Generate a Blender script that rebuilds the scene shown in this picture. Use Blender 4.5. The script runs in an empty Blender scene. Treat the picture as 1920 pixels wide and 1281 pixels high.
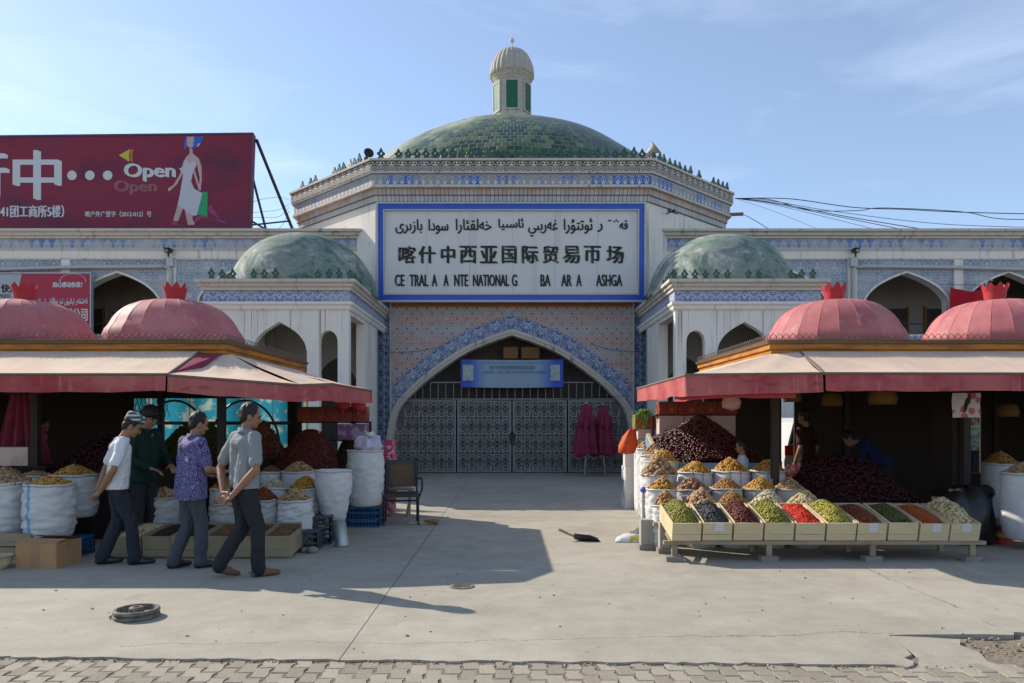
import bpy, bmesh, math, random
from mathutils import Vector, Matrix, noise
from mathutils.geometry import tessellate_polygon
R = math.radians
SC = bpy.context.scene
COL = SC.collection
rnd = random.Random(7)

# ------------------------------------------------------------------ camera, sky, sun, exposure
F, H, HY = 1400.0, 1.57, 785.0          # focal length in photo pixels, eye height, horizon row
cam_d = bpy.data.cameras.new('camera'); cam = bpy.data.objects.new('camera', cam_d); COL.objects.link(cam)
cam.location = (0, 0, H); cam.rotation_euler = (R(90), 0, 0)
cam_d.sensor_width = 36; cam_d.lens = F / 1920 * 36
cam_d.shift_y = (HY - 640.5) / 1920
cam_d.clip_end = 2000; cam_d.clip_start = 0.05
SC.camera = cam
SUN = Vector((-2.35, 1.44, 1.78)).normalized()
EL = math.asin(SUN.z); AZ = math.atan2(SUN.x, SUN.y)
world = bpy.data.worlds.new('World'); SC.world = world; world.use_nodes = True
wn = world.node_tree; wn.nodes.clear()
w_out = wn.nodes.new('ShaderNodeOutputWorld'); w_bg = wn.nodes.new('ShaderNodeBackground')
w_sky = wn.nodes.new('ShaderNodeTexSky'); w_sky.sky_type = 'NISHITA'; w_sky.sun_disc = False
w_sky.sun_elevation = EL; w_sky.sun_rotation = AZ
w_sky.air_density = 1.0; w_sky.dust_density = 0.8; w_sky.ozone_density = 2.6; w_sky.altitude = 1200
# thin cirrus mixed into the sky colour
w_tc = wn.nodes.new('ShaderNodeTexCoord'); w_mp = wn.nodes.new('ShaderNodeMapping')
w_mp.inputs['Scale'].default_value = (2.2, 1.2, 9.0); w_mp.inputs['Rotation'].default_value = (0.1, 0.55, 0.3)
w_nz = wn.nodes.new('ShaderNodeTexNoise'); w_nz.inputs['Scale'].default_value = 1.3; w_nz.inputs['Detail'].default_value = 7
w_nz.inputs['Roughness'].default_value = 0.55; w_nz.inputs['Distortion'].default_value = 0.6
w_rm = wn.nodes.new('ShaderNodeValToRGB'); w_rm.color_ramp.elements[0].position = 0.5; w_rm.color_ramp.elements[1].position = 0.85
w_rm.color_ramp.elements[0].color = (0.10, 0.10, 0.10, 1); w_rm.color_ramp.elements[1].color = (0.30, 0.30, 0.30, 1)
w_mx = wn.nodes.new('ShaderNodeMix'); w_mx.data_type = 'RGBA'
w_mx.inputs['B'].default_value = (7.5, 8.2, 9.2, 1)
L = wn.links.new
L(w_tc.outputs['Generated'], w_mp.inputs['Vector']); L(w_mp.outputs[0], w_nz.inputs['Vector'])
L(w_nz.outputs['Fac'], w_rm.inputs[0]); L(w_rm.outputs['Color'], w_mx.inputs['Factor'])
L(w_sky.outputs[0], w_mx.inputs['A']); L(w_mx.outputs['Result'], w_bg.inputs['Color'])
w_bg.inputs['Strength'].default_value = 0.142
L(w_bg.outputs[0], w_out.inputs[0])
sun_d = bpy.data.lights.new('sun', 'SUN'); sun_o = bpy.data.objects.new('sun', sun_d); COL.objects.link(sun_o)
sun_d.energy = 4.75; sun_d.angle = R(0.5); sun_d.color = (1.0, 0.91, 0.77)
sun_o.rotation_euler = SUN.to_track_quat('Z', 'Y').to_euler()
SC.view_settings.view_transform = 'Standard'; SC.view_settings.look = 'None'
SC.view_settings.gamma = 1; SC.view_settings.exposure = 0.43; SC.view_settings.use_curve_mapping = False
SC.cycles.max_bounces = 6; SC.cycles.use_denoising = True
SC.cycles.caustics_reflective = False; SC.cycles.caustics_refractive = False

def P(x, y, d):                           # the point of the place seen at photo pixel (x, y), d metres away
    return Vector(((x - 960) * d / F, d, H + (HY - y) * d / F))
def gd(y): return H * F / (y - HY)        # distance of a ground point on photo row y

# ------------------------------------------------------------------ objects
def tag(o, label=None, cat=None, group=None, kind=None):
    if label: o['label'] = label
    if cat: o['category'] = cat
    if group: o['group'] = group
    if kind: o['kind'] = kind
    return o
def thing(name, label, cat, loc=(0, 0, 0), rz=0, group=None):
    o = bpy.data.objects.new(name, None); COL.objects.link(o); o.empty_display_size = .1
    o.location = loc; o.rotation_euler = (0, 0, rz)
    return tag(o, label, cat, group)
def copy_tree(o, parent=None):
    c = o.copy(); COL.objects.link(c)
    if parent: c.parent = parent
    for ch in list(o.children): copy_tree(ch, c)
    return c

class MB:
    def __init__(s): s.v = []; s.f = []; s.m = []; s.uv = []; s.mi = 0; s.off = Vector((0, 0, 0)); s.T = None
    def V(s, p):
        p = Vector(p)
        if s.T: p = s.T @ p
        s.v.append(p - s.off); return len(s.v) - 1
    def face(s, idx, uv=None): s.f.append(tuple(idx)); s.m.append(s.mi); s.uv.append(uv)
    def poly(s, pts, uv=None): s.face([s.V(p) for p in pts], uv)
    def box(s, a, b, M=None):
        x0, y0, z0 = a; x1, y1, z1 = b
        c = [(x0, y0, z0), (x1, y0, z0), (x1, y1, z0), (x0, y1, z0), (x0, y0, z1), (x1, y0, z1), (x1, y1, z1), (x0, y1, z1)]
        i = [s.V(M @ Vector(p) if M else p) for p in c]
        for q in ((0, 3, 2, 1), (4, 5, 6, 7), (0, 1, 5, 4), (1, 2, 6, 5), (2, 3, 7, 6), (3, 0, 4, 7)): s.face([i[k] for k in q])
    def bar(s, p, q, w, h, up=(0, 0, 1)):
        p = Vector(p); q = Vector(q); d = (q - p); ln = d.length; d.normalize()
        up = Vector(up)
        if abs(d.dot(up)) > .95: up = Vector((0, 1, 0))
        sx = d.cross(up).normalized(); sz = sx.cross(d)
        M = Matrix((sx, d, sz)).transposed().to_4x4(); M.translation = p
        s.box((-w / 2, 0, -h / 2), (w / 2, ln, h / 2), M)
    def tube(s, pts, r, n=6, cap=True):
        pts = [Vector(p) for p in pts]; rings = []
        rr = r if isinstance(r, (list, tuple)) else [r] * len(pts)
        ref = None
        for i, p in enumerate(pts):
            d = (pts[min(i + 1, len(pts) - 1)] - pts[max(i - 1, 0)]).normalized()
            if ref is None: ref = Vector((0, 0, 1)) if abs(d.z) < .9 else Vector((1, 0, 0))
            a = d.cross(ref).normalized(); b = d.cross(a).normalized(); ref = -b if False else ref
            if abs(d.dot(ref)) > .9: ref = Vector((1, 0, 0)) if abs(d.x) < .9 else Vector((0, 1, 0)); a = d.cross(ref).normalized(); b = d.cross(a)
            rings.append([s.V(p + (a * math.cos(t) + b * math.sin(t)) * rr[i]) for t in [2 * math.pi * k / n for k in range(n)]])
        for A, B in zip(rings, rings[1:]):
            for k in range(n): s.face((A[k], A[(k + 1) % n], B[(k + 1) % n], B[k]))
        if cap: s.face(rings[0][::-1]); s.face(rings[-1])
    def lathe(s, prof, c=(0, 0, 0), n=24, jit=None, uvs=None, flat_top=False):
        c = Vector(c); rings = []
        for (r, z) in prof:
            rings.append([s.V(c + Vector((r * math.cos(2 * math.pi * k / n), r * math.sin(2 * math.pi * k / n), z)) * 1.0 + (jit(r, z, 2 * math.pi * k / n) if jit else Vector())) for k in range(n)])
        ln = 0
        for j, (A, B) in enumerate(zip(rings, rings[1:])):
            l2 = ln + math.hypot(prof[j + 1][0] - prof[j][0], prof[j + 1][1] - prof[j][1])
            for k in range(n):
                u = None
                if uvs: u = ((k / n * uvs, ln), ((k + 1) / n * uvs, ln), ((k + 1) / n * uvs, l2), (k / n * uvs, l2))
                s.face((A[k], A[(k + 1) % n], B[(k + 1) % n], B[k]), u)
            ln = l2
        if prof[0][0] > 1e-4: s.face(rings[0][::-1])
        if prof[-1][0] > 1e-4: s.face(rings[-1])
    def shape(s, outer, holes, fn, depth, back=True, uv=None):
        """flat polygon with holes; fn maps (a, b, t) to a point, t runs 0..depth through the thickness"""
        loops = [[Vector((a, b, 0)) for a, b in lp] for lp in [outer] + holes]
        flat = [p for lp in loops for p in lp]
        tris = tessellate_polygon(loops)
        fi = [s.V(fn(p.x, p.y, 0)) for p in flat]; bi = [s.V(fn(p.x, p.y, depth)) for p in flat] if depth else None
        n0 = (Vector(fn(1, 0, 0)) - Vector(fn(0, 0, 0))).cross(Vector(fn(0, 1, 0)) - Vector(fn(0, 0, 0)))
        td = Vector(fn(0, 0, 1)) - Vector(fn(0, 0, 0))
        for t in tris:
            a, b, c = [flat[k] for k in t]
            cw = (b - a).cross(c - a).z
            t = t if (cw > 0) == (n0.dot(td) < 0) else (t[0], t[2], t[1])
            s.face([fi[k] for k in t], [(flat[k].x, flat[k].y) for k in t])
            if depth and back: s.face([bi[k] for k in (t[0], t[2], t[1])], [(flat[k].x, flat[k].y) for k in (t[0], t[2], t[1])])
        if depth:
            o = 0
            for lp in loops:
                n = len(lp)
                for k in range(n):
                    k2 = (k + 1) % n
                    s.face((fi[o + k], bi[o + k], bi[o + k2], fi[o + k2]), [(lp[k].x, lp[k].y), (lp[k].x, lp[k].y + .01), (lp[k2].x, lp[k2].y + .01), (lp[k2].x, lp[k2].y)])
                o += n
    def sweep(s, path, prof, closed=False, side=1, u0=0):
        """profile [(out, z)] swept along a plan path [(x, y)] with mitred corners; out is to the right of travel times side"""
        pts = [Vector((p[0], p[1])) for p in path]; n = len(pts); cols = []; us = []
        u = u0
        for i, p in enumerate(pts):
            a = pts[i - 1] if (i > 0 or closed) else None; b = pts[(i + 1) % n] if (i < n - 1 or closed) else None
            d1 = (p - a).normalized() if a is not None else (b - p).normalized(); d2 = (b - p).normalized() if b is not None else d1
            n1 = Vector((d1.y, -d1.x)) * side; n2 = Vector((d2.y, -d2.x)) * side
            m = (n1 + n2); m = m / max(m.dot(n1), .2)
            if i > 0: u += (p - pts[i - 1]).length
            us.append(u)
            cols.append([s.V((p.x + m.x * o, p.y + m.y * o, z)) for o, z in prof])
        rng = range(n) if closed else range(n - 1)
        vl = [0]
        for (o1, z1), (o2, z2) in zip(prof, prof[1:]): vl.append(vl[-1] + math.hypot(o2 - o1, z2 - z1))
        for i in rng:
            A, B = cols[i], cols[(i + 1) % n]; ua = us[i]; ub = us[i + 1] if i + 1 < n else u + (pts[0] - pts[-1]).length
            for k in range(len(prof) - 1):
                q = (A[k], B[k], B[k + 1], A[k + 1]); uv = [(ua, prof[k][1]), (ub, prof[k][1]), (ub, prof[k + 1][1]), (ua, prof[k + 1][1])]
                if side < 0: q = q[::-1]; uv = uv[::-1]
                s.face(q, uv)
        if not closed:
            s.face(cols[0] if side > 0 else cols[0][::-1]); s.face(cols[-1][::-1] if side > 0 else cols[-1])
    def text(s, body, x0, x1, z0, z1, fn, depth=.01, bold=0.0):
        """lettering fitted into the box x0..x1, z0..z1; fn maps (a, b, t) to a point, t > 0 towards the viewer"""
        for k in range(3 if bold else 1):
            V_, F_ = glyphs(body)
            xs = [v.x for v in V_]; ys = [v.y for v in V_]
            ax, bx, ay, by = min(xs), max(xs), min(ys), max(ys)
            sx = (x1 - x0) / max(bx - ax, 1e-6); sz = (z1 - z0) / max(by - ay, 1e-6)
            dx = (0, -bold, bold)[k]; dz = (0, bold * .4, -bold * .4)[k]
            base = len(s.v)
            for v in V_:
                t = (depth + .0006 * k) if v.z > 0 else 0
                s.V(fn(x0 + (v.x - ax) * sx + dx, z0 + (v.y - ay) * sz + dz, t))
            for f in F_: s.face([base + i for i in f])
    def blob(s, c, r, M=None, n=6, m=4):
        c = Vector(c); r = Vector(r) if not isinstance(r, (int, float)) else Vector((r, r, r))
        top = None; rings = []
        def tr(p):
            p = Vector((p[0] * r.x, p[1] * r.y, p[2] * r.z))
            return c + (M @ p if M else p)
        b = s.V(tr((0, 0, -1)))
        for j in range(1, m):
            t = math.pi * j / m - math.pi / 2
            rings.append([s.V(tr((math.cos(t) * math.cos(2 * math.pi * k / n), math.cos(t) * math.sin(2 * math.pi * k / n), math.sin(t)))) for k in range(n)])
        e = s.V(tr((0, 0, 1)))
        for k in range(n): s.face((b, rings[0][(k + 1) % n], rings[0][k])); s.face((e, rings[-1][k], rings[-1][(k + 1) % n]))
        for A, B in zip(rings, rings[1:]):
            for k in range(n): s.face((A[k], A[(k + 1) % n], B[(k + 1) % n], B[k]))
    def mesh(s, name, mats, smooth=False):
        me = bpy.data.meshes.new(name); me.from_pydata([tuple(v) for v in s.v], [], s.f)
        for m in (mats if isinstance(mats, (list, tuple)) else [mats]): me.materials.append(m)
        if any(s.m): me.polygons.foreach_set('material_index', s.m)
        if any(u for u in s.uv):
            ul = me.uv_layers.new(name='UVMap'); flat = []
            for f, u in zip(s.f, s.uv):
                for k in range(len(f)): flat.extend(u[k] if u else (0, 0))
            ul.data.foreach_set('uv', flat)
        if smooth is True: me.polygons.foreach_set('use_smooth', [True] * len(me.polygons))
        me.update(); me.validate()
        if smooth and smooth is not True: me.polygons.foreach_set('use_smooth', [True] * len(me.polygons)); me.set_sharp_from_angle(angle=R(smooth))
        return me
    def build(s, name, mats, parent=None, smooth=False, loc=None):
        o = bpy.data.objects.new(name, s.mesh(name, mats, smooth)); COL.objects.link(o)
        if parent: o.parent = parent
        if loc is not None: o.location = loc
        return o

_gl = {}
def glyphs(body):
    if body in _gl: return _gl[body]
    c = bpy.data.curves.new('t', 'FONT'); c.body = body; c.size = 1; c.extrude = .5; c.resolution_u = 3
    o = bpy.data.objects.new('t', c); COL.objects.link(o)
    me = o.to_mesh(); V_ = [v.co.copy() for v in me.vertices]; F_ = [tuple(p.vertices) for p in me.polygons]
    o.to_mesh_clear(); bpy.data.objects.remove(o); bpy.data.curves.remove(c)
    _gl[body] = (V_, F_); return V_, F_

AR = {'ا': 'ﺍﺎ', 'د': 'ﺩﺪ', 'ر': 'ﺭﺮ', 'ز': 'ﺯﺰ', 'و': 'ﻭﻮ', 'ۇ': '\uFBD7\uFBD8', 'ە': 'ﻩﻪ', 'ب': 'ﺏﺐﺑﺒ', 'ت': 'ﺕﺖﺗﺘ', 'س': 'ﺱﺲﺳﺴ', 'ش': 'ﺵﺶﺷﺸ',
      'غ': 'ﻍﻎﻏﻐ', 'ق': 'ﻕﻖﻗﻘ', 'ل': 'ﻝﻞﻟﻠ', 'خ': 'ﺥﺦﺧﺨ', 'ي': 'ﻱﻲﻳﻴ', 'ى': 'ﻯﻰ\uFBE8\uFBE9', 'ئ': 'ﺉﺊﺋﺌ', 'ن': 'ﻥﻦﻧﻨ', 'م': 'ﻡﻢﻣﻤ'}
def arabic(w):
    out = []; pj = False
    for i, ch in enumerate(w):
        f = AR.get(ch)
        if not f: out.append(ch); pj = False; continue
        nj = len(f) == 4 and i + 1 < len(w) and w[i + 1] in AR
        out.append(f[3 if (pj and nj) else 1 if pj else 2 if nj else 0]); pj = nj
    return ''.join(reversed(out))

# ------------------------------------------------------------------ materials
class S:                                   # a float socket with arithmetic
    def __init__(s, b, k): s.b = b; s.k = k
    def __add__(s, o): return s.b.m('ADD', s, o)
    def __radd__(s, o): return s.b.m('ADD', o, s)
    def __sub__(s, o): return s.b.m('SUBTRACT', s, o)
    def __rsub__(s, o): return s.b.m('SUBTRACT', o, s)
    def __mul__(s, o): return s.b.m('MULTIPLY', s, o)
    def __rmul__(s, o): return s.b.m('MULTIPLY', o, s)
    def __truediv__(s, o): return s.b.m('DIVIDE', s, o)
    def __lt__(s, o): return s.b.m('LESS_THAN', s, o)
    def __gt__(s, o): return s.b.m('GREATER_THAN', s, o)
    def __neg__(s): return s.b.m('MULTIPLY', s, -1)
    def fract(s): return s.b.m('FRACT', s)
    def floor(s): return s.b.m('FLOOR', s)
    def abs(s): return s.b.m('ABSOLUTE', s)
    def sin(s): return s.b.m('SINE', s)
    def cos(s): return s.b.m('COSINE', s)
    def sqrt(s): return s.b.m('SQRT', s)
    def min(s, o): return s.b.m('MINIMUM', s, o)
    def max(s, o): return s.b.m('MAXIMUM', s, o)
    def mod(s, o): return s.b.m('FLOORED_MODULO', s, o)
    def atan2(s, o): return s.b.m('ARCTAN2', s, o)
    def step(s, a, c):                     # smooth step from a to c
        n = s.b.nt.nodes.new('ShaderNodeMapRange'); n.interpolation_type = 'SMOOTHSTEP'
        s.b.put(n.inputs[0], s); n.inputs[1].default_value = a; n.inputs[2].default_value = c
        return S(s.b, n.outputs[0])
class B:
    def __init__(s, nt): s.nt = nt; s._tc = None
    def put(s, inp, v):
        if isinstance(v, S): s.nt.links.new(v.k, inp)
        elif isinstance(v, bpy.types.NodeSocket): s.nt.links.new(v, inp)
        elif isinstance(v, (tuple, list)):
            inp.default_value = tuple(v) + (1,) if len(inp.default_value) == 4 and len(v) == 3 else tuple(v)
        else: inp.default_value = v
    def m(s, op, *a):
        n = s.nt.nodes.new('ShaderNodeMath'); n.operation = op
        for i, v in enumerate(a): s.put(n.inputs[i], v)
        return S(s, n.outputs[0])
    def tc(s, w='Object'):
        if not s._tc: s._tc = s.nt.nodes.new('ShaderNodeTexCoord')
        return s._tc.outputs[w]
    def xyz(s, v=None):
        n = s.nt.nodes.new('ShaderNodeSeparateXYZ'); s.put(n.inputs[0], v or s.tc()); return [S(s, k) for k in n.outputs]
    def comb(s, x, y, z=0.0):
        n = s.nt.nodes.new('ShaderNodeCombineXYZ')
        for i, v in enumerate((x, y, z)): s.put(n.inputs[i], v)
        return n.outputs[0]
    def scale(s, v, sc):
        n = s.nt.nodes.new('ShaderNodeMapping'); s.put(n.inputs[0], v or s.tc()); n.inputs['Scale'].default_value = sc; return n.outputs[0]
    def noise(s, v=None, scale=5, detail=4, rough=.55, dist=0):
        n = s.nt.nodes.new('ShaderNodeTexNoise'); s.put(n.inputs['Vector'], v or s.tc())
        n.inputs['Scale'].default_value = scale; n.inputs['Detail'].default_value = detail; n.inputs['Roughness'].default_value = rough; n.inputs['Distortion'].default_value = dist
        return S(s, n.outputs['Fac'])
    def vor(s, v=None, scale=5, feature='F1', rnd_=1.0):
        n = s.nt.nodes.new('ShaderNodeTexVoronoi'); s.put(n.inputs['Vector'], v or s.tc()); n.feature = feature
        n.inputs['Scale'].default_value = scale; n.inputs['Randomness'].default_value = rnd_
        return S(s, n.outputs['Distance'])
    def white(s, v):
        n = s.nt.nodes.new('ShaderNodeTexWhiteNoise'); s.put(n.inputs['Vector'], v); return S(s, n.outputs['Value'])
    def island(s):
        n = s.nt.nodes.new('ShaderNodeNewGeometry'); return S(s, n.outputs['Random Per Island'])
    def mix(s, f, a, b):
        n = s.nt.nodes.new('ShaderNodeMix'); n.data_type = 'RGBA'; n.clamp_factor = True
        s.put(n.inputs['Factor'], f); s.put(n.inputs['A'], a); s.put(n.inputs['B'], b); return n.outputs['Result']
    def mul(s, c, f):
        n = s.nt.nodes.new('ShaderNodeMix'); n.data_type = 'RGBA'; n.blend_type = 'MULTIPLY'; n.inputs['Factor'].default_value = 1
        s.put(n.inputs['A'], c); s.put(n.inputs['B'], s.comb(f, f, f)); return n.outputs['Result']
    def ramp(s, f, stops):
        n = s.nt.nodes.new('ShaderNodeValToRGB'); cr = n.color_ramp; s.put(n.inputs[0], f)
        while len(cr.elements) < len(stops): cr.elements.new(.5)
        for e, (p, c) in zip(cr.elements, stops): e.position = p; e.color = tuple(c) + (1,)
        return n.outputs[0]
def mat(name, fn, rough=.8, spec=.3, metal=0):
    m = bpy.data.materials.new(name); m.use_nodes = True; nt = m.node_tree; bs = nt.nodes['Principled BSDF']; b = B(nt)
    bs.inputs['Roughness'].default_value = rough; bs.inputs['Specular IOR Level'].default_value = spec; bs.inputs['Metallic'].default_value = metal
    r = fn(b)
    if not isinstance(r, dict): r = {'c': r}
    b.put(bs.inputs['Base Color'], r['c'])
    if 'rough' in r: b.put(bs.inputs['Roughness'], r['rough'])
    if 'bump' in r:
        n = nt.nodes.new('ShaderNodeBump'); n.inputs['Strength'].default_value = r.get('bs', .5); n.inputs['Distance'].default_value = r.get('bd', .01)
        b.put(n.inputs['Height'], r['bump']); nt.links.new(n.outputs[0], bs.inputs['Normal'])
    if r.get('sheen'): bs.inputs['Sheen Weight'].default_value = r['sheen']
    if r.get('sss'): bs.inputs['Subsurface Weight'].default_value = r['sss']; bs.inputs['Subsurface Radius'].default_value = (.01, .004, .002)
    if r.get('trans'):                     # thin translucent cloth
        tr = nt.nodes.new('ShaderNodeBsdfTranslucent'); b.put(tr.inputs[0], r['c']); ms = nt.nodes.new('ShaderNodeMixShader')
        ms.inputs[0].default_value = r['trans']; nt.links.new(bs.outputs[0], ms.inputs[1]); nt.links.new(tr.outputs[0], ms.inputs[2])
        nt.links.new(ms.outputs[0], nt.nodes['Material Output'].inputs[0])
    return m
def var(c, amt=.25, sc=6, det=5, bump=0, rough=None, detail2=60):
    """one colour with mottling"""
    def fn(b):
        n = b.noise(scale=sc, detail=det) * 2 - 1; n2 = b.noise(scale=detail2, detail=3) * 2 - 1
        r = {'c': b.mul(c, 1 + n * amt + n2 * (amt * .5))}
        if bump: r['bump'] = n2 + n; r['bs'] = bump
        if rough: r['rough'] = rough
        return r
    return fn
def plaster_fn(base, dirt=(0.20, 0.165, 0.125), stain=.5, streak=True):
    def fn(b):
        n = b.noise(scale=1.1, detail=7, rough=.62); n2 = b.noise(scale=14, detail=5)
        st = b.noise(b.scale(None, (7.0, 7.0, .35)), scale=1, detail=4, rough=.6)
        c = b.mul(base, .84 + n * .22 + n2 * .08)
        if streak: c = b.mix((st.step(.52, .70) * b.noise(scale=.8, detail=3).step(.32, .6)) * stain, c, dirt)
        c = b.mix(b.noise(scale=2.6, detail=8, rough=.7).step(.6, .74) * (stain * .7), c, dirt)
        return {'c': c, 'bump': n2 + n, 'bs': .35}
    return fn
M = {}
M['plaster'] = mat('white_plaster', plaster_fn((.78, .715, .64), stain=.5), .9)
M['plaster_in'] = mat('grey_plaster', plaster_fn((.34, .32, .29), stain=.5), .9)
M['stone'] = mat('weathered_stone', plaster_fn((.58, .52, .445), (.15, .12, .09), stain=.8), .9)
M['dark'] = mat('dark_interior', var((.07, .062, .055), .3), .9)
M['roof'] = mat('roof_screed', var((.22, .21, .19), .3), .95)

def scroll(b, u, v, per, lo, hi, fade, dens=1.0):
    """white arabesque scrolls on a coloured ground"""
    cu = (u / per); k = cu.fract() - .5; kk = k.abs()
    vec = b.comb(kk * per, v, 0)
    s9 = 5.2 / per
    wx = (b.noise(vec, scale=s9, detail=1) - .5) * (.5 * per); wy = (b.noise(b.comb(kk * per, v, 7.3), scale=s9, detail=1) - .5) * (.5 * per)
    vec = b.comb(kk * per + wx, v + wy, 0)
    f = b.vor(vec, scale=3.1 / per * dens, rnd_=.9) * 17 + b.noise(vec, scale=s9 * 2.2, detail=2) * 7
    w = f.sin().step(-.15, .5)
    blot = b.noise(scale=1.2, detail=5).step(.42, .66)
    c = b.mix(w, lo, hi)
    c = b.mix(blot * fade, c, hi)
    return c, w
def tile_scroll(lo, hi, per, fade=.5, dens=1.0):
    def fn(b):
        u, v, _ = b.xyz(b.tc('UV')); c, w = scroll(b, u, v, per, lo, hi, fade, dens)
        c = b.mul(c, .75 + b.noise(scale=3, detail=6) * .5)
        return {'c': c, 'bump': w, 'bs': .5, 'bd': .02, 'rough': .5}
    return fn
def porch_fn(b):                           # plaster with brown rain runs under the cornice
    base = plaster_fn((.78, .715, .64), stain=.4)(b); x, y, z = b.xyz()
    run = b.noise(b.scale(None, (17, 17, .12)), scale=1, detail=3, rough=.7).step(.56, .68); ln = b.noise(b.scale(None, (4, 4, .0)), scale=1, detail=2)
    m_ = run * (z + ln * 1.6 - .5).step(3.0, 4.1)
    base['c'] = b.mix(m_ * .75, base['c'], (.22, .155, .095)); return base
M['porch_plaster'] = mat('rain_streaked_plaster', porch_fn, .9)
M['blue_tile'] = mat('blue_scroll_tile', tile_scroll((.10, .18, .42), (.50, .50, .52), .42, .5, 1.7), .4)
M['blue_band'] = mat('blue_band_tile', tile_scroll((.06, .13, .33), (.47, .49, .53), .46, .22, 1.6), .35)
M['dark_band'] = mat('dark_blue_band_tile', tile_scroll((.035, .07, .18), (.24, .28, .35), .38, .10, 1.5), .35)
M['pale_tile'] = mat('pale_scroll_tile', tile_scroll((.22, .28, .40), (.54, .52, .50), .5, .5, 1.6), .5)

def star_tile(b):
    u, v, _ = b.xyz(b.tc('UV')); p = .285
    a = (u / p).fract() - .5; c_ = (v / p).fract() - .5
    a2 = (u / p + .5).fract() - .5; c2 = (v / p + .5).fract() - .5
    d1 = (a * a + c_ * c_).sqrt(); d2 = (a2 * a2 + c2 * c2).sqrt(); d = d1.min(d2)
    near = d1 < d2
    th = near * c_.atan2(a) + (1 - near) * c2.atan2(a2)
    dot = 1 - d.step(.09, .15); halo = 1 - d.step(.17, .21)
    dash = ((th * 8).cos().step(.1, .5)) * d.step(.22, .26) * (1 - d.step(.36, .40))
    grid = 1 - ((a.abs() - .5).abs().min((c_.abs() - .5).abs())).step(.02, .05)
    band = ((v * (2 * math.pi / .62) + b.noise(scale=1.5) * 2).sin()).step(.0, .6)
    ground = b.mix(band * .75, (.50, .455, .43), (.56, .33, .25))
    ground = b.mix(b.noise(scale=2, detail=6).step(.45, .7) * .4, ground, (.42, .40, .39))
    c = b.mix(dash * (.8 - band * .5), ground, (.14, .21, .30))
    c = b.mix(grid * .3, c, (.2, .24, .28))
    c = b.mix(halo, c, (.50, .41, .38)); c = b.mix(dot * b.noise(scale=2.2, detail=4).step(.36, .5) * .9, c, (.40, .11, .10))
    top = v.step(4.72, 4.76); c = b.mix(top, c, (.40, .16, .07))
    c = b.mul(c, .72 + b.noise(scale=5, detail=6) * .5)
    return {'c': c, 'bump': dot + dash, 'bs': .3, 'bd': .008}
M['star_tile'] = mat('salmon_star_tile', star_tile, .5)

def frieze(b):                            # pale lattice with patches of blue glaze left in it
    u, v, _ = b.xyz(b.tc('UV')); p = .20
    a = (u / p).fract() - .5; vv = (v - 8.17) / .33
    arch = ((a * a * 5 + (vv - .45) * (vv - .45) * 4).sqrt() - .62).abs()
    line = 1 - arch.step(.05, .14)
    stem = 1 - a.abs().step(.06, .11)
    cross = (1 - (vv - .28).abs().step(.04, .08)) * (1 - a.abs().step(.22, .3))
    rail = (vv < .08).max((vv > .86) * (vv < .93))
    relief = line.max(stem * (vv < .55)).max(cross).max(rail)
    blue = b.noise(b.scale(b.tc(), (1, 1, .3)), scale=1.5, detail=5, rough=.7).step(.47, .60).max(vv > .93)
    deep = b.mix(blue, (.34, .34, .345), (.07, .17, .50))
    c = b.mix(relief, deep, (.62, .60, .56)); c = b.mul(c, .75 + b.noise(scale=6, detail=6) * .45)
    return {'c': c, 'bump': relief, 'bs': .9, 'bd': .03}
M['frieze'] = mat('lattice_frieze', frieze, .7)
def fret(b):                              # carved scroll band
    u, v, _ = b.xyz(b.tc('UV')); p = .30
    a = ((u / p).fract() - .5).abs() * p
    vec = b.comb(a, v, 0)
    f = (b.vor(vec, scale=9, rnd_=.8) * 18 + b.noise(vec, scale=10, detail=2) * 4).sin().step(-.15, .35)
    c = b.mix(f, (.10, .092, .085), (.60, .56, .49)); c = b.mul(c, .75 + b.noise(scale=6, detail=6) * .45)
    c = b.mix(b.noise(scale=1.1, detail=5).step(.62, .68) * (1 - f) * .7, c, (.05, .09, .30))
    return {'c': c, 'bump': f, 'bs': .9, 'bd': .03}
M['fret'] = mat('carved_scroll_band', fret, .8)
def scallop(pink, z0, z1, arched):
    def fn(b):
        u, v, _ = b.xyz(b.tc('UV')); p = .117; k = (v - z0) / (z1 - z0)
        a = ((u / p).fract() - .5).abs()
        ed = a.step(.42, .46)
        if arched: ed = ed.max(((a * a * 4 + (k - .28).min(0.0) * (k - .28).min(0.0) * 10).sqrt()).step(.92, .98))
        ed = ed.max(1 - k.step(.02, .07))
        rc = b.white(b.comb((u / p).floor(), 0, 0))
        c = b.mix(b.noise(scale=2.5, detail=5).step(.35, .65), pink, (.54, .50, .46)); c = b.mul(c, .82 + rc * .22)
        c = b.mix(ed, c, (.10, .11, .13))
        return {'c': c, 'bump': 1 - ed, 'bs': .8, 'bd': .015}
    return fn
M['scallop_pink'] = mat('pink_scallop_tile', scallop((.55, .36, .28), 7.92, 8.11, False), .6)
M['scallop_white'] = mat('white_scallop_tile', scallop((.56, .53, .48), 7.74, 7.92, True), .6)
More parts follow.
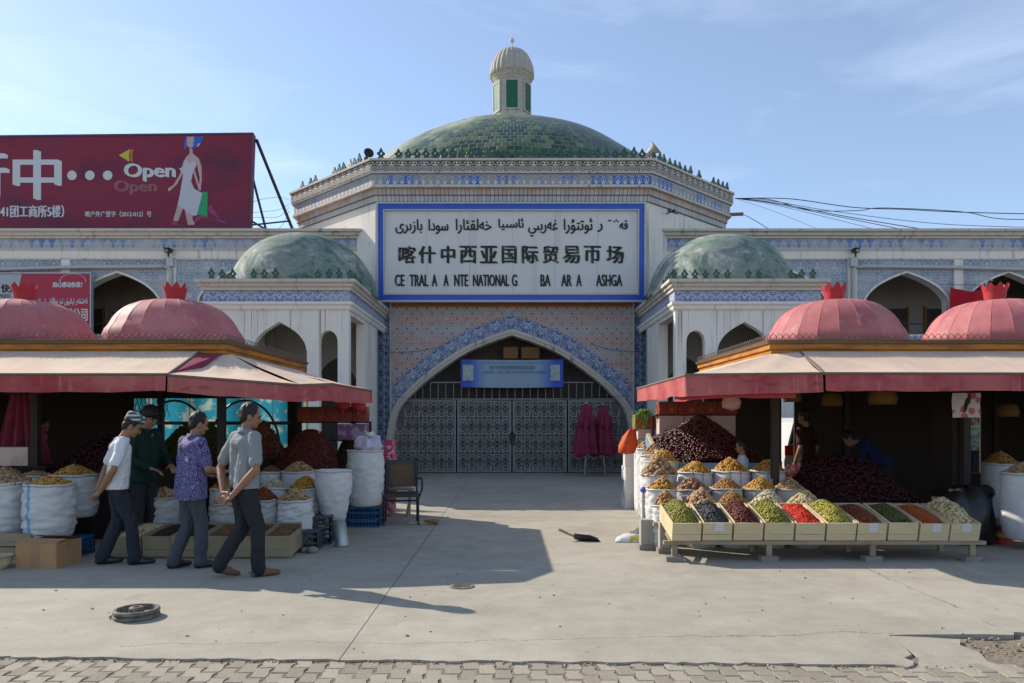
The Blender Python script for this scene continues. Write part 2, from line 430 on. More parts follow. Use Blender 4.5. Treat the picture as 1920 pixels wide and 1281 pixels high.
def diamonds(b):                          # blue triangles and diamonds along the wings
    u, v, _ = b.xyz(b.tc('UV')); p = .30; k = (v - 6.57) / .28
    a = ((u / p).fract() - .5).abs() * 2
    tri = (a + (1 - k) * 1.5) < .95
    dia = ((a - 0).abs() + (k - .32).abs() * 2.2) < .55
    dia2 = (((1 - a)).abs() + (k - .32).abs() * 2.2) < .45
    ol = (((1 - a) + (k - .6).abs() * 2) - .5).abs() < .09
    mk = tri.max(dia).max(dia2 * .5).max(ol * .4)
    n = b.noise(scale=1.4, detail=6)
    c = b.mix(mk * (n.step(.32, .62)), (.42, .42, .43), (.12, .20, .42)); c = b.mul(c, .8 + b.noise(scale=6, detail=5) * .4)
    return c
M['diamonds'] = mat('blue_diamond_frieze', diamonds, .5)

def dome_tile(b):                         # green glazed courses, top and left paled by wear, dust and painted-in sun sheen
    u, v, _ = b.xyz(b.tc('UV')); x, y, z = b.xyz()
    row = (v / .235).floor(); uu = u + (row.mod(2.0)) * .5
    a = (uu).fract(); k = (v / .235).fract()
    rc = b.white(b.comb(uu.floor(), row, 0)); rc2 = b.white(b.comb(uu.floor(), row, 7.0))
    ed = (a - .5).abs().step(.43, .49).max((k - .5).abs().step(.41, .48))
    g = b.ramp(rc, [(0, (.006, .026, .018)), (.35, (.013, .05, .026)), (.6, (.04, .085, .022)), (.85, (.075, .12, .03)), (1, (.15, .21, .11))])
    g = b.mix((rc2 > .97), g, (.14, .11, .06))
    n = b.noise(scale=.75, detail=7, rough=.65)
    worn = (z * .42 - 4.55 + (n - .5) * 2.2 - x * .15).step(-.1, .9)  # wear mask that also paints the sunlit top and left paler
    dust_sheen = b.mul((.36, .42, .32), .7 + b.noise(scale=7, detail=6) * .6)
    c = b.mix(worn * (.75 + rc * .25), g, dust_sheen)
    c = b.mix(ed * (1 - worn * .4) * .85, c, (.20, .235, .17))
    return {'c': c, 'rough': .28 + worn * .5 + rc * .15, 'bump': (1 - ed) * (1 - worn * .6) + rc * .3, 'bs': .6, 'bd': .02}
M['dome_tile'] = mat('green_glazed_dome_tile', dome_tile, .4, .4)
def worn_dome(b):                         # render painted green, flaked to grey and white
    n = b.noise(scale=1.1, detail=8, rough=.68, dist=.8); n2 = b.noise(b.scale(None, (1, 1, 1.6)), scale=2.3, detail=8, rough=.65)
    c = b.ramp(n, [(0, (.03, .105, .075)), (.38, (.06, .145, .105)), (.46, (.17, .22, .18)), (.56, (.25, .275, .235)), (.64, (.48, .475, .43)), (1, (.60, .58, .53))])
    c = b.mix(n2.step(.58, .64) * .75, c, (.05, .15, .11)); c = b.mix((1 - n2).step(.62, .66), c, (.40, .39, .37))
    c = b.mul(c, .7 + b.noise(scale=12, detail=7) * .6)
    c = b.mix(b.noise(b.scale(None, (2, 2, .5)), scale=1.6, detail=6).step(.58, .64) * .6, c, (.055, .13, .10))
    return {'c': c, 'bump': n + n2 * .5, 'bs': .6, 'bd': .03}
M['worn_dome'] = mat('flaked_green_render', worn_dome, .85)
M['crest'] = mat('green_glazed_crest', var((.025, .075, .045), .5, 9), .35, .5)
M['shutter'] = mat('green_shutter', lambda b: b.mul((.02, .13, .075), .75 + ((b.xyz()[0] * 80).sin().step(-.2, .3)) * .3), .6)
M['lantern'] = mat('pale_lantern_tile', lambda b: {'c': b.mix(b.noise(scale=16, detail=5).step(.5, .62) * .5, (.46, .42, .36), (.20, .20, .20)), 'bump': b.noise(scale=16, detail=4), 'bs': .5}, .7)
M['sign_white'] = mat('sign_white_sheet', lambda b: b.mix((b.noise(b.scale(None, (2.5, 1, .25)), scale=1, detail=5).step(.5, .8)) * .35, (.66, .63, .60), (.42, .41, .39)), .45)
M['sign_blue'] = mat('sign_blue_enamel', var((.018, .075, .47), .12), .35, .5)
M['alu'] = mat('aluminium_trim', var((.42, .43, .44), .15), .45, .5, .3)
M['letter'] = mat('black_letter', var((.018, .02, .022), .3, 20), .45)
M['grille'] = mat('grey_wrought_iron', var((.44, .415, .385), .5, 3), .6, .3)
M['steel'] = mat('dull_steel', var((.30, .31, .31), .25), .45, .5, .4)
M['black_metal'] = mat('black_metal', var((.02, .02, .022), .3), .5, .5)
M['wood'] = mat('brown_board', lambda b: b.mul((.30, .14, .05), .7 + b.noise(b.scale(None, (2, 2, 25)), scale=2, detail=4) * .6), .7)

def concrete(b):
    x, y, z = b.xyz()
    n = b.noise(scale=.35, detail=8, rough=.6); n2 = b.noise(scale=3.2, detail=8, rough=.65); n3 = b.noise(scale=55, detail=3)
    c = b.ramp(n * .55 + n2 * .45, [(.3, (.25, .226, .18)), (.45, (.325, .298, .242)), (.56, (.38, .35, .285)), (.72, (.41, .375, .305))])
    c = b.mul(c, .80 + n3 * .30 + b.noise(scale=17, detail=6, rough=.7) * .12)
    scr = b.noise(b.scale(None, (1.2, 16, 1)), scale=2.2, detail=6, rough=.7)          # trowel and tyre streaks
    c = b.mix(scr.step(.57, .68) * .5, c, (.235, .215, .185))
    c = b.mix(b.noise(b.scale(None, (1, 5, 1)), scale=1.1, detail=5).step(.56, .72) * .3, c, (.44, .41, .36))
    spots = b.vor(scale=2.2); c = b.mix((1 - spots.step(.02, .045)) * .8, c, (.13, .12, .105))
    c = b.mix(b.noise(scale=.55, detail=6, rough=.6).step(.50, .62) * .28, c, (.25, .225, .18)); gr = b.vor(scale=21); c = b.mix((1 - gr.step(.06, .13)) * b.noise(scale=1.9, detail=3).step(.42, .6) * .6, c, (.15, .135, .11))
    oil = b.noise(scale=1.3, detail=4).step(.66, .74); c = b.mix(oil * .3, c, (.18, .165, .145))
    def crack(px, off, wid, wob, fr):
        w = (b.noise(b.comb(x, y, off), scale=fr, detail=6, rough=.7) - .5) * wob
        return 1 - ((px + w).abs()).step(wid * .3, wid)
    joint = crack(x + 1.12, 0., .008, .014, 4)
    c1 = crack(x - 3.62 - y * .012, 3., .011, .24, 2.2) * b.noise(scale=1.2).step(.40, .5)
    c2 = crack(y - 5.30 - x * .045, 5., .008, .55, .8) * (x > -2.7) * (x < 2.8)
    c3 = crack(y - 11.9, 9., .014, .02, 3)
    c4 = crack(x - 8.9, 9., .014, .02, 3); c5 = crack(x + 6.3, 9., .014, .02, 3)
    allc = (joint * .75).max(c1 * .7).max(c2 * .55).max(c3 * .8).max(c4).max(c5)
    c = b.mix(allc * .85, c, (.09, .085, .075))
    return {'c': c, 'bump': n3 * .5 + n2 + scr * .5 - allc * 3, 'bs': .5, 'bd': .008, 'rough': .85}
M['concrete'] = mat('worn_concrete', concrete, .88, .25)
def paver(b):
    r = b.island(); n = b.noise(scale=40, detail=6, rough=.7); n1 = b.noise(scale=2.5, detail=5)
    c = b.ramp(r, [(0, (.24, .212, .168)), (.5, (.29, .26, .207)), (1, (.335, .30, .238))])
    c = b.mul(c, .7 + n * .45 + n1 * .2)
    return {'c': c, 'bump': n, 'bs': .7, 'bd': .006}
M['paver'] = mat('concrete_paver', paver, .92, .2)
M['dirt'] = mat('packed_dirt', lambda b: {'c': b.mix(b.noise(scale=9, detail=8), (.15, .125, .09), (.30, .255, .19)), 'bump': b.noise(scale=30, detail=8), 'bs': 1, 'bd': .02}, .95, .1)
M['stone_bits'] = mat('rubble_stone', lambda b: b.mul((.29, .245, .185), .45 + b.island()), .95)

def cloth(c1, c2, tr=.12, sc=1.5):
    def fn(b):
        n = b.noise(scale=sc, detail=6, rough=.6); n2 = b.noise(scale=90, detail=2); n3 = b.noise(b.scale(None, (5, 1.2, 1)), scale=1.5, detail=5)
        c = b.mix(n.step(.35, .7), c1, c2); c = b.mul(c, .78 + n2 * .15 + n3 * .3)
        c = b.mix(b.noise(scale=2.2, detail=8, rough=.7).step(.56, .72) * .4, c, tuple(k * .55 for k in c1))
        return {'c': c, 'bump': n2 * .2 + n, 'bs': .3, 'trans': tr}
    return fn
def valance_fn(b):                         # sun-bleached and streaked red cloth
    n = b.noise(scale=1.1, detail=7, rough=.65); st = b.noise(b.scale(None, (14, 14, 1.5)), scale=1, detail=5); dirt = b.noise(b.scale(None, (2, 2, 7)), scale=1.6, detail=6)
    c = b.mix(n.step(.35, .65), (.36, .045, .06), (.50, .15, .14)); c = b.mix(st.step(.55, .72) * .5, c, (.56, .25, .21)); c = b.mix(dirt.step(.6, .7) * .6, c, (.17, .05, .05))
    return {'c': c, 'bump': n + st * .5, 'bs': .4, 'bd': .02, 'trans': .15}
M['awning_top'] = mat('sun_faded_awning', cloth((.70, .545, .415), (.64, .47, .36), .10), .9)
M['awning_red'] = mat('red_awning_valance', valance_fn, .85)
M['red_cloth'] = mat('red_cloth', cloth((.36, .03, .05), (.30, .025, .045), .2), .85)
M['maroon_cloth'] = mat('maroon_cloth', cloth((.30, .04, .085), (.22, .03, .06), .15, 4), .85)
def gore(b):
    n = b.noise(scale=2, detail=6, rough=.6); z = b.xyz()[2]; st = b.noise(b.scale(None, (9, 9, .6)), scale=1, detail=5)
    c = b.mix(n.step(.35, .7), (.40, .115, .12), (.47, .165, .16)); c = b.mul(c, .85 + st * .3)
    x, y, z2 = b.xyz(); seg = b.white(b.comb((y.atan2(x) * (22 / 6.2832) - .3).floor(), 3.0, 0)); c = b.mul(c, .86 + seg * .26)
    c = b.mix(b.noise(scale=7, detail=7).step(.58, .7) * .45, c, (.5, .3, .26))
    c = b.mix(b.noise(scale=2.3, detail=8, rough=.7).step(.56, .7) * .35, c, (.30, .17, .14))
    return {'c': c, 'rough': .62}
M['dome_red'] = mat('faded_red_sheet_metal', gore, .6, .3)
M['crown_red'] = mat('red_painted_crown', var((.42, .035, .045), .2, 4), .6, .3)
M['orange'] = mat('orange_painted_wood', lambda b: b.mul(b.mix(b.noise(b.scale(None, (1, 1, 8)), scale=2, detail=5).step(.4, .65), (.46, .185, .025), (.26, .11, .035)), .75 + b.noise(scale=12, detail=5) * .5), .6)
M['brown_trim'] = mat('brown_gutter_trim', var((.16, .10, .05), .3), .7)
M['post'] = mat('brown_post', var((.035, .026, .02), .3, 8), .7)
M['wire'] = mat('rusty_wire', var((.16, .12, .09), .4, 20), .7)
M['cable'] = mat('black_cable', var((.025, .03, .04), .2), .6)
# ------------------------------------------------------------------ ground
def ground():
    # concrete forecourt: one sheet to the horizon behind a ragged front edge, with a broken corner
    edge = []
    x = -7.0
    while x < 2.46:
        edge.append((x, 4.93 - (x + 3.5) * .027 + rnd.uniform(-.018, .018))); x += rnd.uniform(.04, .11)
    corner = [(2.50, 4.72), (2.56, 4.76), (2.60, 4.84), (2.57, 4.90), (2.66, 4.97), (2.69, 5.10), (2.71, 5.24), (2.735, 5.418), (2.9, 5.43), (3.2, 5.435), (3.45, 5.44), (3.64, 5.42),
              (3.70, 5.50), (3.80, 5.46), (4.05, 5.42), (4.3, 5.2), (4.5, 4.9), (5.0, 4.62)]
    right = [(7.5, 4.58), (60, 4.5), (900, 4.5), (900, 1600), (-900, 1600), (-900, 5.05), (-60, 5.05), (-7.2, 5.02)]
    m = MB(); m.shape(edge + corner + right, [], lambda a, b, t: (a, b, -t), .05)
    o = m.build('ground', M['concrete']); tag(o, 'worn grey concrete forecourt with cracks and a joint line', 'ground', kind='structure')
    slab = MB(); pts = [(2.53, 4.70), (2.8, 4.655), (3.13, 4.63), (3.17, 4.68), (3.10, 4.86), (3.16, 5.05), (3.12, 5.2), (3.20, 5.33), (3.0, 5.375), (2.75, 5.41), (2.725, 5.24), (2.71, 5.08), (2.70, 4.95), (2.64, 4.85), (2.60, 4.77)]
    slab.shape(pts, [], lambda a, b, t: (a, b, -.004 - t + (b - 5.4) * .014), .05)
    o = slab.build('broken_slab', M['concrete']); tag(o, 'broken loose corner piece of the concrete paving beside the dirt hole', 'concrete slab')
    d = MB(); n = 40
    g = [[d.V((2.4 + i * .1, 4.4 + j * .04, -.032 + .014 * noise.noise((i * .4, j * .3, 1)))) for i in range(n)] for j in range(n)]
    for j in range(n - 1):
        for i in range(n - 1): d.face((g[j][i], g[j][i + 1], g[j + 1][i + 1], g[j + 1][i]))
    o = d.build('dirt', M['dirt'], smooth=True); tag(o, 'bare brown dirt exposed in the broken corner', 'dirt', kind='structure')
    s = MB()
    for k in range(300):
        x = rnd.uniform(2.85, 5.0); y = rnd.uniform(4.5, 5.6)
        if rnd.random() < .6: x = rnd.gauss(3.6, .25); y = rnd.gauss(5.05, .25)
        if x < 3.16 or y > 5.41: continue
        r = rnd.choice((.004, .005, .006, .008, .012, .016)); s.blob((x, y, -.022 + r * .4), (r * rnd.uniform(.7, 1.5), r, r * .7), Matrix.Rotation(rnd.uniform(0, 6), 3, 'Z'), 5, 3)
    for k in range(240):                  # crumbs along the ragged edge
        x = rnd.uniform(-4, 3); y = 4.93 - (x + 3.5) * .027 + rnd.gauss(-.01, .03); r = rnd.uniform(.003, .010)
        s.blob((x, y, -.008), (r, r * 1.3, r), None, 5, 3)
    for k in range(70):
        x = rnd.uniform(-4.2, 4.2); y = rnd.uniform(4.95, 8); r = rnd.uniform(.003, .012); s.blob((x, y, r * .4), (r * 1.3, r, r * .7), None, 5, 3)
    o = s.build('rubble', M['stone_bits']); tag(o, 'loose stones and crumbs along the broken edge of the concrete', 'rubble', kind='stuff')
    # interlocking wavy pavers in front
    bed = MB(); bed.poly([(-900, -60, -.0165), (900, -60, -.0165), (900, 4.9, -.0165), (-900, 5.02, -.0165)])
    o = bed.build('paving_bed', M['dirt']); tag(o, 'dusty bed under the wavy block paving', 'ground', kind='structure')
    p = MB(); w, h = .108, .178
    for i in range(-62, 62):
        for j in range(-13, 9):
            sk = -.35 if i < 0 else -.35
            cx = i * w; cy = j * h + (i % 2) * h * .5
            ang = R(24 - 3.0 * i * .4) if i < 12 else R(10)
            ca, sa = math.cos(ang), math.sin(ang)
            X = cx + cy * .03 + .05; Y = 4.35 + cy - cx * .02 + rnd.uniform(-.004, .004)
            if Y > 4.955 - (X + 3.5) * .027 or Y < 2.2 or abs(X) > 6.5: continue
            q = []; zz = -.012 + rnd.uniform(-.003, .003); g_ = .006
            W, D = w - g_, h - g_
            out = [(-.5, -.5), (0, -.5), (.5, -.5), (.60, -.28), (.5, 0), (.40, .28), (.5, .5), (0, .5), (-.5, .5), (-.60, .28), (-.5, 0), (-.40, -.28)]
            tx, ty = rnd.uniform(-.02, .02), rnd.uniform(-.02, .02)
            for (a, b_) in out:
                a *= W; b_ *= D
                q.append((X + a, Y + b_, zz + a * tx * .6 + b_ * ty * .6))
            lo = [p.V((v[0] * 1 + (v[0] - X) * .0, v[1], -.05)) for v in q]; mi = [p.V((v[0], v[1], v[2] - .006)) for v in q]
            hi = [p.V((X + (v[0] - X) * .94, Y + (v[1] - Y) * .92, v[2])) for v in q]
            k = len(q)
            for a in range(k):
                b2 = (a + 1) % k; p.face((lo[a], lo[b2], mi[b2], mi[a])); p.face((mi[a], mi[b2], hi[b2], hi[a]))
            p.face(hi)
    o = p.build('pavement', M['paver']); tag(o, 'dusty wavy interlocking block paving along the front', 'pavement', kind='structure')
ground()

# ------------------------------------------------------------------ helpers for the buildings
def spline(pts, n=6):
    out = []
    for i in range(len(pts) - 1):
        p0 = pts[max(i - 1, 0)]; p1 = pts[i]; p2 = pts[i + 1]; p3 = pts[min(i + 2, len(pts) - 1)]
        for k in range(n):
            t = k / n
            out.append(tuple(.5 * (2 * p1[a] + (p2[a] - p0[a]) * t + (2 * p0[a] - 5 * p1[a] + 4 * p2[a] - p3[a]) * t * t + (3 * p1[a] - p0[a] - 3 * p2[a] + p3[a]) * t ** 3) for a in range(len(p1))))
    out.append(pts[-1]); return out
def arch(half, c=0, n=5):                 # half: right half from foot to apex; returns the curve from left foot over the apex to the right foot
    r = [half[0]] + spline(half[1:], n)
    return [(c - a, b) for a, b in r] + [(c + a, b) for a, b in r[::-1][1:]]
def offset(cv, w):
    out = []
    for i, p in enumerate(cv):
        a = Vector(cv[max(i - 1, 0)]); b = Vector(cv[min(i + 1, len(cv) - 1)]); d = (b - a).normalized()
        nrm = Vector((-d.y, d.x)); q = Vector(p) + nrm * w; out.append((q.x, q.y))
    return out
def strip(m, A, Bc, fn, t0, t1):          # band between two curves with a front at t1 and edges down to t0 (t towards the viewer)
    u = 0
    fa = [m.V(fn(a, b, t1)) for a, b in A]; fb = [m.V(fn(a, b, t1)) for a, b in Bc]
    ba = [m.V(fn(a, b, t0)) for a, b in A]; bb = [m.V(fn(a, b, t0)) for a, b in Bc]
    for i in range(len(A) - 1):
        l = math.hypot((A[i + 1][0] + Bc[i + 1][0] - A[i][0] - Bc[i][0]) / 2, (A[i + 1][1] + Bc[i + 1][1] - A[i][1] - Bc[i][1]) / 2)
        w0 = math.hypot(A[i][0] - Bc[i][0], A[i][1] - Bc[i][1]) / 2; w1 = math.hypot(A[i + 1][0] - Bc[i + 1][0], A[i + 1][1] - Bc[i + 1][1]) / 2
        m.face((fa[i], fa[i + 1], fb[i + 1], fb[i]), [(u, -w0), (u + l, -w1), (u + l, w1), (u, w0)])
        m.face((ba[i], ba[i + 1], fa[i + 1], fa[i])); m.face((fb[i], fb[i + 1], bb[i + 1], bb[i]))
        u += l
def band(o, z0, z1): return [(-.05, z0), (o, z0), (o, z1), (-.05, z1)]
def crest_mesh():                         # pierced leaf-shaped ridge ornament, .2 wide and .3 tall
    right = [(.028, 0), (.085, .0), (.075, .05), (.045, .085), (.055, .11), (.10, .145), (.085, .185), (.05, .20), (.035, .245), (0, .31)]
    outer = right + [(-a, b) for a, b in right[::-1][1:]]
    outer = outer[1:-1] if False else outer
    hole = [(.0, .125), (.028, .155), (.0, .205), (-.028, .155)]
    m = MB(); m.shape(outer, [hole], lambda a, b, t: (a, t - .02, b), .04)
    return m.mesh('crest_ornament', M['crest'])
CREST = crest_mesh()
def crests(par, p, q, step, sc=1.0, skip=()):
    p = Vector(p); q = Vector(q); d = q - p; n = int(d.length / step); az = math.atan2(d.y, d.x)
    for i in range(n + 1):
        if i in skip: continue
        o = bpy.data.objects.new('crest_ornament', CREST); COL.objects.link(o); o.parent = par
        o.location = p + d * (i / n) - par.location; o.rotation_euler = (rnd.uniform(-.12, .12), rnd.uniform(-.06, .06), az)
        k = sc * rnd.uniform(.9, 1.06); o.scale = (sc, sc, k)

# ------------------------------------------------------------------ the domed gatehouse
GY = 21.3
HALF = [(3.42, 0), (3.42, .55), (3.40, 1.0), (3.25, 1.75), (2.90, 2.22), (2.34, 2.73), (1.43, 3.37), (.70, 3.71), (0, 3.95)]
ARC = arch(HALF)
FR = lambda y: (lambda a, b, t: (a, y + t, b))     # front face at y, thickness runs away from the viewer
FV = lambda y: (lambda a, b, t: (a, y - t, b))     # t runs towards the viewer
def gatehouse():
    base = Vector((0, GY, 0)); g = thing('domed_gatehouse', 'octagonal gatehouse with low green tiled dome, lantern and tiled arch', 'building', base)
    def mb(): m = MB(); m.off = base; return m
    oct_ = [(-3.88, GY), (-6.92, 24.34), (-6.92, 31.1), (-3.88, 34.2), (3.88, 34.2), (6.92, 31.1), (6.92, 24.34), (3.88, GY)]
    m = mb(); m.shape([(-3.9, 0)] + ARC + [(3.9, 0), (3.9, 8.8), (-3.9, 8.8)], [], FR(GY), .5)
    m.sweep(oct_, [(0, 0), (0, 8.8), (-.4, 8.8), (-.4, 0)], side=-1)
    m.build('wall', M['plaster'], g)
    m = mb(); m.shape([(a * .985, GY + (b - GY) * 1.0 + (.02 if b < 22 else -.02)) for a, b in oct_], [], lambda a, b, t: (a, b, 8.72 - t), .1); m.build('roof', M['roof'], g)
    for nm, mt, o, z0, z1 in (('scallop_course', 'scallop_white', .05, 7.74, 7.92), ('scallop_course', 'scallop_pink', .09, 7.92, 8.11), ('ledge', 'stone', .21, 8.11, 8.17),
                              ('frieze', 'frieze', .17, 8.17, 8.50), ('ledge', 'stone', .24, 8.50, 8.56), ('scroll_band', 'fret', .26, 8.56, 8.84), ('coping', 'stone', .30, 8.84, 8.90)):
        m = mb(); m.sweep(oct_, band(o, z0, z1), closed=True, side=-1); m.build(nm, M[mt], g)
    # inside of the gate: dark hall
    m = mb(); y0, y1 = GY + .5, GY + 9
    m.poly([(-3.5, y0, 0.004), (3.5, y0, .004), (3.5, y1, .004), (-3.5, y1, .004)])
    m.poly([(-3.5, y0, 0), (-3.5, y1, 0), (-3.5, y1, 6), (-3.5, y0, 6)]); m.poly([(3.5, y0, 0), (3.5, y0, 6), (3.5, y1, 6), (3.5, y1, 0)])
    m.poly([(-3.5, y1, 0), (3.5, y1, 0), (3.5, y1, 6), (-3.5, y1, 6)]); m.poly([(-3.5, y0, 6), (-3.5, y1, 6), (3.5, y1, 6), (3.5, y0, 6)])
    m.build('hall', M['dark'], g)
    m = mb(); m.shape([(-3.45, 1.9), (3.45, 1.9), (3.45, 4.3), (-3.45, 4.3)], [], FR(GY + 1.0), .05); m.build('transom_panel', M['transom'], g)
    # tiled face
    o30 = [(a, b) for a, b in offset(ARC, .30) if abs(a) < 3.44 and b > 1.5]
    m = mb(); m.shape([(-3.46, o30[0][1])] + o30 + [(3.46, o30[-1][1]), (3.46, 4.86), (-3.46, 4.86)], [], FR(GY - .012), .011, back=False); m.build('star_tile_panel', M['star_tile'], g)
    A_, B_ = offset(ARC, .15), offset(ARC, .56)
    B_ = [(max(min(b[0], 3.45), -3.45), b[1]) if abs(a[0]) < 3.45 else a for a, b in zip(A_, B_)]
    m = mb(); strip(m, A_, B_, FV(GY), .0, .028); m.build('arch_tile_band', M['blue_band'], g)
    m = mb(); strip(m, ARC, offset(ARC, .08), FV(GY), -.02, .05); strip(m, offset(ARC, .08), offset(ARC, .17), FV(GY), -.02, .085); strip(m, offset(ARC, .545), offset(ARC, .585)[0:], FV(GY), -.0, .045) if False else None
    m.build('arch_moulding', M['stone'], g)
    for s in (-1, 1):
        m = mb(); a, b = sorted((s * 3.46, s * 3.84))
        fa = FV(GY); v = [m.V(fa(x, z, .018)) for x, z in ((a, 0), (b, 0), (b, 4.95), (a, 4.95))]
        m.face(v, [(0, -.19), (0, .19), (4.95, .19), (4.95, -.19)]); m.build('side_tile_band', M['dark_band'], g)
        m = mb(); m.box((s * 3.46 - .02, GY - .03, 0), (s * 3.46 + .02, GY - .001, 4.9)); m.box((s * 3.86 - .02, GY - .03, 0), (s * 3.86 + .02, GY - .001, 4.9)); m.build('band_trim', M['stone'], g)
    # dome and lantern
    C_ = Vector((0, 27.75, 0)); Rr, cz = 7.75, 4.53
    prof = [(Rr * math.cos(t), cz + Rr * math.sin(t)) for t in [R(30) + (R(90) - R(30)) * k / 48 for k in range(48)] if 6.40 > Rr * math.cos(t) > .5]
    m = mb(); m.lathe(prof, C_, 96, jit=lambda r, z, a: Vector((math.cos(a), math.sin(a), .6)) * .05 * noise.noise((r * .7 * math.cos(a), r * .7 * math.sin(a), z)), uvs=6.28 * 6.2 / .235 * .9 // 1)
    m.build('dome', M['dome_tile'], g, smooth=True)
    ln = MB(); ln.off = base
    ln.lathe([(.70, 12.1), (.70, 12.40), (.65, 12.46), (.65, 13.96), (.67, 13.97), (.67, 14.03), (.70, 14.04), (.70, 14.09), (.73, 14.10), (.73, 14.15), (.765, 14.16), (.765, 14.22), (.7, 14.23)], C_, 48)
    lo = ln.build('lantern', M['lantern'], g, smooth=25)
    cp = MB(); cp.off = base
    def rib(r, z, a): return Vector((math.cos(a), math.sin(a), 0)) * (r * .05 * (abs(math.sin(a * 13)) - .6))
    cp.lathe([(.74, 14.20), (.81, 14.22), (.81, 14.36), (.785, 14.56), (.72, 14.78), (.62, 14.98), (.48, 15.14), (.30, 15.25), (.12, 15.30), (.03, 15.31)], C_, 208, jit=rib); cp.build('cap', M['lantern_cap'], lo, smooth=True)
    fi = MB(); fi.off = base; fi.tube([(0, 27.75, 15.28), (0, 27.75, 15.56)], .022, 6); fi.blob((0, 27.75, 15.62), .09, None, 12, 8); fi.build('finial', M['stone'], lo, smooth=True)
    for k in range(6):
        a = R(-90 + 60 * k); sh = MB(); sh.off = base
        M4 = Matrix.Translation(C_) @ Matrix.Rotation(a, 4, 'Z')
        sh.box((.60, -.205, 12.86), (.662, .205, 13.86), M4); fr = sh.build('window_shutter', M['shutter'], lo)
        fb = MB(); fb.off = base
        for q in (-.25, .207): fb.box((.60, q, 12.80), (.676, q + .043, 13.92), M4)
        fb.box((.6, -.206, 13.862), (.676, .206, 13.92), M4); fb.box((.6, -.206, 12.80), (.676, .206, 12.858), M4); fb.build('window_frame', M['lantern'], fr)
    # crest ornaments on the parapet
    y = GY - .12; z = 8.90
    crests(g, (-3.72, y, z), (3.7, y, z), .25, 1.2, skip=(1,))
    crests(g, (-4.05, GY + .05, z), (-7.0, 24.4, z), .27, 1.2, skip=(0, 1, 8, 9, 10, 13, 15))
    crests(g, (4.05, GY + .05, z), (7.0, 24.4, z), .27, 1.2, skip=(8, 10, 11))
    # bracket with insulators and a beam end on the right oblique wall
    m = mb(); m.bar((4.5, 21.82, 7.55), (4.72, 21.6, 7.60), .03, .03); m.bar((4.50, 21.6, 7.58), (4.86, 21.92, 7.58), .03, .03); m.blob((4.55, 21.62, 7.63), .04); m.blob((4.72, 21.76, 7.63), .04); m.build('bracket', M['black_metal'], g)
    m = mb(); m.bar((6.95, 24.36, 8.22), (7.5, 24.2, 8.20), .09, .09); m.build('beam_end', M['wood'], g)
    return g
M['transom'] = mat('dark_brown_panel', lambda b: b.mul((.085, .068, .056), .7 + ((b.xyz()[0] * 1.1).fract().step(.0, .04)) * .3 + b.noise(scale=3) * .3), .7)
M['lantern_cap'] = mat('ribbed_pale_cap', var((.40, .37, .32), .3, 6), .8)
gatehouse()

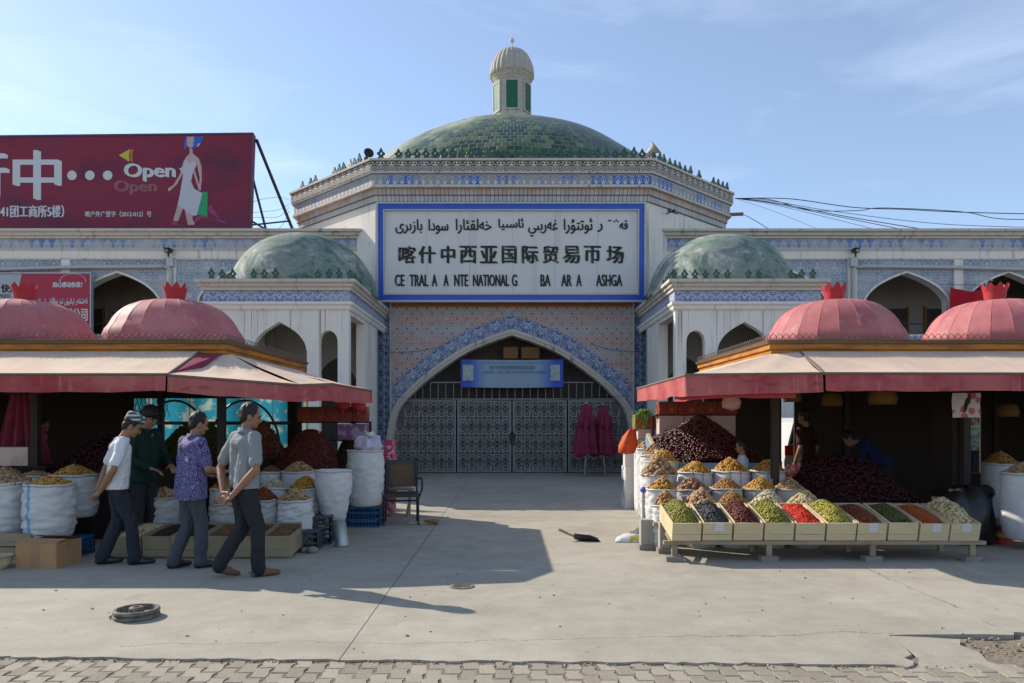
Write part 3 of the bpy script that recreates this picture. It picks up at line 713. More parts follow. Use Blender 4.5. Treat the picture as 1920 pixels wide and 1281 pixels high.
# ------------------------------------------------------------------ wrought-iron gate
def gate():
    y = GY + .28; g = thing('iron_gate', 'tall grey wrought iron gate closed under the tiled arch', 'gate', (0, y, 0))
    def inside(x, z):                     # is a point inside the arch opening?
        for (a, b), (c, d) in zip(ARC, ARC[1:]):
            if abs(x) <= max(abs(a), abs(c)) and a <= 0:
                pass
        ax = abs(x)
        return z < arch_h(ax) - .04
    def arch_h(ax):
        best = 0
        for (a, b), (c, d) in zip(ARC, ARC[1:]):
            if a >= 0 and c >= 0 and min(a, c) <= ax <= max(a, c):
                t = (ax - a) / (c - a) if c != a else 0; best = max(best, b + (d - b) * t)
        return best
    def ribbon(m, pts, w=.012):
        for p, q in zip(pts, pts[1:]):
            d = Vector((q[0] - p[0], q[1] - p[1])); n = Vector((-d.y, d.x)).normalized() * w
            f = [m.V((p[0] + n.x, -.012, p[1] + n.y)), m.V((p[0] - n.x, -.012, p[1] - n.y)), m.V((q[0] - n.x, -.012, q[1] - n.y)), m.V((q[0] + n.x, -.012, q[1] + n.y))]
            bk = [m.V((p[0] + n.x, .008, p[1] + n.y)), m.V((p[0] - n.x, .008, p[1] - n.y)), m.V((q[0] - n.x, .008, q[1] - n.y)), m.V((q[0] + n.x, .008, q[1] + n.y))]
            m.face(f); m.face((f[0], f[3], bk[3], bk[0])); m.face((f[1], bk[1], bk[2], f[2]))
    top = 2.10
    spans = [(-3.40, -1.62), (-1.58, -.02), (.02, 1.58), (1.62, 3.40)]
    for i, (a, b) in enumerate(spans):
        fr = MB(); gbar = MB(); r = .022
        xa, xb = a, b
        # outer leaves follow the arch
        fr.box((max(a, -3.38), -.03, .02), (min(b, 3.38), .03, .075)); fr.box((a if abs(a) < 3.3 else -2.98, -.03, top - .05), (b if abs(b) < 3.3 else 2.98, .03, top))
        if abs(a) < 3.3: fr.box((a, -.03, .075), (a + .05, .03, top - .05))
        if abs(b) < 3.3: fr.box((b - .05, -.03, .075), (b, .03, top - .05))
        for zz in (.56, 1.07, 1.58):
            gbar.box((max(a, -3.3) + .05, -.014, zz - .006), (min(b, 3.3) - .05, .006, zz + .006))
        lf = fr.build('gate_leaf', M['gate_frame'], g); gbar.build('cross_bar', M['black_metal'], lf)
        gr = MB(); pw = .225; n = round((b - a - .1) / pw); pw = (b - a - .1) / n
        for k in range(n):
            cx = a + .05 + pw * (k + .5)
            for row in range(8):
                z0 = .075 + row * .2525; z1 = z0 + .2525; cz = (z0 + z1) / 2; hw = pw * .46; hh = .12
                if not (inside(cx - hw, z1) and inside(cx + hw, z1)): continue
                up = 1 if row % 2 else -1
                for s in (-1, 1):         # scrolls, heart and lancet of one motif
                    ribbon(gr, [(cx + s * hw * (.55 - .33 * math.cos(t) * (1 - t / 9)), cz + up * (-.045 + .055 * math.sin(t) * (1 - t / 9))) for t in [k2 * .62 for k2 in range(9)]], .0125)
                    ribbon(gr, [(cx, cz - up * .115), (cx + s * hw * .35, cz - up * .02), (cx + s * hw * .75, cz + up * .06), (cx + s * hw * .5, cz + up * .112), (cx + s * hw * .12, cz + up * .07)], .014)
                    ribbon(gr, [(cx + s * hw * 1.06, z0), (cx + s * hw * 1.06, z1)], .008)
                    ribbon(gr, [(cx, cz + up * .03), (cx + s * hw * .22, cz - up * .05), (cx, cz - up * .10)], .012)
        gr.build('grille', M['grille'], lf)
        # solid sheet behind the scrollwork
        sh = MB(); pts = [(a, .05)] + ([(b, .05)] if True else [])
        xs = [a + (b - a) * t / 14 for t in range(15)]
        for x0, x1 in zip(xs, xs[1:]):
            h0 = min(top - .02, max(arch_h(abs(x0)) - .03, .1)); h1 = min(top - .02, max(arch_h(abs(x1)) - .03, .1))
            sh.poly([(x0, .02, .06), (x1, .02, .06), (x1, .02, h1), (x0, .02, h0)])
        sh.build('backing_sheet', M['gate_sheet'], lf)
    m = MB()
    m.box((-2.95, -.02, 2.115), (2.95, .02, 2.15)); m.box((-2.36, -.02, 2.60), (2.36, .02, 2.63))
    m.build('rail', M['gate_frame'], g)
    x = -2.8
    while x < 2.85:
        h = min(2.60, arch_h(abs(x)) - .05); r_ = MB(); r_.box((x - .009, -.009, 2.15), (x + .009, .009, h)); r_.build('bar', M['gate_frame'], g); x += .222
    lk = MB(); lk.box((-.045, -.07, .92), (.045, -.03, 1.07)); lk.tube([(-.02, -.05, 1.07), (-.02, -.05, 1.12), (.02, -.05, 1.12), (.02, -.05, 1.07)], .008); lk.tube([(.0, -.06, 1.2), (-.06, -.06, 1.1), (-.05, -.06, .85), (.06, -.06, .8), (.07, -.06, 1.1), (0, -.06, 1.2)], .014, 6)
    lk.build('padlock_and_chain', M['black_metal'], g)
M['gate_sheet'] = mat('dark_grey_gate_sheet', var((.15, .14, .13), .4, 3), .7)
M['gate_frame'] = mat('gate_frame_steel', var((.26, .26, .25), .25), .5, .4)
gate()

# ------------------------------------------------------------------ sign over the arch
def market_sign():
    y = 20.98; k = y / F; g = thing('market_sign', 'large white sign in a blue frame with black Uyghur, Chinese and English lettering', 'sign', (0, y, 4.8))
    X = lambda px: (px - 960) * k
    Z = lambda py: H + (HY - py) * k - 4.8
    fn = lambda a, b, t: (a, -t - (b - 1.4) * .02 - .12, b)
    def slab(x0, x1, z0, z1, t0, t1, m):
        c = [fn(a, b, t) for t in (t0, t1) for a, b in ((x0, z0), (x1, z0), (x1, z1), (x0, z1))]; i = [m.V(p) for p in c]
        for q in ((4, 5, 6, 7), (0, 4, 7, 3), (1, 2, 6, 5), (0, 1, 5, 4), (3, 7, 6, 2), (0, 3, 2, 1)): m.face([i[j] for j in q])
    x0, x1, z0, z1 = X(708), X(1209), Z(568), Z(383)
    m = MB(); slab(x0 + .03, x1 - .03, z0 + .03, z1 - .03, -.25, .0, m); m.build('box', M['alu'], g)
    m = MB(); a0, a1, b0, b1 = X(722), X(1199), Z(553), Z(396)
    n = 6
    for i in range(n): slab(a0 + (a1 - a0) * i / n + .004, a0 + (a1 - a0) * (i + 1) / n - .004, b0, b1, .001, .012, m)
    m.build('panel', M['sign_white'], g)
    def frame(X0, X1, Z0, Z1, w, t, nm, mt, w2=None):
        m = MB(); w2 = w2 or w
        slab(X0, X1, Z1 - w2, Z1, .0, t, m); slab(X0, X1, Z0, Z0 + w2, .0, t, m); slab(X0, X0 + w, Z0 + w2, Z1 - w2, .0, t, m); slab(X1 - w, X1, Z0 + w2, Z1 - w2, .0, t, m); m.build(nm, M[mt], g)
    frame(x0, x1, z0, z1, .05, .09, 'outer_trim', 'alu'); frame(x0 + .05, x1 - .05, z0 + .05, z1 - .05, .14, .06, 'blue_frame', 'sign_blue', .15); frame(x0 + .19, x1 - .19, z0 + .2, z1 - .2, .035, .075, 'inner_trim', 'alu')
    def px3(x): return X(690 + x / 3.285)
    def pz3(v): return Z(370 + v / 3.285)
    for w, a, b, t, bt in (('قە', 1545, 1594, 152, 205), ('ئوتتۇرا', 1205, 1378, 140, 232), ('غەربىي', 988, 1165, 150, 250), ('ئاسىيا', 805, 957, 140, 210), ('خەلقئارا', 545, 762, 143, 232), ('سودا', 378, 497, 145, 235), ('بازىرى', 176, 338, 145, 232), ('ر', 1410, 1440, 172, 222)):
        u = MB(); u.text(arabic(w), px3(a), px3(b), pz3(bt), pz3(t), fn, .03, .009); u.build('lettering', M['letter'], g)
    u = MB()
    for cx, cz in ((1480, 152), (1490, 152), (1512, 158), (1524, 150), (1534, 158)): slab(px3(cx - 4), px3(cx + 4), pz3(cz + 4), pz3(cz - 4), .012, .03, u)
    u.build('lettering_dots', M['letter'], g)
    for ch, a, b in zip('喀什中西亚国际贸易帀场', (196, 318, 455, 570, 695, 828, 950, 1078, 1200, 1330, 1468), (296, 418, 537, 668, 796, 912, 1046, 1170, 1300, 1428, 1568)):
        c = MB(); c.text(ch, px3(a), px3(b), pz3(412), pz3(308), fn, .03, .020); c.build('lettering', M['letter_worn'], g)
    for w, a, b in (('CE', 172, 227), ('TRAL', 262, 373), ('A', 398, 428), ('A', 470, 498), ('NTE', 535, 617), ('NATIONAL', 650, 868), ('G', 888, 918), ('BA', 1063, 1122), ('AR', 1190, 1251), ('A', 1282, 1312), ('ASHGA', 1404, 1560)):
        e = MB(); e.text(w, px3(a), px3(b), pz3(552), pz3(482), fn, .03, .011); e.build('lettering', M['letter'], g)
                                  # pale ghosts of fallen letters
    for w, a, b in (('O', 1008, 1038), ('N', 243, 254), ('I', 443, 447)): gh = MB(); gh.text(w, px3(a), px3(b), pz3(552), pz3(486), fn, .0135, 0); gh.build('letter_ghost', M['ghost'], g)
M['ghost'] = mat('letter_ghost', var((.54, .53, .51), .15), .5)
M['letter_worn'] = mat('worn_black_letter', lambda b: b.mix(b.noise(b.scale(None, (3, 3, 3)), scale=2.5, detail=6).step(.56, .62) * .8, (.02, .022, .024), (.16, .19, .12)), .5)
market_sign()

def banner():
    y = GY + .12; k = y / F; X = lambda px: (px - 960) * k; Z = lambda py: H + (HY - py) * k
    g = thing('printed_banner', 'blue and white printed banner hung across the arch above the gate', 'banner', (0, y, 2.4))
    m = MB(); n = 24; x0, x1, zb, zt = X(864), X(1056), Z(726) - 2.4, Z(674) - 2.4
    W = lambda t: .025 * math.sin(t * 9) * (.4 + t * .6)
    f_ = [[m.V((x0 + (x1 - x0) * i / n, W(i / n) * (j / 3 - .5), zb + (zt - zb) * j / 3 - .02 * math.sin(math.pi * i / n))) for i in range(n + 1)] for j in range(4)]
    for j in range(3):
        for i in range(n): m.face((f_[j][i], f_[j][i + 1], f_[j + 1][i + 1], f_[j + 1][i]), [(i / n, j / 3), ((i + 1) / n, j / 3), ((i + 1) / n, (j + 1) / 3), (i / n, (j + 1) / 3)])
    m.build('sheet', M['banner'], g, smooth=True)
    fn = lambda a, b, t: (a, -.03 - t, b)
    t = MB(); t.text('喀什市中西亚国际贸易市场欢迎您', X(918), X(1003), Z(693) - 2.4, Z(685.5) - 2.4, fn, .002); t.text('CENTRAL  WEST ASIA INTERNATIONAL MARKET', X(905), X(1025), Z(700) - 2.4, Z(696) - 2.4, fn, .002)
    t.text(arabic('قەشقەر ئوتتۇرا غەربىي ئاسىيا خەلقئارا سودا بازىرى'), X(905), X(1020), Z(683) - 2.4, Z(678) - 2.4, fn, .002)
    t.build('lettering', M['banner_text'], g)
    for a, b in ((868, 888), (1032, 1050)):
        p = MB(); p.box((X(a), -.035, Z(714) - 2.4), (X(b), -.028, Z(684) - 2.4)); p.build('printed_picture', M['banner_pic'], g)
    for i, (x, dz) in enumerate(((864, 0), (1056, 0))):
        r_ = MB(); s = -1 if x < 960 else 1; r_.tube([(X(x), 0, Z(675) - 2.4), (X(x) + s * .55, .1, Z(670) - 2.4 - .1)], .008, 5); r_.build('cord', M['cable'], g)
M['banner'] = mat('printed_vinyl', lambda b: b.mix((b.xyz(b.tc('UV'))[0] - .5).abs().step(.22, .44), b.mix(b.noise(scale=1.5), (.34, .40, .46), (.20, .36, .50)), (.03, .10, .50)), .45)
M['banner_text'] = mat('grey_print', var((.10, .14, .22), .1), .5)
M['banner_pic'] = mat('pale_print', lambda b: b.mix(b.noise(scale=14, detail=3).step(.5, .6), (.42, .46, .44), (.25, .38, .40)), .5)
banner()
def boards():
    for lab, x0, x1 in (('left one of two brown boards fixed above the blue banner', 942, 973), ('right one of two brown boards fixed above the blue banner', 976, 1013)):
        y = GY + .6; k = y / F; a, b = (x0 - 960) * k, (x1 - 960) * k; z0, z1 = H + (HY - 674) * k, H + (HY - 649) * k
        g = thing('wooden_board', lab, 'board', ((a + b) / 2, y, z0), group='boards above the banner')
        m = MB(); w = (b - a) / 2; m.box((-w, -.02, 0), (w, .02, z1 - z0)); m.build('panel', M['wood'], g)
        f = MB(); f.box((-w, -.035, 0), (w, -.021, .03)); f.box((-w, -.035, z1 - z0 - .03), (w, -.021, z1 - z0)); f.box((-w, -.035, .03), (-w + .03, -.021, z1 - z0 - .03)); f.box((w - .03, -.035, .03), (w, -.021, z1 - z0 - .03)); f.build('frame', M['post'], g)
boards()

# ------------------------------------------------------------------ arcaded wings
WY = 22.0
def wing(s):
    base = Vector((s * 12, WY, 0))
    side = 'right' if s > 0 else 'left'
    g = thing('arcaded_wing', 'white tiled arcade, ' + ('red cloths hung at its end arch' if s > 0 else 'standing under the big red billboard'), 'building', base, group='arcaded wings beside the gatehouse')
    def mb(): m = MB(); m.off = base; return m
    x0, x1 = sorted((s * 4.4, s * 17.6))
    cs = [(s * 8.3, .92), (s * 11.62, 1.22), (s * 14.62, 1.22)]
    prof = lambda c, w: arch([(w, 4.05), (w, 4.85), (w * .97, 5.12), (w * .74, 5.43), (w * .40, 5.67), (0, 5.86)], c, 4)
    holes = [prof(c, w) for c, w in cs] + [arch([(w, .25), (w, 1.9), (w * .8, 2.3), (0, 2.7)], c, 3) for c, w in cs]
    m = mb(); m.shape([(x0, 0), (x1, 0), (x1, 7.0), (x0, 7.0)], holes, FR(WY), .32)
    m.build('wall', M['plaster'], g)
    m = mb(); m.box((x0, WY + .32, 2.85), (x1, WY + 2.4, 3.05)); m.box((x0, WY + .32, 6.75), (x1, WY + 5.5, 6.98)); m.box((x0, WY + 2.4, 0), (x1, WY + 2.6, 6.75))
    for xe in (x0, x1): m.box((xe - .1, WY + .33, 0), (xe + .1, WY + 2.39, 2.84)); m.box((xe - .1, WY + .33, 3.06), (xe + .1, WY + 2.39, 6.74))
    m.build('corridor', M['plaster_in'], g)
    d = [x0, x1]
    path = [(x0, WY), (x1, WY)]
    for nm, mt, pr in (('cornice', 'stone', [(-.02, 6.87), (.06, 6.87), (.06, 6.93), (.13, 6.95), (.13, 7.02), (.22, 7.05), (.22, 7.12), (-.3, 7.12)]),
                       ('frieze', 'diamonds', [(-.02, 6.57), (.012, 6.57), (.012, 6.86), (-.02, 6.86)]), ('ledge', 'stone', [(-.02, 6.53), (.045, 6.53), (.045, 6.565), (-.02, 6.565)]), ('ledge', 'stone', [(-.02, 6.24), (.05, 6.24), (.05, 6.28), (-.02, 6.28)])):
        m = mb(); m.sweep(path, pr, side=1); m.build(nm, M[mt], g)
    bays = sorted([s * 4.9, s * 6.9, s * 10.0, s * 13.12, s * 16.12])
    for a, b in zip(bays, bays[1:]):
        m = mb(); c = [(cc, w) for cc, w in cs if a < cc < b]
        if c:
            pr = [(x, z) for x, z in prof(*c[0]) if z > 4.86]
            m.shape([(a + .13, 4.87), (pr[0][0] - .08, 4.87)] + [(x, z) for x, z in offset(pr, .07)] + [(pr[-1][0] + .08, 4.87), (b - .13, 4.87), (b - .13, 6.23), (a + .13, 6.23)], [], FR(WY - .012), .011, back=False)
        else: m.shape([(a + .13, 4.87), (b - .13, 4.87), (b - .13, 6.23), (a + .13, 6.23)], [], FR(WY - .012), .011, back=False)
        m.build('tile_panel', M['pale_tile'], g)
        m = mb(); m.shape([(a + .14, 3.3), (b - .14, 3.3), (b - .14, 4.0), (a + .14, 4.0)], [], FR(WY - .012), .011, back=False); m.build('parapet_tile', M['blue_tile'], g)
    for x in bays:
        m = mb(); m.box((x - .13, WY - .07, 0), (x + .13, WY - .001, 6.235)); m.build('pilaster', M['plaster'], g)
    for c, w in cs:
        pr = prof(c, w); m = mb(); strip(m, pr, offset(pr, .06), FV(WY), -.05, .03); m.build('arch_trim', M['plaster'], g)
        m = mb(); m.box((c - w, WY + .12, 4.36), (c + w, WY + .16, 4.40)); m.build('hand_rail', M['post'], g)
        for dx in (-.75, .9):
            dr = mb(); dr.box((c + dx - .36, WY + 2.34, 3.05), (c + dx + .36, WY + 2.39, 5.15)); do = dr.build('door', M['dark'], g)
            fr = mb(); fr.box((c + dx - .42, WY + 2.32, 3.05), (c + dx - .365, WY + 2.395, 5.21)); fr.box((c + dx + .365, WY + 2.32, 3.05), (c + dx + .42, WY + 2.395, 5.21)); fr.build('frame', M['wood'], do)
    m = mb()                               # drain pipe along the wall
    px = s * 10.0
    m.tube([(px, WY - .13, 0), (px, WY - .13, 5.9), (px + s * .05, WY - .14, 6.0), (px + s * .25, WY - .14, 6.03), (s * 13, WY - .14, 6.0), (s * 15, WY - .14, 5.94), (s * 17.5, WY - .14, 5.9)], .055, 10); m.box((px - .1, WY - .2, 6.02), (px + .1, WY - .02, 6.28)); m.build('drain_pipe', M['pipe'], g, smooth=40)
    # small surveillance camera on the bracket
    c = thing('security_camera', 'small dark surveillance camera on the ' + ('arcade to the right of the gatehouse' if s > 0 else 'arcade under the billboard'), 'camera', (px + s * .05, WY - .16, 6.3), group='cameras on the arcades')
    k = MB(); k.box((-.02, -.02, 0), (.02, .02, .12)); k.build('bracket', M['black_metal'], c)
    k = MB(); k.tube([(.0, -.12, .16), (.0, .1, .20)], .075, 10); k.box((-.085, -.17, .225), (.085, .12, .24)); k.build('housing', M['black_metal'], c)
    k = MB(); k.tube([(.0, -.121, .16), (.0, -.135, .158)], .04, 10); k.build('lens', M['steel'], c)
M['pipe'] = mat('grey_plastic_pipe', var((.46, .45, .44), .15), .5)
wing(-1); wing(1)

# ------------------------------------------------------------------ domed porches
def porch(s):
    base = Vector((s * 5.3, 19, 0)); q = 'right' if s > 0 else 'left'
    g = thing('domed_porch', 'white porch with flaked green dome, ' + ('beside the gate above the leafy plant' if s > 0 else 'behind the stall where three men walk'), 'porch', base, group='domed porches flanking the gate')
    def mb(): m = MB(); m.off = base; return m
    fy = 16.75; xi, xo = s * 3.66, s * 6.9
    a, b = sorted((xi, xo))
    wide = arch([(.62, 0), (.62, 3.05), (.56, 3.28), (.36, 3.52), (0, 3.74)], s * 5.22, 4)
    nar = arch([(.21, 0), (.21, 3.25), (.19, 3.40), (.11, 3.51), (0, 3.55)], s * 4.12, 4)
    outer = [(a, 0)] + (wide + nar if s < 0 else nar + wide) + [(b, 0), (b, 4.2), (a, 4.2)]
    m = mb(); m.shape(outer, [], FR(fy), .22)
    for x in (xi, xo):                     # side walls with openings
        t = -1 if x > s * 5.3 else 1
        m.shape([(fy + .22, 3.92), (20.2, 3.92), (20.2, 4.2), (fy + .22, 4.2)], [], (lambda u, z, tt, x=x, t=t: (x + t * tt, u, z)), .22)
        m.box((min(x, x + t * .22), 18.6, 0), (max(x, x + t * .22), 20.2, 3.918))
    m.build('wall', M['porch_plaster'], g)
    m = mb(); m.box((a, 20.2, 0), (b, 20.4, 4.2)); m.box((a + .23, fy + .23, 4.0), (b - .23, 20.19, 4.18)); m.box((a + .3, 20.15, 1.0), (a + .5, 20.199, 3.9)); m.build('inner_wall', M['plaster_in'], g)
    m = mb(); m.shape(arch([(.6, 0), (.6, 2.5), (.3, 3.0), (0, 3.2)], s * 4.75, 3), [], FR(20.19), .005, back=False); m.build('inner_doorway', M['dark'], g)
    path = [(xi, GY - .01), (xi, fy), (xo, fy), (xo, WY - .01)] if s < 0 else [(xi, GY - .01), (xi, fy), (xo, fy), (xo, WY - .01)]
    sd = 1 if s > 0 else -1
    for nm, mt, pr in (('cornice', 'stone', [(-.02, 4.44), (.06, 4.44), (.06, 4.50), (.11, 4.53), (.11, 4.58), (.17, 4.61), (.17, 4.68), (-.3, 4.68)]),
                       ('frieze', 'blue_tile', [(-.02, 4.19), (.02, 4.19), (.02, 4.435), (-.02, 4.435)]), ('lower_moulding', 'plaster', [(-.02, 4.0), (.02, 4.0), (.05, 4.04), (.05, 4.09), (.09, 4.13), (.09, 4.185), (-.02, 4.185)])):
        m = mb(); m.sweep(path, pr, side=sd)
        if mt == 'blue_tile':
            m.uv = [[(u, v - 4.31) for u, v in q] if q else None for q in m.uv]
        m.build(nm, M[mt], g)
    m = mb(); m.box((a + .02, fy + .02, 4.21), (b - .02, GY - .02, 4.6)); m.build('roof', M['roof'], g)
    C_ = Vector((s * 5.28, 19.0, 4.58)); m = mb()
    prof = [(1.86 * math.cos(t) ** .9, 1.62 * math.sin(t) ** 1.05) for t in [R(2) + R(87) * k / 26 for k in range(27)]] + [(.01, 1.62)]
    m.lathe(prof, C_, 64, jit=lambda r, z, an: Vector((math.cos(an), math.sin(an), .4)) * .07 * noise.noise((r * math.cos(an), r * math.sin(an), z + s * 3)))
    m.build('dome', M['worn_dome'], g, smooth=True)
    z = 4.68; y = fy - .05
    if s < 0: crests(g, (-6.72, y, z), (-3.62, y, z), .238, .85, skip=(3, 7, 8, 9))
    else: crests(g, (3.62, y, z), (6.72, y, z), .238, .85, skip=(6, 9, 10))
    crests(g, (xi - s * .0, fy + .3, z), (xi, GY - .5, z), .26, .85)
porch(-1); porch(1)
# ------------------------------------------------------------------ billboard on the left roof
def billboard():
    y = 22.7; k = y / F; z0 = 7.1; xb = -12.4
    g = thing('billboard', 'long dark red billboard with a drawn woman in white, on the roof', 'billboard', (xb, y, z0))
    X = lambda px: (px - 960) * k - xb
    Z = lambda py: H + (HY - py) * k - z0
    m = MB(); tl, tr, bl, br = (X(-130), Z(257)), (X(475), Z(250.5)), (X(-130), Z(429)), (X(469), Z(428))
    m.shape([bl, br, tr, tl], [], FR(0), .22); m.build('panel', M['bill_red'], g)
    m = MB(); m.bar((tr[0], -.01, tr[1]), (br[0], -.01, br[1]), .05, .05, (0, 1, 0)); m.bar((tl[0], .0, tl[1]), (tr[0], .0, tr[1]), .05, .05); m.bar((bl[0], .0, bl[1]), (br[0], .0, br[1]), .05, .05); m.build('edge_frame', M['bill_edge'], g)
    fn = lambda a, b, t: (a, -.003 - t, b)
    w = MB()
    w.text('中', X(27), X(113), Z(374), Z(283), fn, .004, .05)
    w.text('行', X(-90), X(15), Z(374), Z(283), fn, .004, .05)
    for cx in (135, 168.5, 202): w.shape([(X(cx) + .145 * math.cos(t), Z(329) + .145 * math.sin(t)) for t in [2 * math.pi * i / 24 for i in range(24)]], [], FR(-.004), 0)
    w.text('Open', X(234), X(328), Z(340), Z(307), fn, .004, .03)
    w.text('41团工商所5楼）', X(1), X(120), Z(408), Z(385), fn, .004, .012)
    w.build('lettering', M['bill_white'], g)
    w = MB(); w.text('喀户外广登字（2012-012）号', X(160), X(284), Z(407), Z(396), fn, .004, .004); w.build('small_lettering', M['bill_white'], g)
    w = MB(); w.text('Open', X(215), X(293), Z(365.5), Z(339), fn, .003, .025); w.build('faded_lettering', M['bill_faded'], g)
    def pl(nm, mt, polys, t=.003):
        for i, p in enumerate(polys): m = MB(); m.shape([(X(200 + a / 6.4036), Z(240 + b / 6.4036)) for a, b in p], [], FR(-t - .0006 * i), 0); m.build(nm, M[mt], g)
    pl('arrow', 'bill_yellow', [[(147, 328), (285, 252), (268, 330), (274, 408)]]); pl('arrow_edge', 'bill_orange', [[(290, 262), (325, 252), (305, 330), (318, 408), (285, 395), (280, 330)]])
    pl('drawn_shadow', 'bill_pink', [[(1050, 1130), (1090, 1060), (1190, 1060), (1240, 1075), (1150, 1075), (1075, 1125)], [(1225, 940), (1270, 915), (1262, 960), (1300, 1000), (1372, 1130), (1310, 1060), (1225, 1010)], [(780, 1165), (800, 1115), (850, 1118), (845, 1165)], [(1150, 1080), (1430, 1120), (1450, 1150), (1300, 1110)]])
    pl('drawn_skin', 'bill_skin', [[(958, 105), (1050, 105), (1052, 200), (1000, 262), (960, 200)], [(998, 250), (1032, 250), (1036, 310), (1110, 370), (1140, 470), (1143, 620), (1130, 750), (1108, 750), (1040, 530), (1058, 500), (1110, 690), (1118, 600), (1085, 440), (1060, 500), (930, 500), (920, 545), (840, 680), (760, 757), (735, 760), (742, 722), (800, 690), (880, 560), (925, 400), (960, 345), (996, 310)],
                                [(855, 920), (920, 960), (860, 1118), (798, 1114)], [(935, 965), (1035, 1050), (1030, 1100), (1060, 1140), (1050, 1165), (975, 1165)], [(1075, 200), (1110, 170), (1130, 185), (1105, 225), (1080, 228)]], .004)
    pl('drawn_hair', 'bill_blue', [[(950, 105), (968, 105), (958, 180), (955, 248), (926, 248)], [(1045, 105), (1165, 105), (1150, 160), (1100, 190), (1060, 240), (1020, 268), (1045, 200), (1050, 150)]], .008)
    pl('drawn_dress', 'bill_dress', [[(955, 380), (1000, 440), (1045, 385), (1078, 440), (1040, 530), (1015, 640), (1050, 730), (1150, 785), (1085, 1050), (1035, 1055), (925, 975), (852, 925), (880, 800), (920, 560), (870, 490), (925, 465), (930, 420)]], .008)
    pl('drawn_bag', 'bill_green', [[(1140, 768), (1212, 770), (1212, 1068), (1085, 1040), (1150, 790)]], .009)
    pl('drawn_face', 'letter', [[(960, 180), (985, 184), (985, 188), (960, 184)], [(1020, 184), (1048, 178), (1048, 183), (1020, 188)], [(980, 232), (1008, 232), (994, 246)]], .010)
    # steelwork behind and below
    m = MB()
    for px in (-90, 30, 165, 200, 315, 460): m = MB(); m.bar((X(px), .12, Z(428)), (X(px) + .12, .9, -.02), .045, .045); m.bar((X(px), .2, Z(428)), (X(px), .2, -.02), .045, .045); m.bar((X(px) + .02, .25, Z(300)), (X(px) + .05, 2.4, -.02), .06, .06); m.build('strut', M['black_metal'], g)
    m = MB()
    m.bar((tr[0] + .02, .2, tr[1] - .1), (tr[0] + .85, 2.3, -.02), .07, .07); m.bar((br[0], .2, br[1] + .15), (tr[0] + .62, 1.6, .9), .05, .05); m.bar((br[0] - .0, .15, br[1] + .25), (br[0] + .95, .7, -.02), .05, .05)
    m.build('back_brace', M['black_metal'], g)
    for px in (125, 232):
        b_ = MB(); a, c = X(px - 16), X(px + 16)
        for z in (.05, Z(431)): b_.bar((a, -.15, z), (c, -.15, z), .03, .03); b_.bar((a, -.15, z), (a, .1, z), .03, .03)
        b_.bar((a, -.15, .0), (a, -.15, Z(431)), .03, .03); b_.bar((c, -.15, .0), (c, -.15, Z(431)), .03, .03); b_.bar((a, -.15, .05), (c, -.15, Z(431)), .02, .02); b_.build('bracket', M['black_metal'], g)
def bill(b):
    n = b.noise(b.scale(None, (.35, 1, .6)), scale=1.2, detail=3); x, y, z = b.xyz()
    c = b.ramp(n, [(.3, (.10, .02, .05)), (.5, (.22, .02, .045)), (.7, (.17, .025, .06))])
    return {'c': b.mul(c, .9 + b.noise(scale=6, detail=4) * .2), 'rough': .5}
M['bill_red'] = mat('printed_red_vinyl', bill, .5)
for nm, c in (('bill_white', (.56, .58, .60)), ('bill_faded', (.28, .10, .12)), ('bill_yellow', (.50, .46, .06)), ('bill_orange', (.50, .17, .04)), ('bill_pink', (.33, .05, .17)), ('bill_skin', (.50, .36, .34)), ('bill_blue', (.03, .12, .55)), ('bill_dress', (.50, .50, .55)), ('bill_green', (.03, .33, .12)), ('bill_edge', (.10, .06, .09))):
    M[nm] = mat('print_' + nm[5:], var(c, .08), .5)
billboard()

def shop_sign():
    y = WY - .32; k = y / F; X = lambda px: (px - 960) * k + 14.6; Z = lambda py: H + (HY - py) * k - 3.3
    g = thing('shop_sign', 'red and grey shop sign with Chinese and Uyghur lettering hung on the left arcade', 'sign', (-14.6, y, 3.3))
    m = MB(); m.box((X(-110), 0, 0), (X(169), .12, Z(513))); m.build('panel', M['shop_red'], g)
    fn = lambda a, b, t: (a, -.002 - t, b)
    m = MB(); m.shape([(X(-110), Z(570)), (X(28), Z(570)), (X(41), Z(514.5)), (X(-110), Z(514.5))], [], FR(-.004), 0); m.build('grey_field', M['shop_grey'], g)
    m = MB(); m.text('快运', X(3), X(33), Z(549), Z(533), fn, .005, .012); m.text('EXPRESS', X(-12), X(20), Z(559), Z(552), fn, .005, .003); m.build('dark_lettering', M['letter'], g)
    m = MB(); m.text('用心感动你我！', X(99), X(154), Z(539), Z(529), fn, .004, .006); m.text('有限公司', X(108), X(164), Z(602), Z(578), fn, .004, .008)
    m.text(arabic('قەشقەر تيانيۇن تىز يوللاش شىركىتى'), X(60), X(164), Z(573), Z(559), fn, .004, .003); m.text('电话', X(140), X(162), Z(612), Z(605), fn, .004, .002); m.text('7', X(157), X(161), Z(632), Z(623), fn, .004, .002)
    for i in range(20):
        t = R(200 - i * 11); cx, cy = X(137) + .37 * math.cos(t), Z(533) + .20 * math.sin(t) + .1; m.box((cx - .012, -.008, cy - .012), (cx + .012, -.004, cy + .012))
    m.build('lettering', M['bill_white'], g)
    f = MB(); f.box((X(169), -.01, -.02), (X(169) + .03, .13, Z(513))); f.box((X(-110), -.01, Z(513)), (X(169) + .03, .13, Z(513) + .03)); f.build('edge_frame', M['alu'], g)
M['shop_red'] = mat('shop_sign_red', var((.36, .03, .06), .12), .45); M['shop_grey'] = mat('shop_sign_grey', var((.36, .38, .42), .1), .5)
shop_sign()

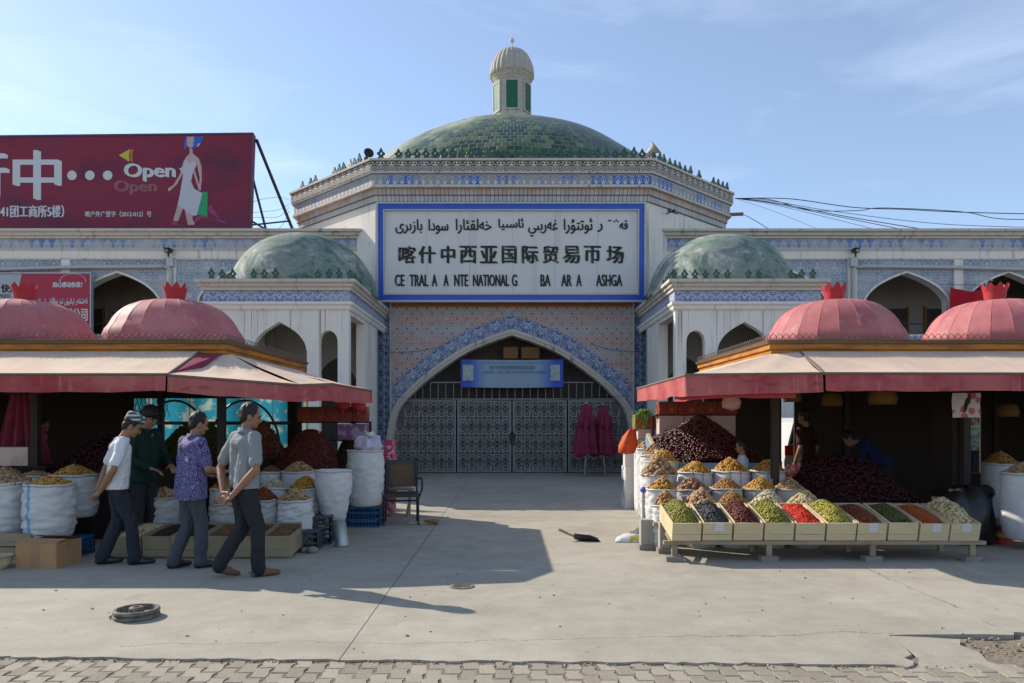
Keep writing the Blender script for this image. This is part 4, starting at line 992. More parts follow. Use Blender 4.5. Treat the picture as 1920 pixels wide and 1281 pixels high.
def speakers():
    for lab, loc, rot, cl in (('dark horn loudspeaker on the left corner of the gatehouse roof', (-4.12, 21.3, 8.92), (R(80), 0, R(25)), 'speaker_dark'), ('pale horn loudspeaker on the right corner of the gatehouse roof', (3.95, 21.4, 8.95), (R(55), 0, R(60)), 'speaker_pale')):
        g = thing('loudspeaker', lab, 'loudspeaker', loc, group='loudspeakers on the gatehouse roof'); g.scale = (.72, .72, .72) if cl == 'speaker_dark' else (1.1, 1.1, 1.1)
        Mx = Matrix.Translation((0, 0, .22)) @ Matrix.Rotation(rot[2], 4, 'Z') @ Matrix.Rotation(rot[0], 4, 'X')
        m = MB(); m.T = Mx; m.lathe([(.05, -.2), (.07, -.05), (.09, .05), (.13, .14), (.19, .2), (.20, .21), (.18, .19), (.10, .08), (.02, .02)], (0, 0, 0), 20); m.build('horn', M[cl], g, smooth=40)
        m = MB(); m.T = Mx; m.lathe([(.02, -.36), (.075, -.35), (.08, -.2), (.05, -.18)], (0, 0, 0), 14); m.build('driver', M[cl], g, smooth=40)
        m = MB(); m.tube([(0, 0, -.1), (0, 0, .2)], .02, 6); m.build('bracket', M['black_metal'], g)
M['speaker_dark'] = mat('dark_grey_horn', var((.055, .05, .05), .3), .6); M['speaker_pale'] = mat('pale_horn', var((.42, .40, .36), .2), .6)
speakers()

def cables():
    def cable(lab, pts, r=.012, grp='overhead cables right of the gatehouse'):
        o = thing('overhead_cable', lab, 'cable', pts[0], group=grp); m = MB(); m.off = Vector(pts[0]); m.tube(spline([tuple(p) for p in pts], 8), r, 5)
        m.build('wire', M['cable'], o)
    A = (7.3, 24.45, 8.78)
    q = lambda px, py, d: tuple(P(px, py, d))
    cable('thick upper cable sagging from the gatehouse corner to the right edge', [A, q(1480, 373, 24), q(1600, 389, 23.4), q(1700, 393, 23), q(1800, 398, 22.5), q(1960, 402, 22)], .014)
    cable('cable dipping below the thick upper cable and rejoining it', [A, q(1440, 374, 24), q(1520, 394, 23.8), q(1610, 395, 23.5), q(1655, 390, 23.2), q(1800, 397, 22.6), q(1870, 410, 22.4), q(1960, 412, 22.2)], .012)
    cable('cable reaching the right roof line furthest from the gatehouse', [A, q(1440, 376, 23.6), q(1560, 396, 23.2), q(1750, 419, 22.8), q(1940, 427, 22.6)], .009)
    cable('low cable running down to the right roof past the porch dome', [A, q(1450, 380, 23.8), q(1580, 405, 23.2), q(1730, 430, 22.6)], .013)
    cable('double low cable landing on the right roof', [A, q(1440, 380, 24.0), q(1560, 404, 23.4), q(1690, 430, 22.9)], .011)
    cable('thin cable landing on the right roof just past the double cable', [A, q(1450, 384, 24.2), q(1560, 410, 23.6), q(1640, 430, 23.2)], .007)
    cable('short steep cable from the beam end down to the right roof', [(7.45, 24.2, 8.15), q(1400, 405, 23.6), q(1446, 432, 22.8)], .010)
    cable('faint long cable dropping from the gatehouse corner to the roof', [A, q(1450, 396, 24), q(1530, 428, 23)], .005)
    B_ = (-7.3, 24.45, 8.6)
    for i, (py, dp, lab) in enumerate(((410, 372, 'topmost of the cables between the billboard and the gatehouse'), (412, 392, 'second of the cables between the billboard and the gatehouse, below the topmost'), (415, 401, 'lowest but one of the cables between the billboard and the gatehouse'), (438, 420, 'lowest of the cables between the billboard and the gatehouse'))):
        cable(lab, [(-7.3, 24.45, 8.72 - i * .12), q(520, dp - 2 + 4 * i, 26), q(470, dp + 8, 27), q(380, py + 8, 29)], .008, 'overhead cables left of the gatehouse')
    cable('thin dark cable slung across the tiled face above the gate', [q(727, 742, 21.1), q(790, 748, 21.15), q(1000, 751, 21.2), q(1180, 742, 21.1)], .006, 'cables on the gate face')
    cable('thin grey cable across the left tile panel', [q(712, 660, 21.2), q(770, 660, 21.22), q(830, 650, 21.22)], .006, 'cables on the gate face')
    cable('thin grey cable across the right tile panel', [q(1110, 645, 21.22), q(1150, 656, 21.22), q(1215, 660, 21.2)], .006, 'cables on the gate face')
cables()

# ------------------------------------------------------------------ market stalls
def cloth_patch(m, quad, n=10, k=6, sag=.03, seed=0, fringe=0):
    a, b, c, d = [Vector(p) for p in quad]       # a-b lower edge, d-c upper edge
    up = (b - a).cross(d - a).normalized()
    if up.z < 0: up = -up
    g = []
    for j in range(k + 1):
        v = j / k; row = []
        for i in range(n + 1):
            u = i / n; p = (a * (1 - u) + b * u) * (1 - v) + (d * (1 - u) + c * u) * v
            e = math.sin(math.pi * v) * (.6 + .4 * abs(math.sin(u * math.pi * max(1, n / 5))))
            p = p - up * (sag * e) + up * (.035 * noise.noise((p.x * 1.9 + seed, p.y * 1.4, 3)) * math.sin(math.pi * min(1, v * 1.5)))
            row.append(m.V(p))
        g.append(row)
    for j in range(k):
        for i in range(n): m.face((g[j][i], g[j][i + 1], g[j + 1][i + 1], g[j + 1][i]))
def valance(m, pts, drop, seed=0):               # hanging strip: pts [(x, y, ztop, zbottom)]
    dense = []
    for p, q in zip(pts, pts[1:]):
        n = max(2, int((Vector(q[:2]) - Vector(p[:2])).length / .12))
        dense += [tuple(p[i] + (q[i] - p[i]) * k / n for i in range(4)) for k in range(n)]
    dense.append(pts[-1]); top, bot = [], []
    for i, p in enumerate(dense):
        w = .022 * noise.noise((i * .35 + seed, 0, 0)); e = .022 * noise.noise((i * .16 + seed, 5, 0)) + .008 * noise.noise((i * .6 + seed, 9, 0))
        top.append(m.V((p[0], p[1], p[2]))); bot.append(m.V((p[0] + w, p[1] - .012 + w, p[3] + e)))
    for i in range(len(dense) - 1): m.face((top[i], bot[i], bot[i + 1], top[i + 1]))
def gore_dome(par, c, r, h, name='roof_dome'):
    m = MB(); prof = []
    for k in range(15):
        t = R(90) * k / 14; prof.append((r * (.96 + .04 * math.sin(min(1, k / 4) * math.pi)) * max(math.cos(t), 0) ** .66, h * math.sin(t) ** .98))
    prof[-1] = (.03, h)
    n = 22
    rings = [[m.V(Vector(c) + Vector((rr * math.cos(2 * math.pi * (i + .3) / n), rr * math.sin(2 * math.pi * (i + .3) / n), z))) for i in range(n)] for rr, z in prof]
    for A, B_ in zip(rings, rings[1:]):
        for i in range(n): m.face((A[i], A[(i + 1) % n], B_[(i + 1) % n], B_[i]))
    o = m.build(name, M['dome_red'], par)
    # smooth along each gore, creased between gores
    me = o.data; me.polygons.foreach_set('use_smooth', [True] * len(me.polygons))
    sh = me.attributes.new('sharp_edge', 'BOOLEAN', 'EDGE')
    vi = {}
    for e in me.edges:
        a, b = e.vertices; sh.data[e.index].value = (a % n == b % n)
    sm = MB()
    for i in range(n):
        a = 2 * math.pi * (i + .3) / n; sm.tube([Vector(c) + Vector((rr * math.cos(a), rr * math.sin(a), z)) for rr, z in prof], .0030, 4, False)
    sm.build('seam', M['dome_red'], o)
    # leaf-edged crown
    k = MB(); q = 9; rb, rt = .125, .165
    def ring(rad, z, a): return (c[0] + rad * math.cos(a), c[1] + rad * math.sin(a), c[2] + z)
    per = 8
    for i in range(q):
        for j in range(per):
            a0 = 2 * math.pi * (i + j / per) / q; a1 = 2 * math.pi * (i + (j + 1) / per) / q
            t0 = 1 - abs(2 * j / per - 1) ** 1.3; t1 = 1 - abs(2 * (j + 1) / per - 1) ** 1.3
            z0, z1 = .17 + .085 * t0, .17 + .085 * t1; r0, r1 = rt + .015 * t0, rt + .015 * t1
            k.poly([ring(rb, -.02 + h - c[2] * 0, a0), ring(rb, -.02 + h, a1), ring(rb + .02, h + .12, a1), ring(rb + .02, h + .12, a0)])
            k.poly([ring(rb + .02, h + .12, a0), ring(rb + .02, h + .12, a1), ring(r1, h + z1, a1), ring(r0, h + z0, a0)])
    k.build('crown', M['crown_red'], o)
def fence(par, path, z, off=Vector()):
    m = MB(); u = 0
    for p, q in zip(path, path[1:]):
        p, q = Vector(p), Vector(q); n = max(1, int((q - p).length / .085)); d = (q - p) / n
        for i in range(n):
            a = p + d * i; b = p + d * (i + 1); mdl = (a + b) / 2; r = .0045
            j = noise.noise((a.x * 3, a.y * 3, 0)) * .012
            A = Vector((a.x, a.y, z)); B_ = Vector((b.x, b.y, z)); T = Vector((mdl.x, mdl.y + j, z + .095)); Q = Vector((mdl.x, mdl.y, z + .01)); e = Vector((a.x, a.y, z + .055)); f = Vector((b.x, b.y, z + .055))
            for s, t in ((e, T), (T, f), (e, Q), (Q, f), (A, e)): m.tube([s - off, t - off], r, 3, False)
        m.tube([p + Vector((0, 0, z + .012)) - off, q + Vector((0, 0, z + .012)) - off] if False else [Vector((p.x, p.y, z + .012)) - off, Vector((q.x, q.y, z + .012)) - off], .006, 4)
    return m.build('wire_trim', M['wire'], par)

def stall(s, label):
    xi = s * 3.38 if s > 0 else -3.74; xo = s * 10.5
    base = Vector((s * 6.5, 11.2, 0)); g = thing('market_stall', label, 'stall', base, group='dried fruit stalls with red onion domes')
    def mb(): m = MB(); m.off = base; return m
    a, b = sorted((xi, xo)); f, k = 9.7, 13.4
    m = mb(); m.box((a + .05, f + .05, 2.47), (b, k, 2.53)); m.build('roof', M['brown_trim'], g)
    path = [(xo, f), (xi, f), (xi, k)] if s > 0 else [(xo, f), (xi, f), (xi, k)]
    sd = -1 if s > 0 else 1
    for nm, mt, pr in (('cornice', 'orange', [(-.02, 2.40), (.02, 2.40), (.02, 2.45), (.05, 2.47), (.05, 2.535), (-.02, 2.535)]), ('gutter', 'brown_trim', [(-.02, 2.537), (.075, 2.537), (.095, 2.575), (-.02, 2.575)])):
        m = mb(); m.sweep(path, pr, side=sd); m.build(nm, M[mt], g)
    fence(g, [(xo, f - .05), (xi - s * .05, f - .05), (xi - s * .05, k)], 2.575, base)
    for dx in ((4.64, 6.95, 9.26) if s > 0 else (-4.85, -7.02, -9.2)):
        gore_dome(g, (dx - base.x, 10.75 - base.y, 2.56), .96, .70)
    # posts, back wall, far end wall
    px = [xi + s * .07, 5.95 if s > 0 else -6.25, s * 8.6]
    for x in px:
        for y in (f + .1, k - .1):
            m = mb(); m.box((x - .045, y - .045, 0), (x + .045, y + .045, 2.46)); m.build('post', M['post'], g)
    return g, base, mb
gl, bl, mbl = stall(-1, 'red domed stall with faded awning, three men walking along its front')
gr, br, mbr = stall(1, 'red domed stall with faded awning, sunlit nut sacks at its corner')

def awnings():
    # left stall: straight front awning and the lower hipped corner awning
    m = mbl(); cloth_patch(m, [(-10.5, 8.6, 2.09), (-3.97, 8.6, 2.09), (-4.05, 9.66, 2.44), (-10.5, 9.66, 2.44)], 30, 6, .03, 1); o = m.build('awning', M['awning_top'], gl, smooth=True)
    m = mbl(); valance(m, [(-10.5, 8.6, 2.09, 1.875), (-3.985, 8.6, 2.09, 1.875)], 0, 1); m.build('valance', M['awning_red'], o, smooth=True)
    m = mbl(); p1, p2, p3, p4 = (-3.965, 8.6, 2.085), (-2.49, 8.75, 1.976), (-2.23, 9.3, 2.015), (-2.29, 12.2, 2.04); t1, t2 = (-3.62, 9.64, 2.40), (-3.66, 12.9, 2.40); t0 = (-4.0, 9.64, 2.36)
    cloth_patch(m, [p1, p2, t1, t0], 14, 8, .05, 4); cloth_patch(m, [p2, p3, t1, t1], 5, 8, .02, 5); cloth_patch(m, [p3, p4, t2, t1], 16, 8, .05, 6)
    o = m.build('corner_awning', M['awning_top'], gl, smooth=True)
    m = mbl(); valance(m, [p1 + (1.88,), p2 + (1.765,), p3 + (1.775,), p4 + (1.82,)], 0, 7); m.build('valance', M['awning_red'], o, smooth=True)
    m = mbl(); m.poly([(-3.97, 8.62, 2.08), (-4.03, 9.63, 2.42), (-3.76, 9.66, 2.41), (-3.82, 9.2, 2.20)]); m.build('gable_flap', M['maroon_cloth'], o)
    m = mbl(); m.tube([(-3.97, 8.6, 2.075), (-4.05, 9.66, 2.425)], .018, 6); m.tube([(-10.5, 8.6, 2.08), (-3.97, 8.6, 2.08)], .016, 6); m.tube([Vector(p1) - Vector((0, 0, .02)), Vector(p2) - Vector((0, 0, .02)), Vector(p3) - Vector((0, 0, .02)), Vector(p4) - Vector((0, 0, .02))], .014, 6)
    m.build('awning_frame', M['wire'], gl)
    # right stall: hipped left piece and straight front piece
    m = mbr(); a, b = (3.60, 8.6, 2.09), (10.5, 8.6, 2.09); cloth_patch(m, [a, b, (10.5, 9.66, 2.44), (3.73, 9.66, 2.44)], 30, 6, .025, 9); o = m.build('awning', M['awning_top'], gr, smooth=True)
    m = mbr(); valance(m, [(3.61, 8.6, 2.09, 1.89), (10.5, 8.6, 2.09, 1.88)], 0, 11); m.build('valance', M['awning_red'], o, smooth=True)
    q1, q2, q3 = (2.01, 12.0, 2.05), (2.0, 8.6, 2.075), (3.58, 8.6, 2.092); m = mbr()
    cloth_patch(m, [q2, q3, (3.72, 9.65, 2.43), (3.30, 9.62, 2.40)], 10, 6, .03, 12); cloth_patch(m, [q1, q2, (3.30, 9.62, 2.40), (3.30, 13.0, 2.40)], 18, 6, .03, 13); o = m.build('corner_awning', M['awning_top'], gr, smooth=True)
    m = mbr(); valance(m, [q1 + (1.84,), q2 + (1.83,), q3 + (1.875,)], 0, 15); m.build('valance', M['awning_red'], o, smooth=True)
    m = mbr(); valance(m, [(2.05, 9.4, 2.0, 1.80), (2.06, 8.68, 2.0, 1.785), (3.3, 8.7, 2.0, 1.82)], 0, 17); m.build('inner_valance', M['crown_red'], o, smooth=True)
    m = mbr(); m.tube([q1, q2, q3, (10.5, 8.6, 2.08)], .016, 6); m.tube([(3.60, 8.6, 2.085), (3.73, 9.66, 2.43)], .014, 6); m.build('awning_frame', M['wire'], gr)
awnings()
def stall_walls():
    # left: back of boards with a barred opening that shows the blue sheet, goods shelf boards
    y = 13.3
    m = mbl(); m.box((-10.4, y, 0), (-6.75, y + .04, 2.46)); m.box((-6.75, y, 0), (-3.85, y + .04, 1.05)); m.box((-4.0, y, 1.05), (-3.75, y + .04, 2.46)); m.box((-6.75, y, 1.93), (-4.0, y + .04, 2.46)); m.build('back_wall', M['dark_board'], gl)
    m = mbl(); m.box((-10.5, 9.8, 0), (-10.45, 13.3, 2.46)); m.build('end_wall', M['dark_board'], gl)
    m = mbl(); m.box((-6.8, y - .05, 1.46), (-3.9, y - .01, 1.52))
    for c in (-6.0, -4.75): m.tube([(c + .62 * math.cos(t), y - .03, 1.05 + .84 * math.sin(t)) for t in [math.pi * i / 16 for i in range(17)]], .022, 6)
    for i in range(9):
        x = -6.75 + i * .07; m.tube([(x, y - .02, 1.93), (x + .1, y - .02, 1.6)], .006, 4); m.tube([(x + .1, y - .02, 1.93), (x, y - .02, 1.6)], .006, 4)
    m.build('window_bars', M['black_metal'], gl)
    # right: dark back cloth with slits
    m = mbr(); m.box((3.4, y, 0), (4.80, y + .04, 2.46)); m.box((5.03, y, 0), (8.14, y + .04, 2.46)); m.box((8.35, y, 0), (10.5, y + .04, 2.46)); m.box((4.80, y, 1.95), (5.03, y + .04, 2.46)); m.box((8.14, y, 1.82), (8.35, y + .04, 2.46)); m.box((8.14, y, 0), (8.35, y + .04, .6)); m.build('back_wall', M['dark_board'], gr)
    m = mbr(); m.box((10.45, 9.8, 0), (10.5, 13.3, 2.46)); m.build('end_wall', M['dark_board'], gr)
    m = mbr(); m.box((5.90, 10.0, 0), (5.96, 10.5, 2.4)); m.build('partition', M['dark_board'], gr)
M['dark_board'] = mat('shade_darkened_boards', lambda b: b.mul((.030, .022, .017), .6 + b.noise(b.scale(None, (6, 1, .6)), scale=2, detail=4) * .8), .85)  # near black: the stall's deep shade is put into the board colour
stall_walls()
def blue_sheet():
    g = thing('blue_tarpaulin', 'sunlit turquoise printed sheet hanging behind the left stall window', 'tarpaulin', (-5.6, 14.2, 0))
    m = MB(); n = 30
    r_ = [[m.V((-1.9 + 3.6 * i / n, .06 * math.sin(i * .8), z)) for i in range(n + 1)] for z in (.6, 1.3, 2.05)]
    for j in range(2):
        for i in range(n): m.face((r_[j][i], r_[j][i + 1], r_[j + 1][i + 1], r_[j + 1][i]))
    m.build('sheet', M['turquoise'], g, smooth=True)
    for x in (-1.9, 1.7): p = MB(); p.tube([(x, 0, 0), (x, 0, 2.1)], .025, 6); p.build('pole', M['steel'], g)
    p = MB(); p.tube([(-1.9, 0, 2.08), (1.7, 0, 2.08)], .02, 6); p.build('cross_bar', M['steel'], g)
def turq(b):
    n = b.noise(scale=2.6, detail=5).step(.50, .60)
    c = b.mix(n, (.025, .26, .37), (.40, .50, .45)); c = b.mix(b.noise(scale=5, detail=4).step(.60, .66), c, (.50, .46, .22)); c = b.mix((b.xyz()[0] * 1.9).fract().step(.93, .97), c, (.05, .16, .2))
    return {'c': c, 'trans': .55}
M['turquoise'] = mat('turquoise_printed_sheet', turq, .6)
blue_sheet()
# ------------------------------------------------------------------ goods
def nutmat(name, c, var_=.5, rough=.6, c2=None, spec=.3):
    def fn(b):
        r = b.island(); a = b.mix(r, c, c2 or tuple(k * .6 for k in c)); return {'c': b.mul(a, 1 - var_ * .5 + b.noise(scale=120, detail=2) * var_ * .6 + (r * 7.3).fract() * var_ * .4)}
    return mat(name, fn, rough, spec)
#            material                                                             length width  thick
NUT = {
 'almond':    (nutmat('almond', (.40, .21, .07), .5, .6, (.26, .12, .035)), .020, .013, .009),
 'apricot':   (nutmat('golden_raisin', (.52, .30, .06), .45, .5, (.36, .17, .03)), .018, .012, .010),
 'fig':       (nutmat('dried_fig', (.42, .28, .13), .4, .7, (.33, .2, .09)), .022, .02, .015),
 'walnut':    (nutmat('walnut', (.40, .27, .15), .45, .75, (.27, .16, .08)), .027, .024, .023),
 'pale_nut':  (nutmat('pale_hazelnut', (.48, .31, .17), .4, .65, (.34, .19, .09)), .024, .021, .019),
 'dark_nut':  (nutmat('dark_hazelnut', (.34, .19, .11), .5, .55, (.20, .09, .05)), .023, .02, .019),
 'pistachio': (nutmat('pistachio', (.55, .45, .27), .4, .7, (.36, .28, .13)), .022, .015, .013),
 'white_nut': (nutmat('pumpkin_seed', (.55, .48, .34), .35, .7, (.42, .37, .24)), .019, .012, .008),
 'tan_seed':  (nutmat('shelled_peanut', (.44, .30, .15), .4, .7, (.30, .18, .08)), .018, .013, .011),
 'olive':     (nutmat('green_raisin', (.27, .24, .035), .5, .5, (.17, .16, .02)), .014, .0075, .007),
 'yellow':    (nutmat('yellow_green_raisin', (.36, .31, .05), .5, .5, (.24, .21, .03)), .014, .0075, .007),
 'black':     (nutmat('black_raisin', (.022, .024, .032), .5, .4, (.045, .048, .055)), .015, .0075, .007),
 'maroon':    (nutmat('maroon_raisin', (.12, .022, .018), .5, .5, (.07, .015, .012)), .014, .008, .007),
 'red':       (nutmat('red_goji', (.62, .035, .012), .3, .45, (.45, .02, .01)), .012, .006, .006),
 'rust':      (nutmat('rust_raisin', (.20, .05, .02), .5, .5, (.12, .03, .012)), .012, .008, .007),
 'darkgreen': (nutmat('dark_green_raisin', (.085, .09, .02), .5, .5, (.05, .055, .012)), .013, .0075, .007),
 'orange':    (nutmat('ground_chilli', (.36, .085, .02), .3, .8, (.28, .06, .015)), .008, .007, .006),
 'brown':     (nutmat('brown_raisin', (.21, .11, .04), .5, .6, (.13, .06, .02)), .011, .007, .006),
 'darkbrown': (nutmat('dark_brown_raisin', (.045, .022, .014), .5, .6, (.03, .014, .01)), .012, .007, .006),
 'date_shaded': (nutmat('shaded_date', (.045, .007, .010), .5, .5, (.02, .003, .005), .25), .024, .014, .013),  # same fruit as the red date, with stall shade put into its colour
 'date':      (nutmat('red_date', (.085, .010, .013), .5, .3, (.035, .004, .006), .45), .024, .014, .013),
}
def mound(hf, pts, nut, n, ground=None, seed=1, sc=1.0):
    """nuts lying on the surface z = hf(x, y); pts() draws a random (x, y)"""
    m = MB(); r_ = random.Random(seed); _, l, w, t = NUT[nut]
    for k in range(n):
        x, y = pts(r_); z = hf(x, y); e = .01
        nx, ny = (hf(x - e, y) - hf(x + e, y)) / (2 * e), (hf(x, y - e) - hf(x, y + e)) / (2 * e)
        nrm = Vector((max(min(nx, 2), -2), max(min(ny, 2), -2), 1)).normalized()
        q = nrm.to_track_quat('Z', 'Y').to_matrix() @ Matrix.Rotation(r_.uniform(0, 6.28), 3, 'Z') @ Matrix.Rotation(r_.gauss(0, .35), 3, 'X') @ Matrix.Rotation(r_.gauss(0, .35), 3, 'Y')
        s = r_.uniform(.8, 1.2) * sc
        m.blob((x, y, z + t * .35), (l * s, w * s, t * s), q, 6, 4)
    return m
def heap_round(par, R_, Hh, nut, z, n=None, seed=1, sc=1.25, off=(0, 0)):
    _, l, w, t = NUT[nut]
    def hf(x, y):
        q = math.hypot(x - off[0] * (1 - min(1, math.hypot(x, y) / R_)), y) / R_
        return z + Hh * max(0, 1 - q) ** .9 - .10 * Hh * math.exp(-q * q * 18) + .012 * noise.noise((x * 14, y * 14, seed))
    def pts(r_):
        q = math.sqrt(r_.random()) * R_ * .985; a = r_.uniform(0, 6.28); return q * math.cos(a), q * math.sin(a)
    n = n or int(min(1500, 2.0 * math.pi * R_ * math.hypot(R_, Hh) / (4 * l * w * sc * sc)))
    m = mound(hf, pts, nut, n, seed=seed, sc=sc)
    g = []
    for j in range(9):
        q = R_ * (1.0 - j / 8.0); g.append([m.V((q * math.cos(a), q * math.sin(a), hf(q * math.cos(a) * .99, q * math.sin(a) * .99) - t * 1.1 - .003)) for a in [6.2832 * i / 20 for i in range(20)]])
    for A, B_ in zip(g, g[1:]):
        for i in range(20): m.face((A[i], A[(i + 1) % 20], B_[(i + 1) % 20], B_[i]))
    o = m.build('nut_heap', NUT[nut][0], par, smooth=True); o['kind'] = 'stuff'; return o
def heap_rect(par, w, l, Hh, nut, z, seed=1, sc=1.2, n=None, front=.3, name='fruit_heap'):
    _, a, b, t = NUT[nut]
    def hf(x, y):
        u = abs(x) / (w / 2); v = (y / l)
        k = (1 - u ** 2.2) * max(0, min(1, v / front)) ** .8 * max(0, min(1, (1 - v) / .18)) ** .7
        return z + Hh * max(k, 0) + .008 * noise.noise((x * 14, y * 14, seed))
    n = n or int(min(1700, 2.1 * w * l * 1.25 / (4 * a * b * sc * sc)))
    m = mound(hf, lambda r_: (r_.uniform(-w / 2, w / 2) * .97, r_.uniform(.02, .98) * l), nut, n, seed=seed, sc=sc)
    m_ = t
    g = [[m.V((-w / 2 + w * i / 12, l * j / 12, hf(-w / 2 + w * i / 12, l * j / 12) - t * .9 - .002)) for i in range(13)] for j in range(13)]
    for j in range(12):
        for i in range(12): m.face((g[j][i], g[j][i + 1], g[j + 1][i + 1], g[j + 1][i]))
    o = m.build(name, NUT[nut][0], par, smooth=True); o['kind'] = 'stuff'; return o

def woven(stripes=None, base=(.60, .60, .59)):
    def fn(b):
        x, y, z = b.xyz(); a = y.atan2(x)
        n = b.noise(scale=5, detail=6); wv = ((z * 520).sin() * (a * 160).sin())
        c = b.mul(base, .8 + n * .3 + wv * .03)
        c = b.mix(b.noise(scale=3.5, detail=6).step(.58, .72) * .35, c, (.36, .32, .26))
        if stripes:
            for (ang, wd, col) in stripes:
                s = 1 - ((a - ang + b.noise(scale=5, detail=2) * .06 - .03).abs()).step(wd * .6, wd); gap = (((a - ang) / wd * 4.5).sin()).step(-.4, .1)
                c = b.mix(s * gap * .85, c, col)
        return {'c': c, 'bump': wv * .3 + n, 'bs': .25, 'bd': .006}
    return fn
M['sack'] = mat('white_woven_sack', woven(), .6)
M['sack_grey'] = mat('grey_woven_sack', woven(None, (.42, .41, .385)), .7)
M['sack_blue'] = mat('blue_striped_sack', woven([(-2.05, .28, (.09, .30, .55))]), .6)
M['sack_lines'] = mat('printed_line_sack', woven([(-1.9, .10, (.12, .2, .38)), (-1.35, .10, (.12, .2, .38)), (-.7, .08, (.12, .2, .38))], (.62, .61, .62)), .6)
M['sack_pink'] = mat('pink_printed_sack', woven([(-1.5, .32, (.55, .22, .25))], (.60, .58, .56)), .6)
M['bucket_white'] = mat('white_bucket_plastic', var((.58, .58, .60), .1), .45)
def sack(label, loc, r, h, nut, hh, mt='sack', group=None, wr=.03, taper=1.0, kind='nut_sack', seed=0, hseed=None, sc=1.3, off=(0, 0), squash=1.0, bot=.86):
    g = thing(kind, label, 'bucket' if kind == 'bucket' else 'sack', loc, 0, group)
    m = MB(); N = 40; K = 30; prof = []
    for k in range(K + 1):
        v = k / K
        rr = r * (bot + (1 - bot) * min(1, v * 6) ** .6) if v < .17 else r * (1 + .05 * math.sin(v * 3.1))
        rr *= taper + (1 - taper) * min(1, v * 1.3) if taper < 1 else 1
        prof.append((rr, v * h))
    if kind == 'bucket': prof = [(r * .86, 0), (r * .87, .01), (r * .97, h - .06), (r * 1.0, h - .05), (r * 1.0, h - .03), (r * .985, h - .025), (r * .99, h), (r * .96, h), (r * .95, h - .05)]
    else: prof += [(r * 1.045, h - .012), (r * 1.05, h + .008), (r * 1.0, h + .014), (r * .93, h - .01), (r * .90, h - .05)]
    def jit(rr, z, a):
        if kind == 'bucket': return Vector()
        e = min(1, z / (h * .12)) * (1 if z < h - .03 else .35)
        d = wr * (noise.noise((math.cos(a) * 2.1 + z * 2, math.sin(a) * 2.1, z * 15 + seed)) * .6 + .8 * noise.noise((math.cos(a) * 3.4 - z * 6, math.sin(a) * 3.4, z * 36 + seed))) * e + r * .05 * noise.noise((math.cos(a) * 1.1 + seed, math.sin(a) * 1.1, z * 2.5))
        return Vector((math.cos(a) * d, math.sin(a) * d * squash, (.02 * noise.noise((math.cos(a) * 1.3, math.sin(a) * 1.3, seed * 3.1)) if z > h - .08 else 0)))
    m.lathe(prof, (0, 0, 0), N, jit=jit)
    m.build('sack' if kind != 'bucket' else 'pail', M[mt], g, smooth=True if kind != 'bucket' else 40)
    if nut: heap_round(g, r * .97, hh, nut, h - .012, seed=hseed or int(seed * 7 + 3), sc=sc, off=off)
    return g
def px_sack(label, px, rimy, d, wpx, nut, hpx, z0=0.0, **kw):
    k = d / F; r = wpx * k / 2; x = (px - 960) * k; zr = H + (HY - rimy) * k
    return sack(label, (x, d, z0), r * .975, zr - z0, nut, hpx * k * 1.28, **kw)
GR = 'open sacks of nuts at the sunlit stall corner'
def right_sacks():
    k = 0
    for lab, px, ry, d, w, nut, hp, mt, z0 in (
        ('tall wrinkled sack of brown almonds at the front left corner, next to the first box', 1248, 948, 8.95, 50, 'almond', 26, 'sack', .0),
        ('wrinkled sack of golden nuts second from the front in the left column', 1240, 917, 9.45, 58, 'apricot', 20, 'sack', 0),
        ('broad sack with a pink mark heaped with big round walnuts', 1236, 890, 10.05, 68, 'walnut', 31, 'sack_pink', 0),
        ('white sack of golden nuts behind the pink marked sack', 1242, 866, 10.7, 60, 'apricot', 22, 'sack', 0),
        ('sack of tan nuts second from the back of the left column', 1229, 854, 11.3, 57, 'tan_seed', 20, 'sack', 0),
        ('rearmost sack of brown nuts in the left column under the white carton', 1218, 841, 12.0, 48, 'pale_nut', 15, 'sack', 0),
        ('white sack of golden raisins left in the back row, under the date bin', 1302, 886, 10.2, 66, 'apricot', 20, 'sack_lines', 0),
        ('white sack with dark lines and golden raisins in the middle of the back row', 1370, 884, 10.2, 70, 'apricot', 24, 'sack_lines', 0),
        ('white sack of golden raisins in front of the child', 1439, 883, 10.2, 65, 'apricot', 20, 'sack_lines', 0),
        ('sack of dark brown hazelnuts in the second row behind the pale hazelnuts', 1299, 919, 9.65, 64, 'dark_nut', 22, 'sack_grey', 0),
        ('sack of small rust brown raisins in the second row', 1362, 916, 9.65, 60, 'almond', 19, 'sack_grey', 0),
        ('sack of orange brown almonds in the second row', 1423, 917, 9.65, 60, 'apricot', 21, 'sack_grey', 0),
        ('sack of tan peanuts at the right end of the second row', 1480, 917, 9.65, 56, 'tan_seed', 20, 'sack_grey', 0),
        ('sack of pale hazelnuts in the front row behind the black raisin box', 1313, 946, 9.15, 64, 'pale_nut', 26, 'sack_grey', 0),
        ('sack of fine orange brown raisins in the front row', 1376, 946, 9.15, 62, 'almond', 25, 'sack', 0),
        ('sack of cream pumpkin seeds in the front row', 1440, 945, 9.15, 66, 'white_nut', 25, 'sack_grey', 0),
        ('sack of mottled pistachios at the right end of the front row', 1507, 944, 9.15, 62, 'pistachio', 22, 'sack_grey', 0)):
        k += 1
        sc = 1.0 if lab.startswith('sack of fine') or lab.startswith('sack of small') else 1.3
        px_sack(lab, px, ry, d, w, nut, hp, z0, mt=mt, group=GR, seed=k * 1.7, wr=.032 if k in (1, 2, 5, 6) else .022, sc=sc, off=(.03 * ((k * 37) % 5 - 2) / 2, 0), bot=.7 if k == 1 else .86)
right_sacks()

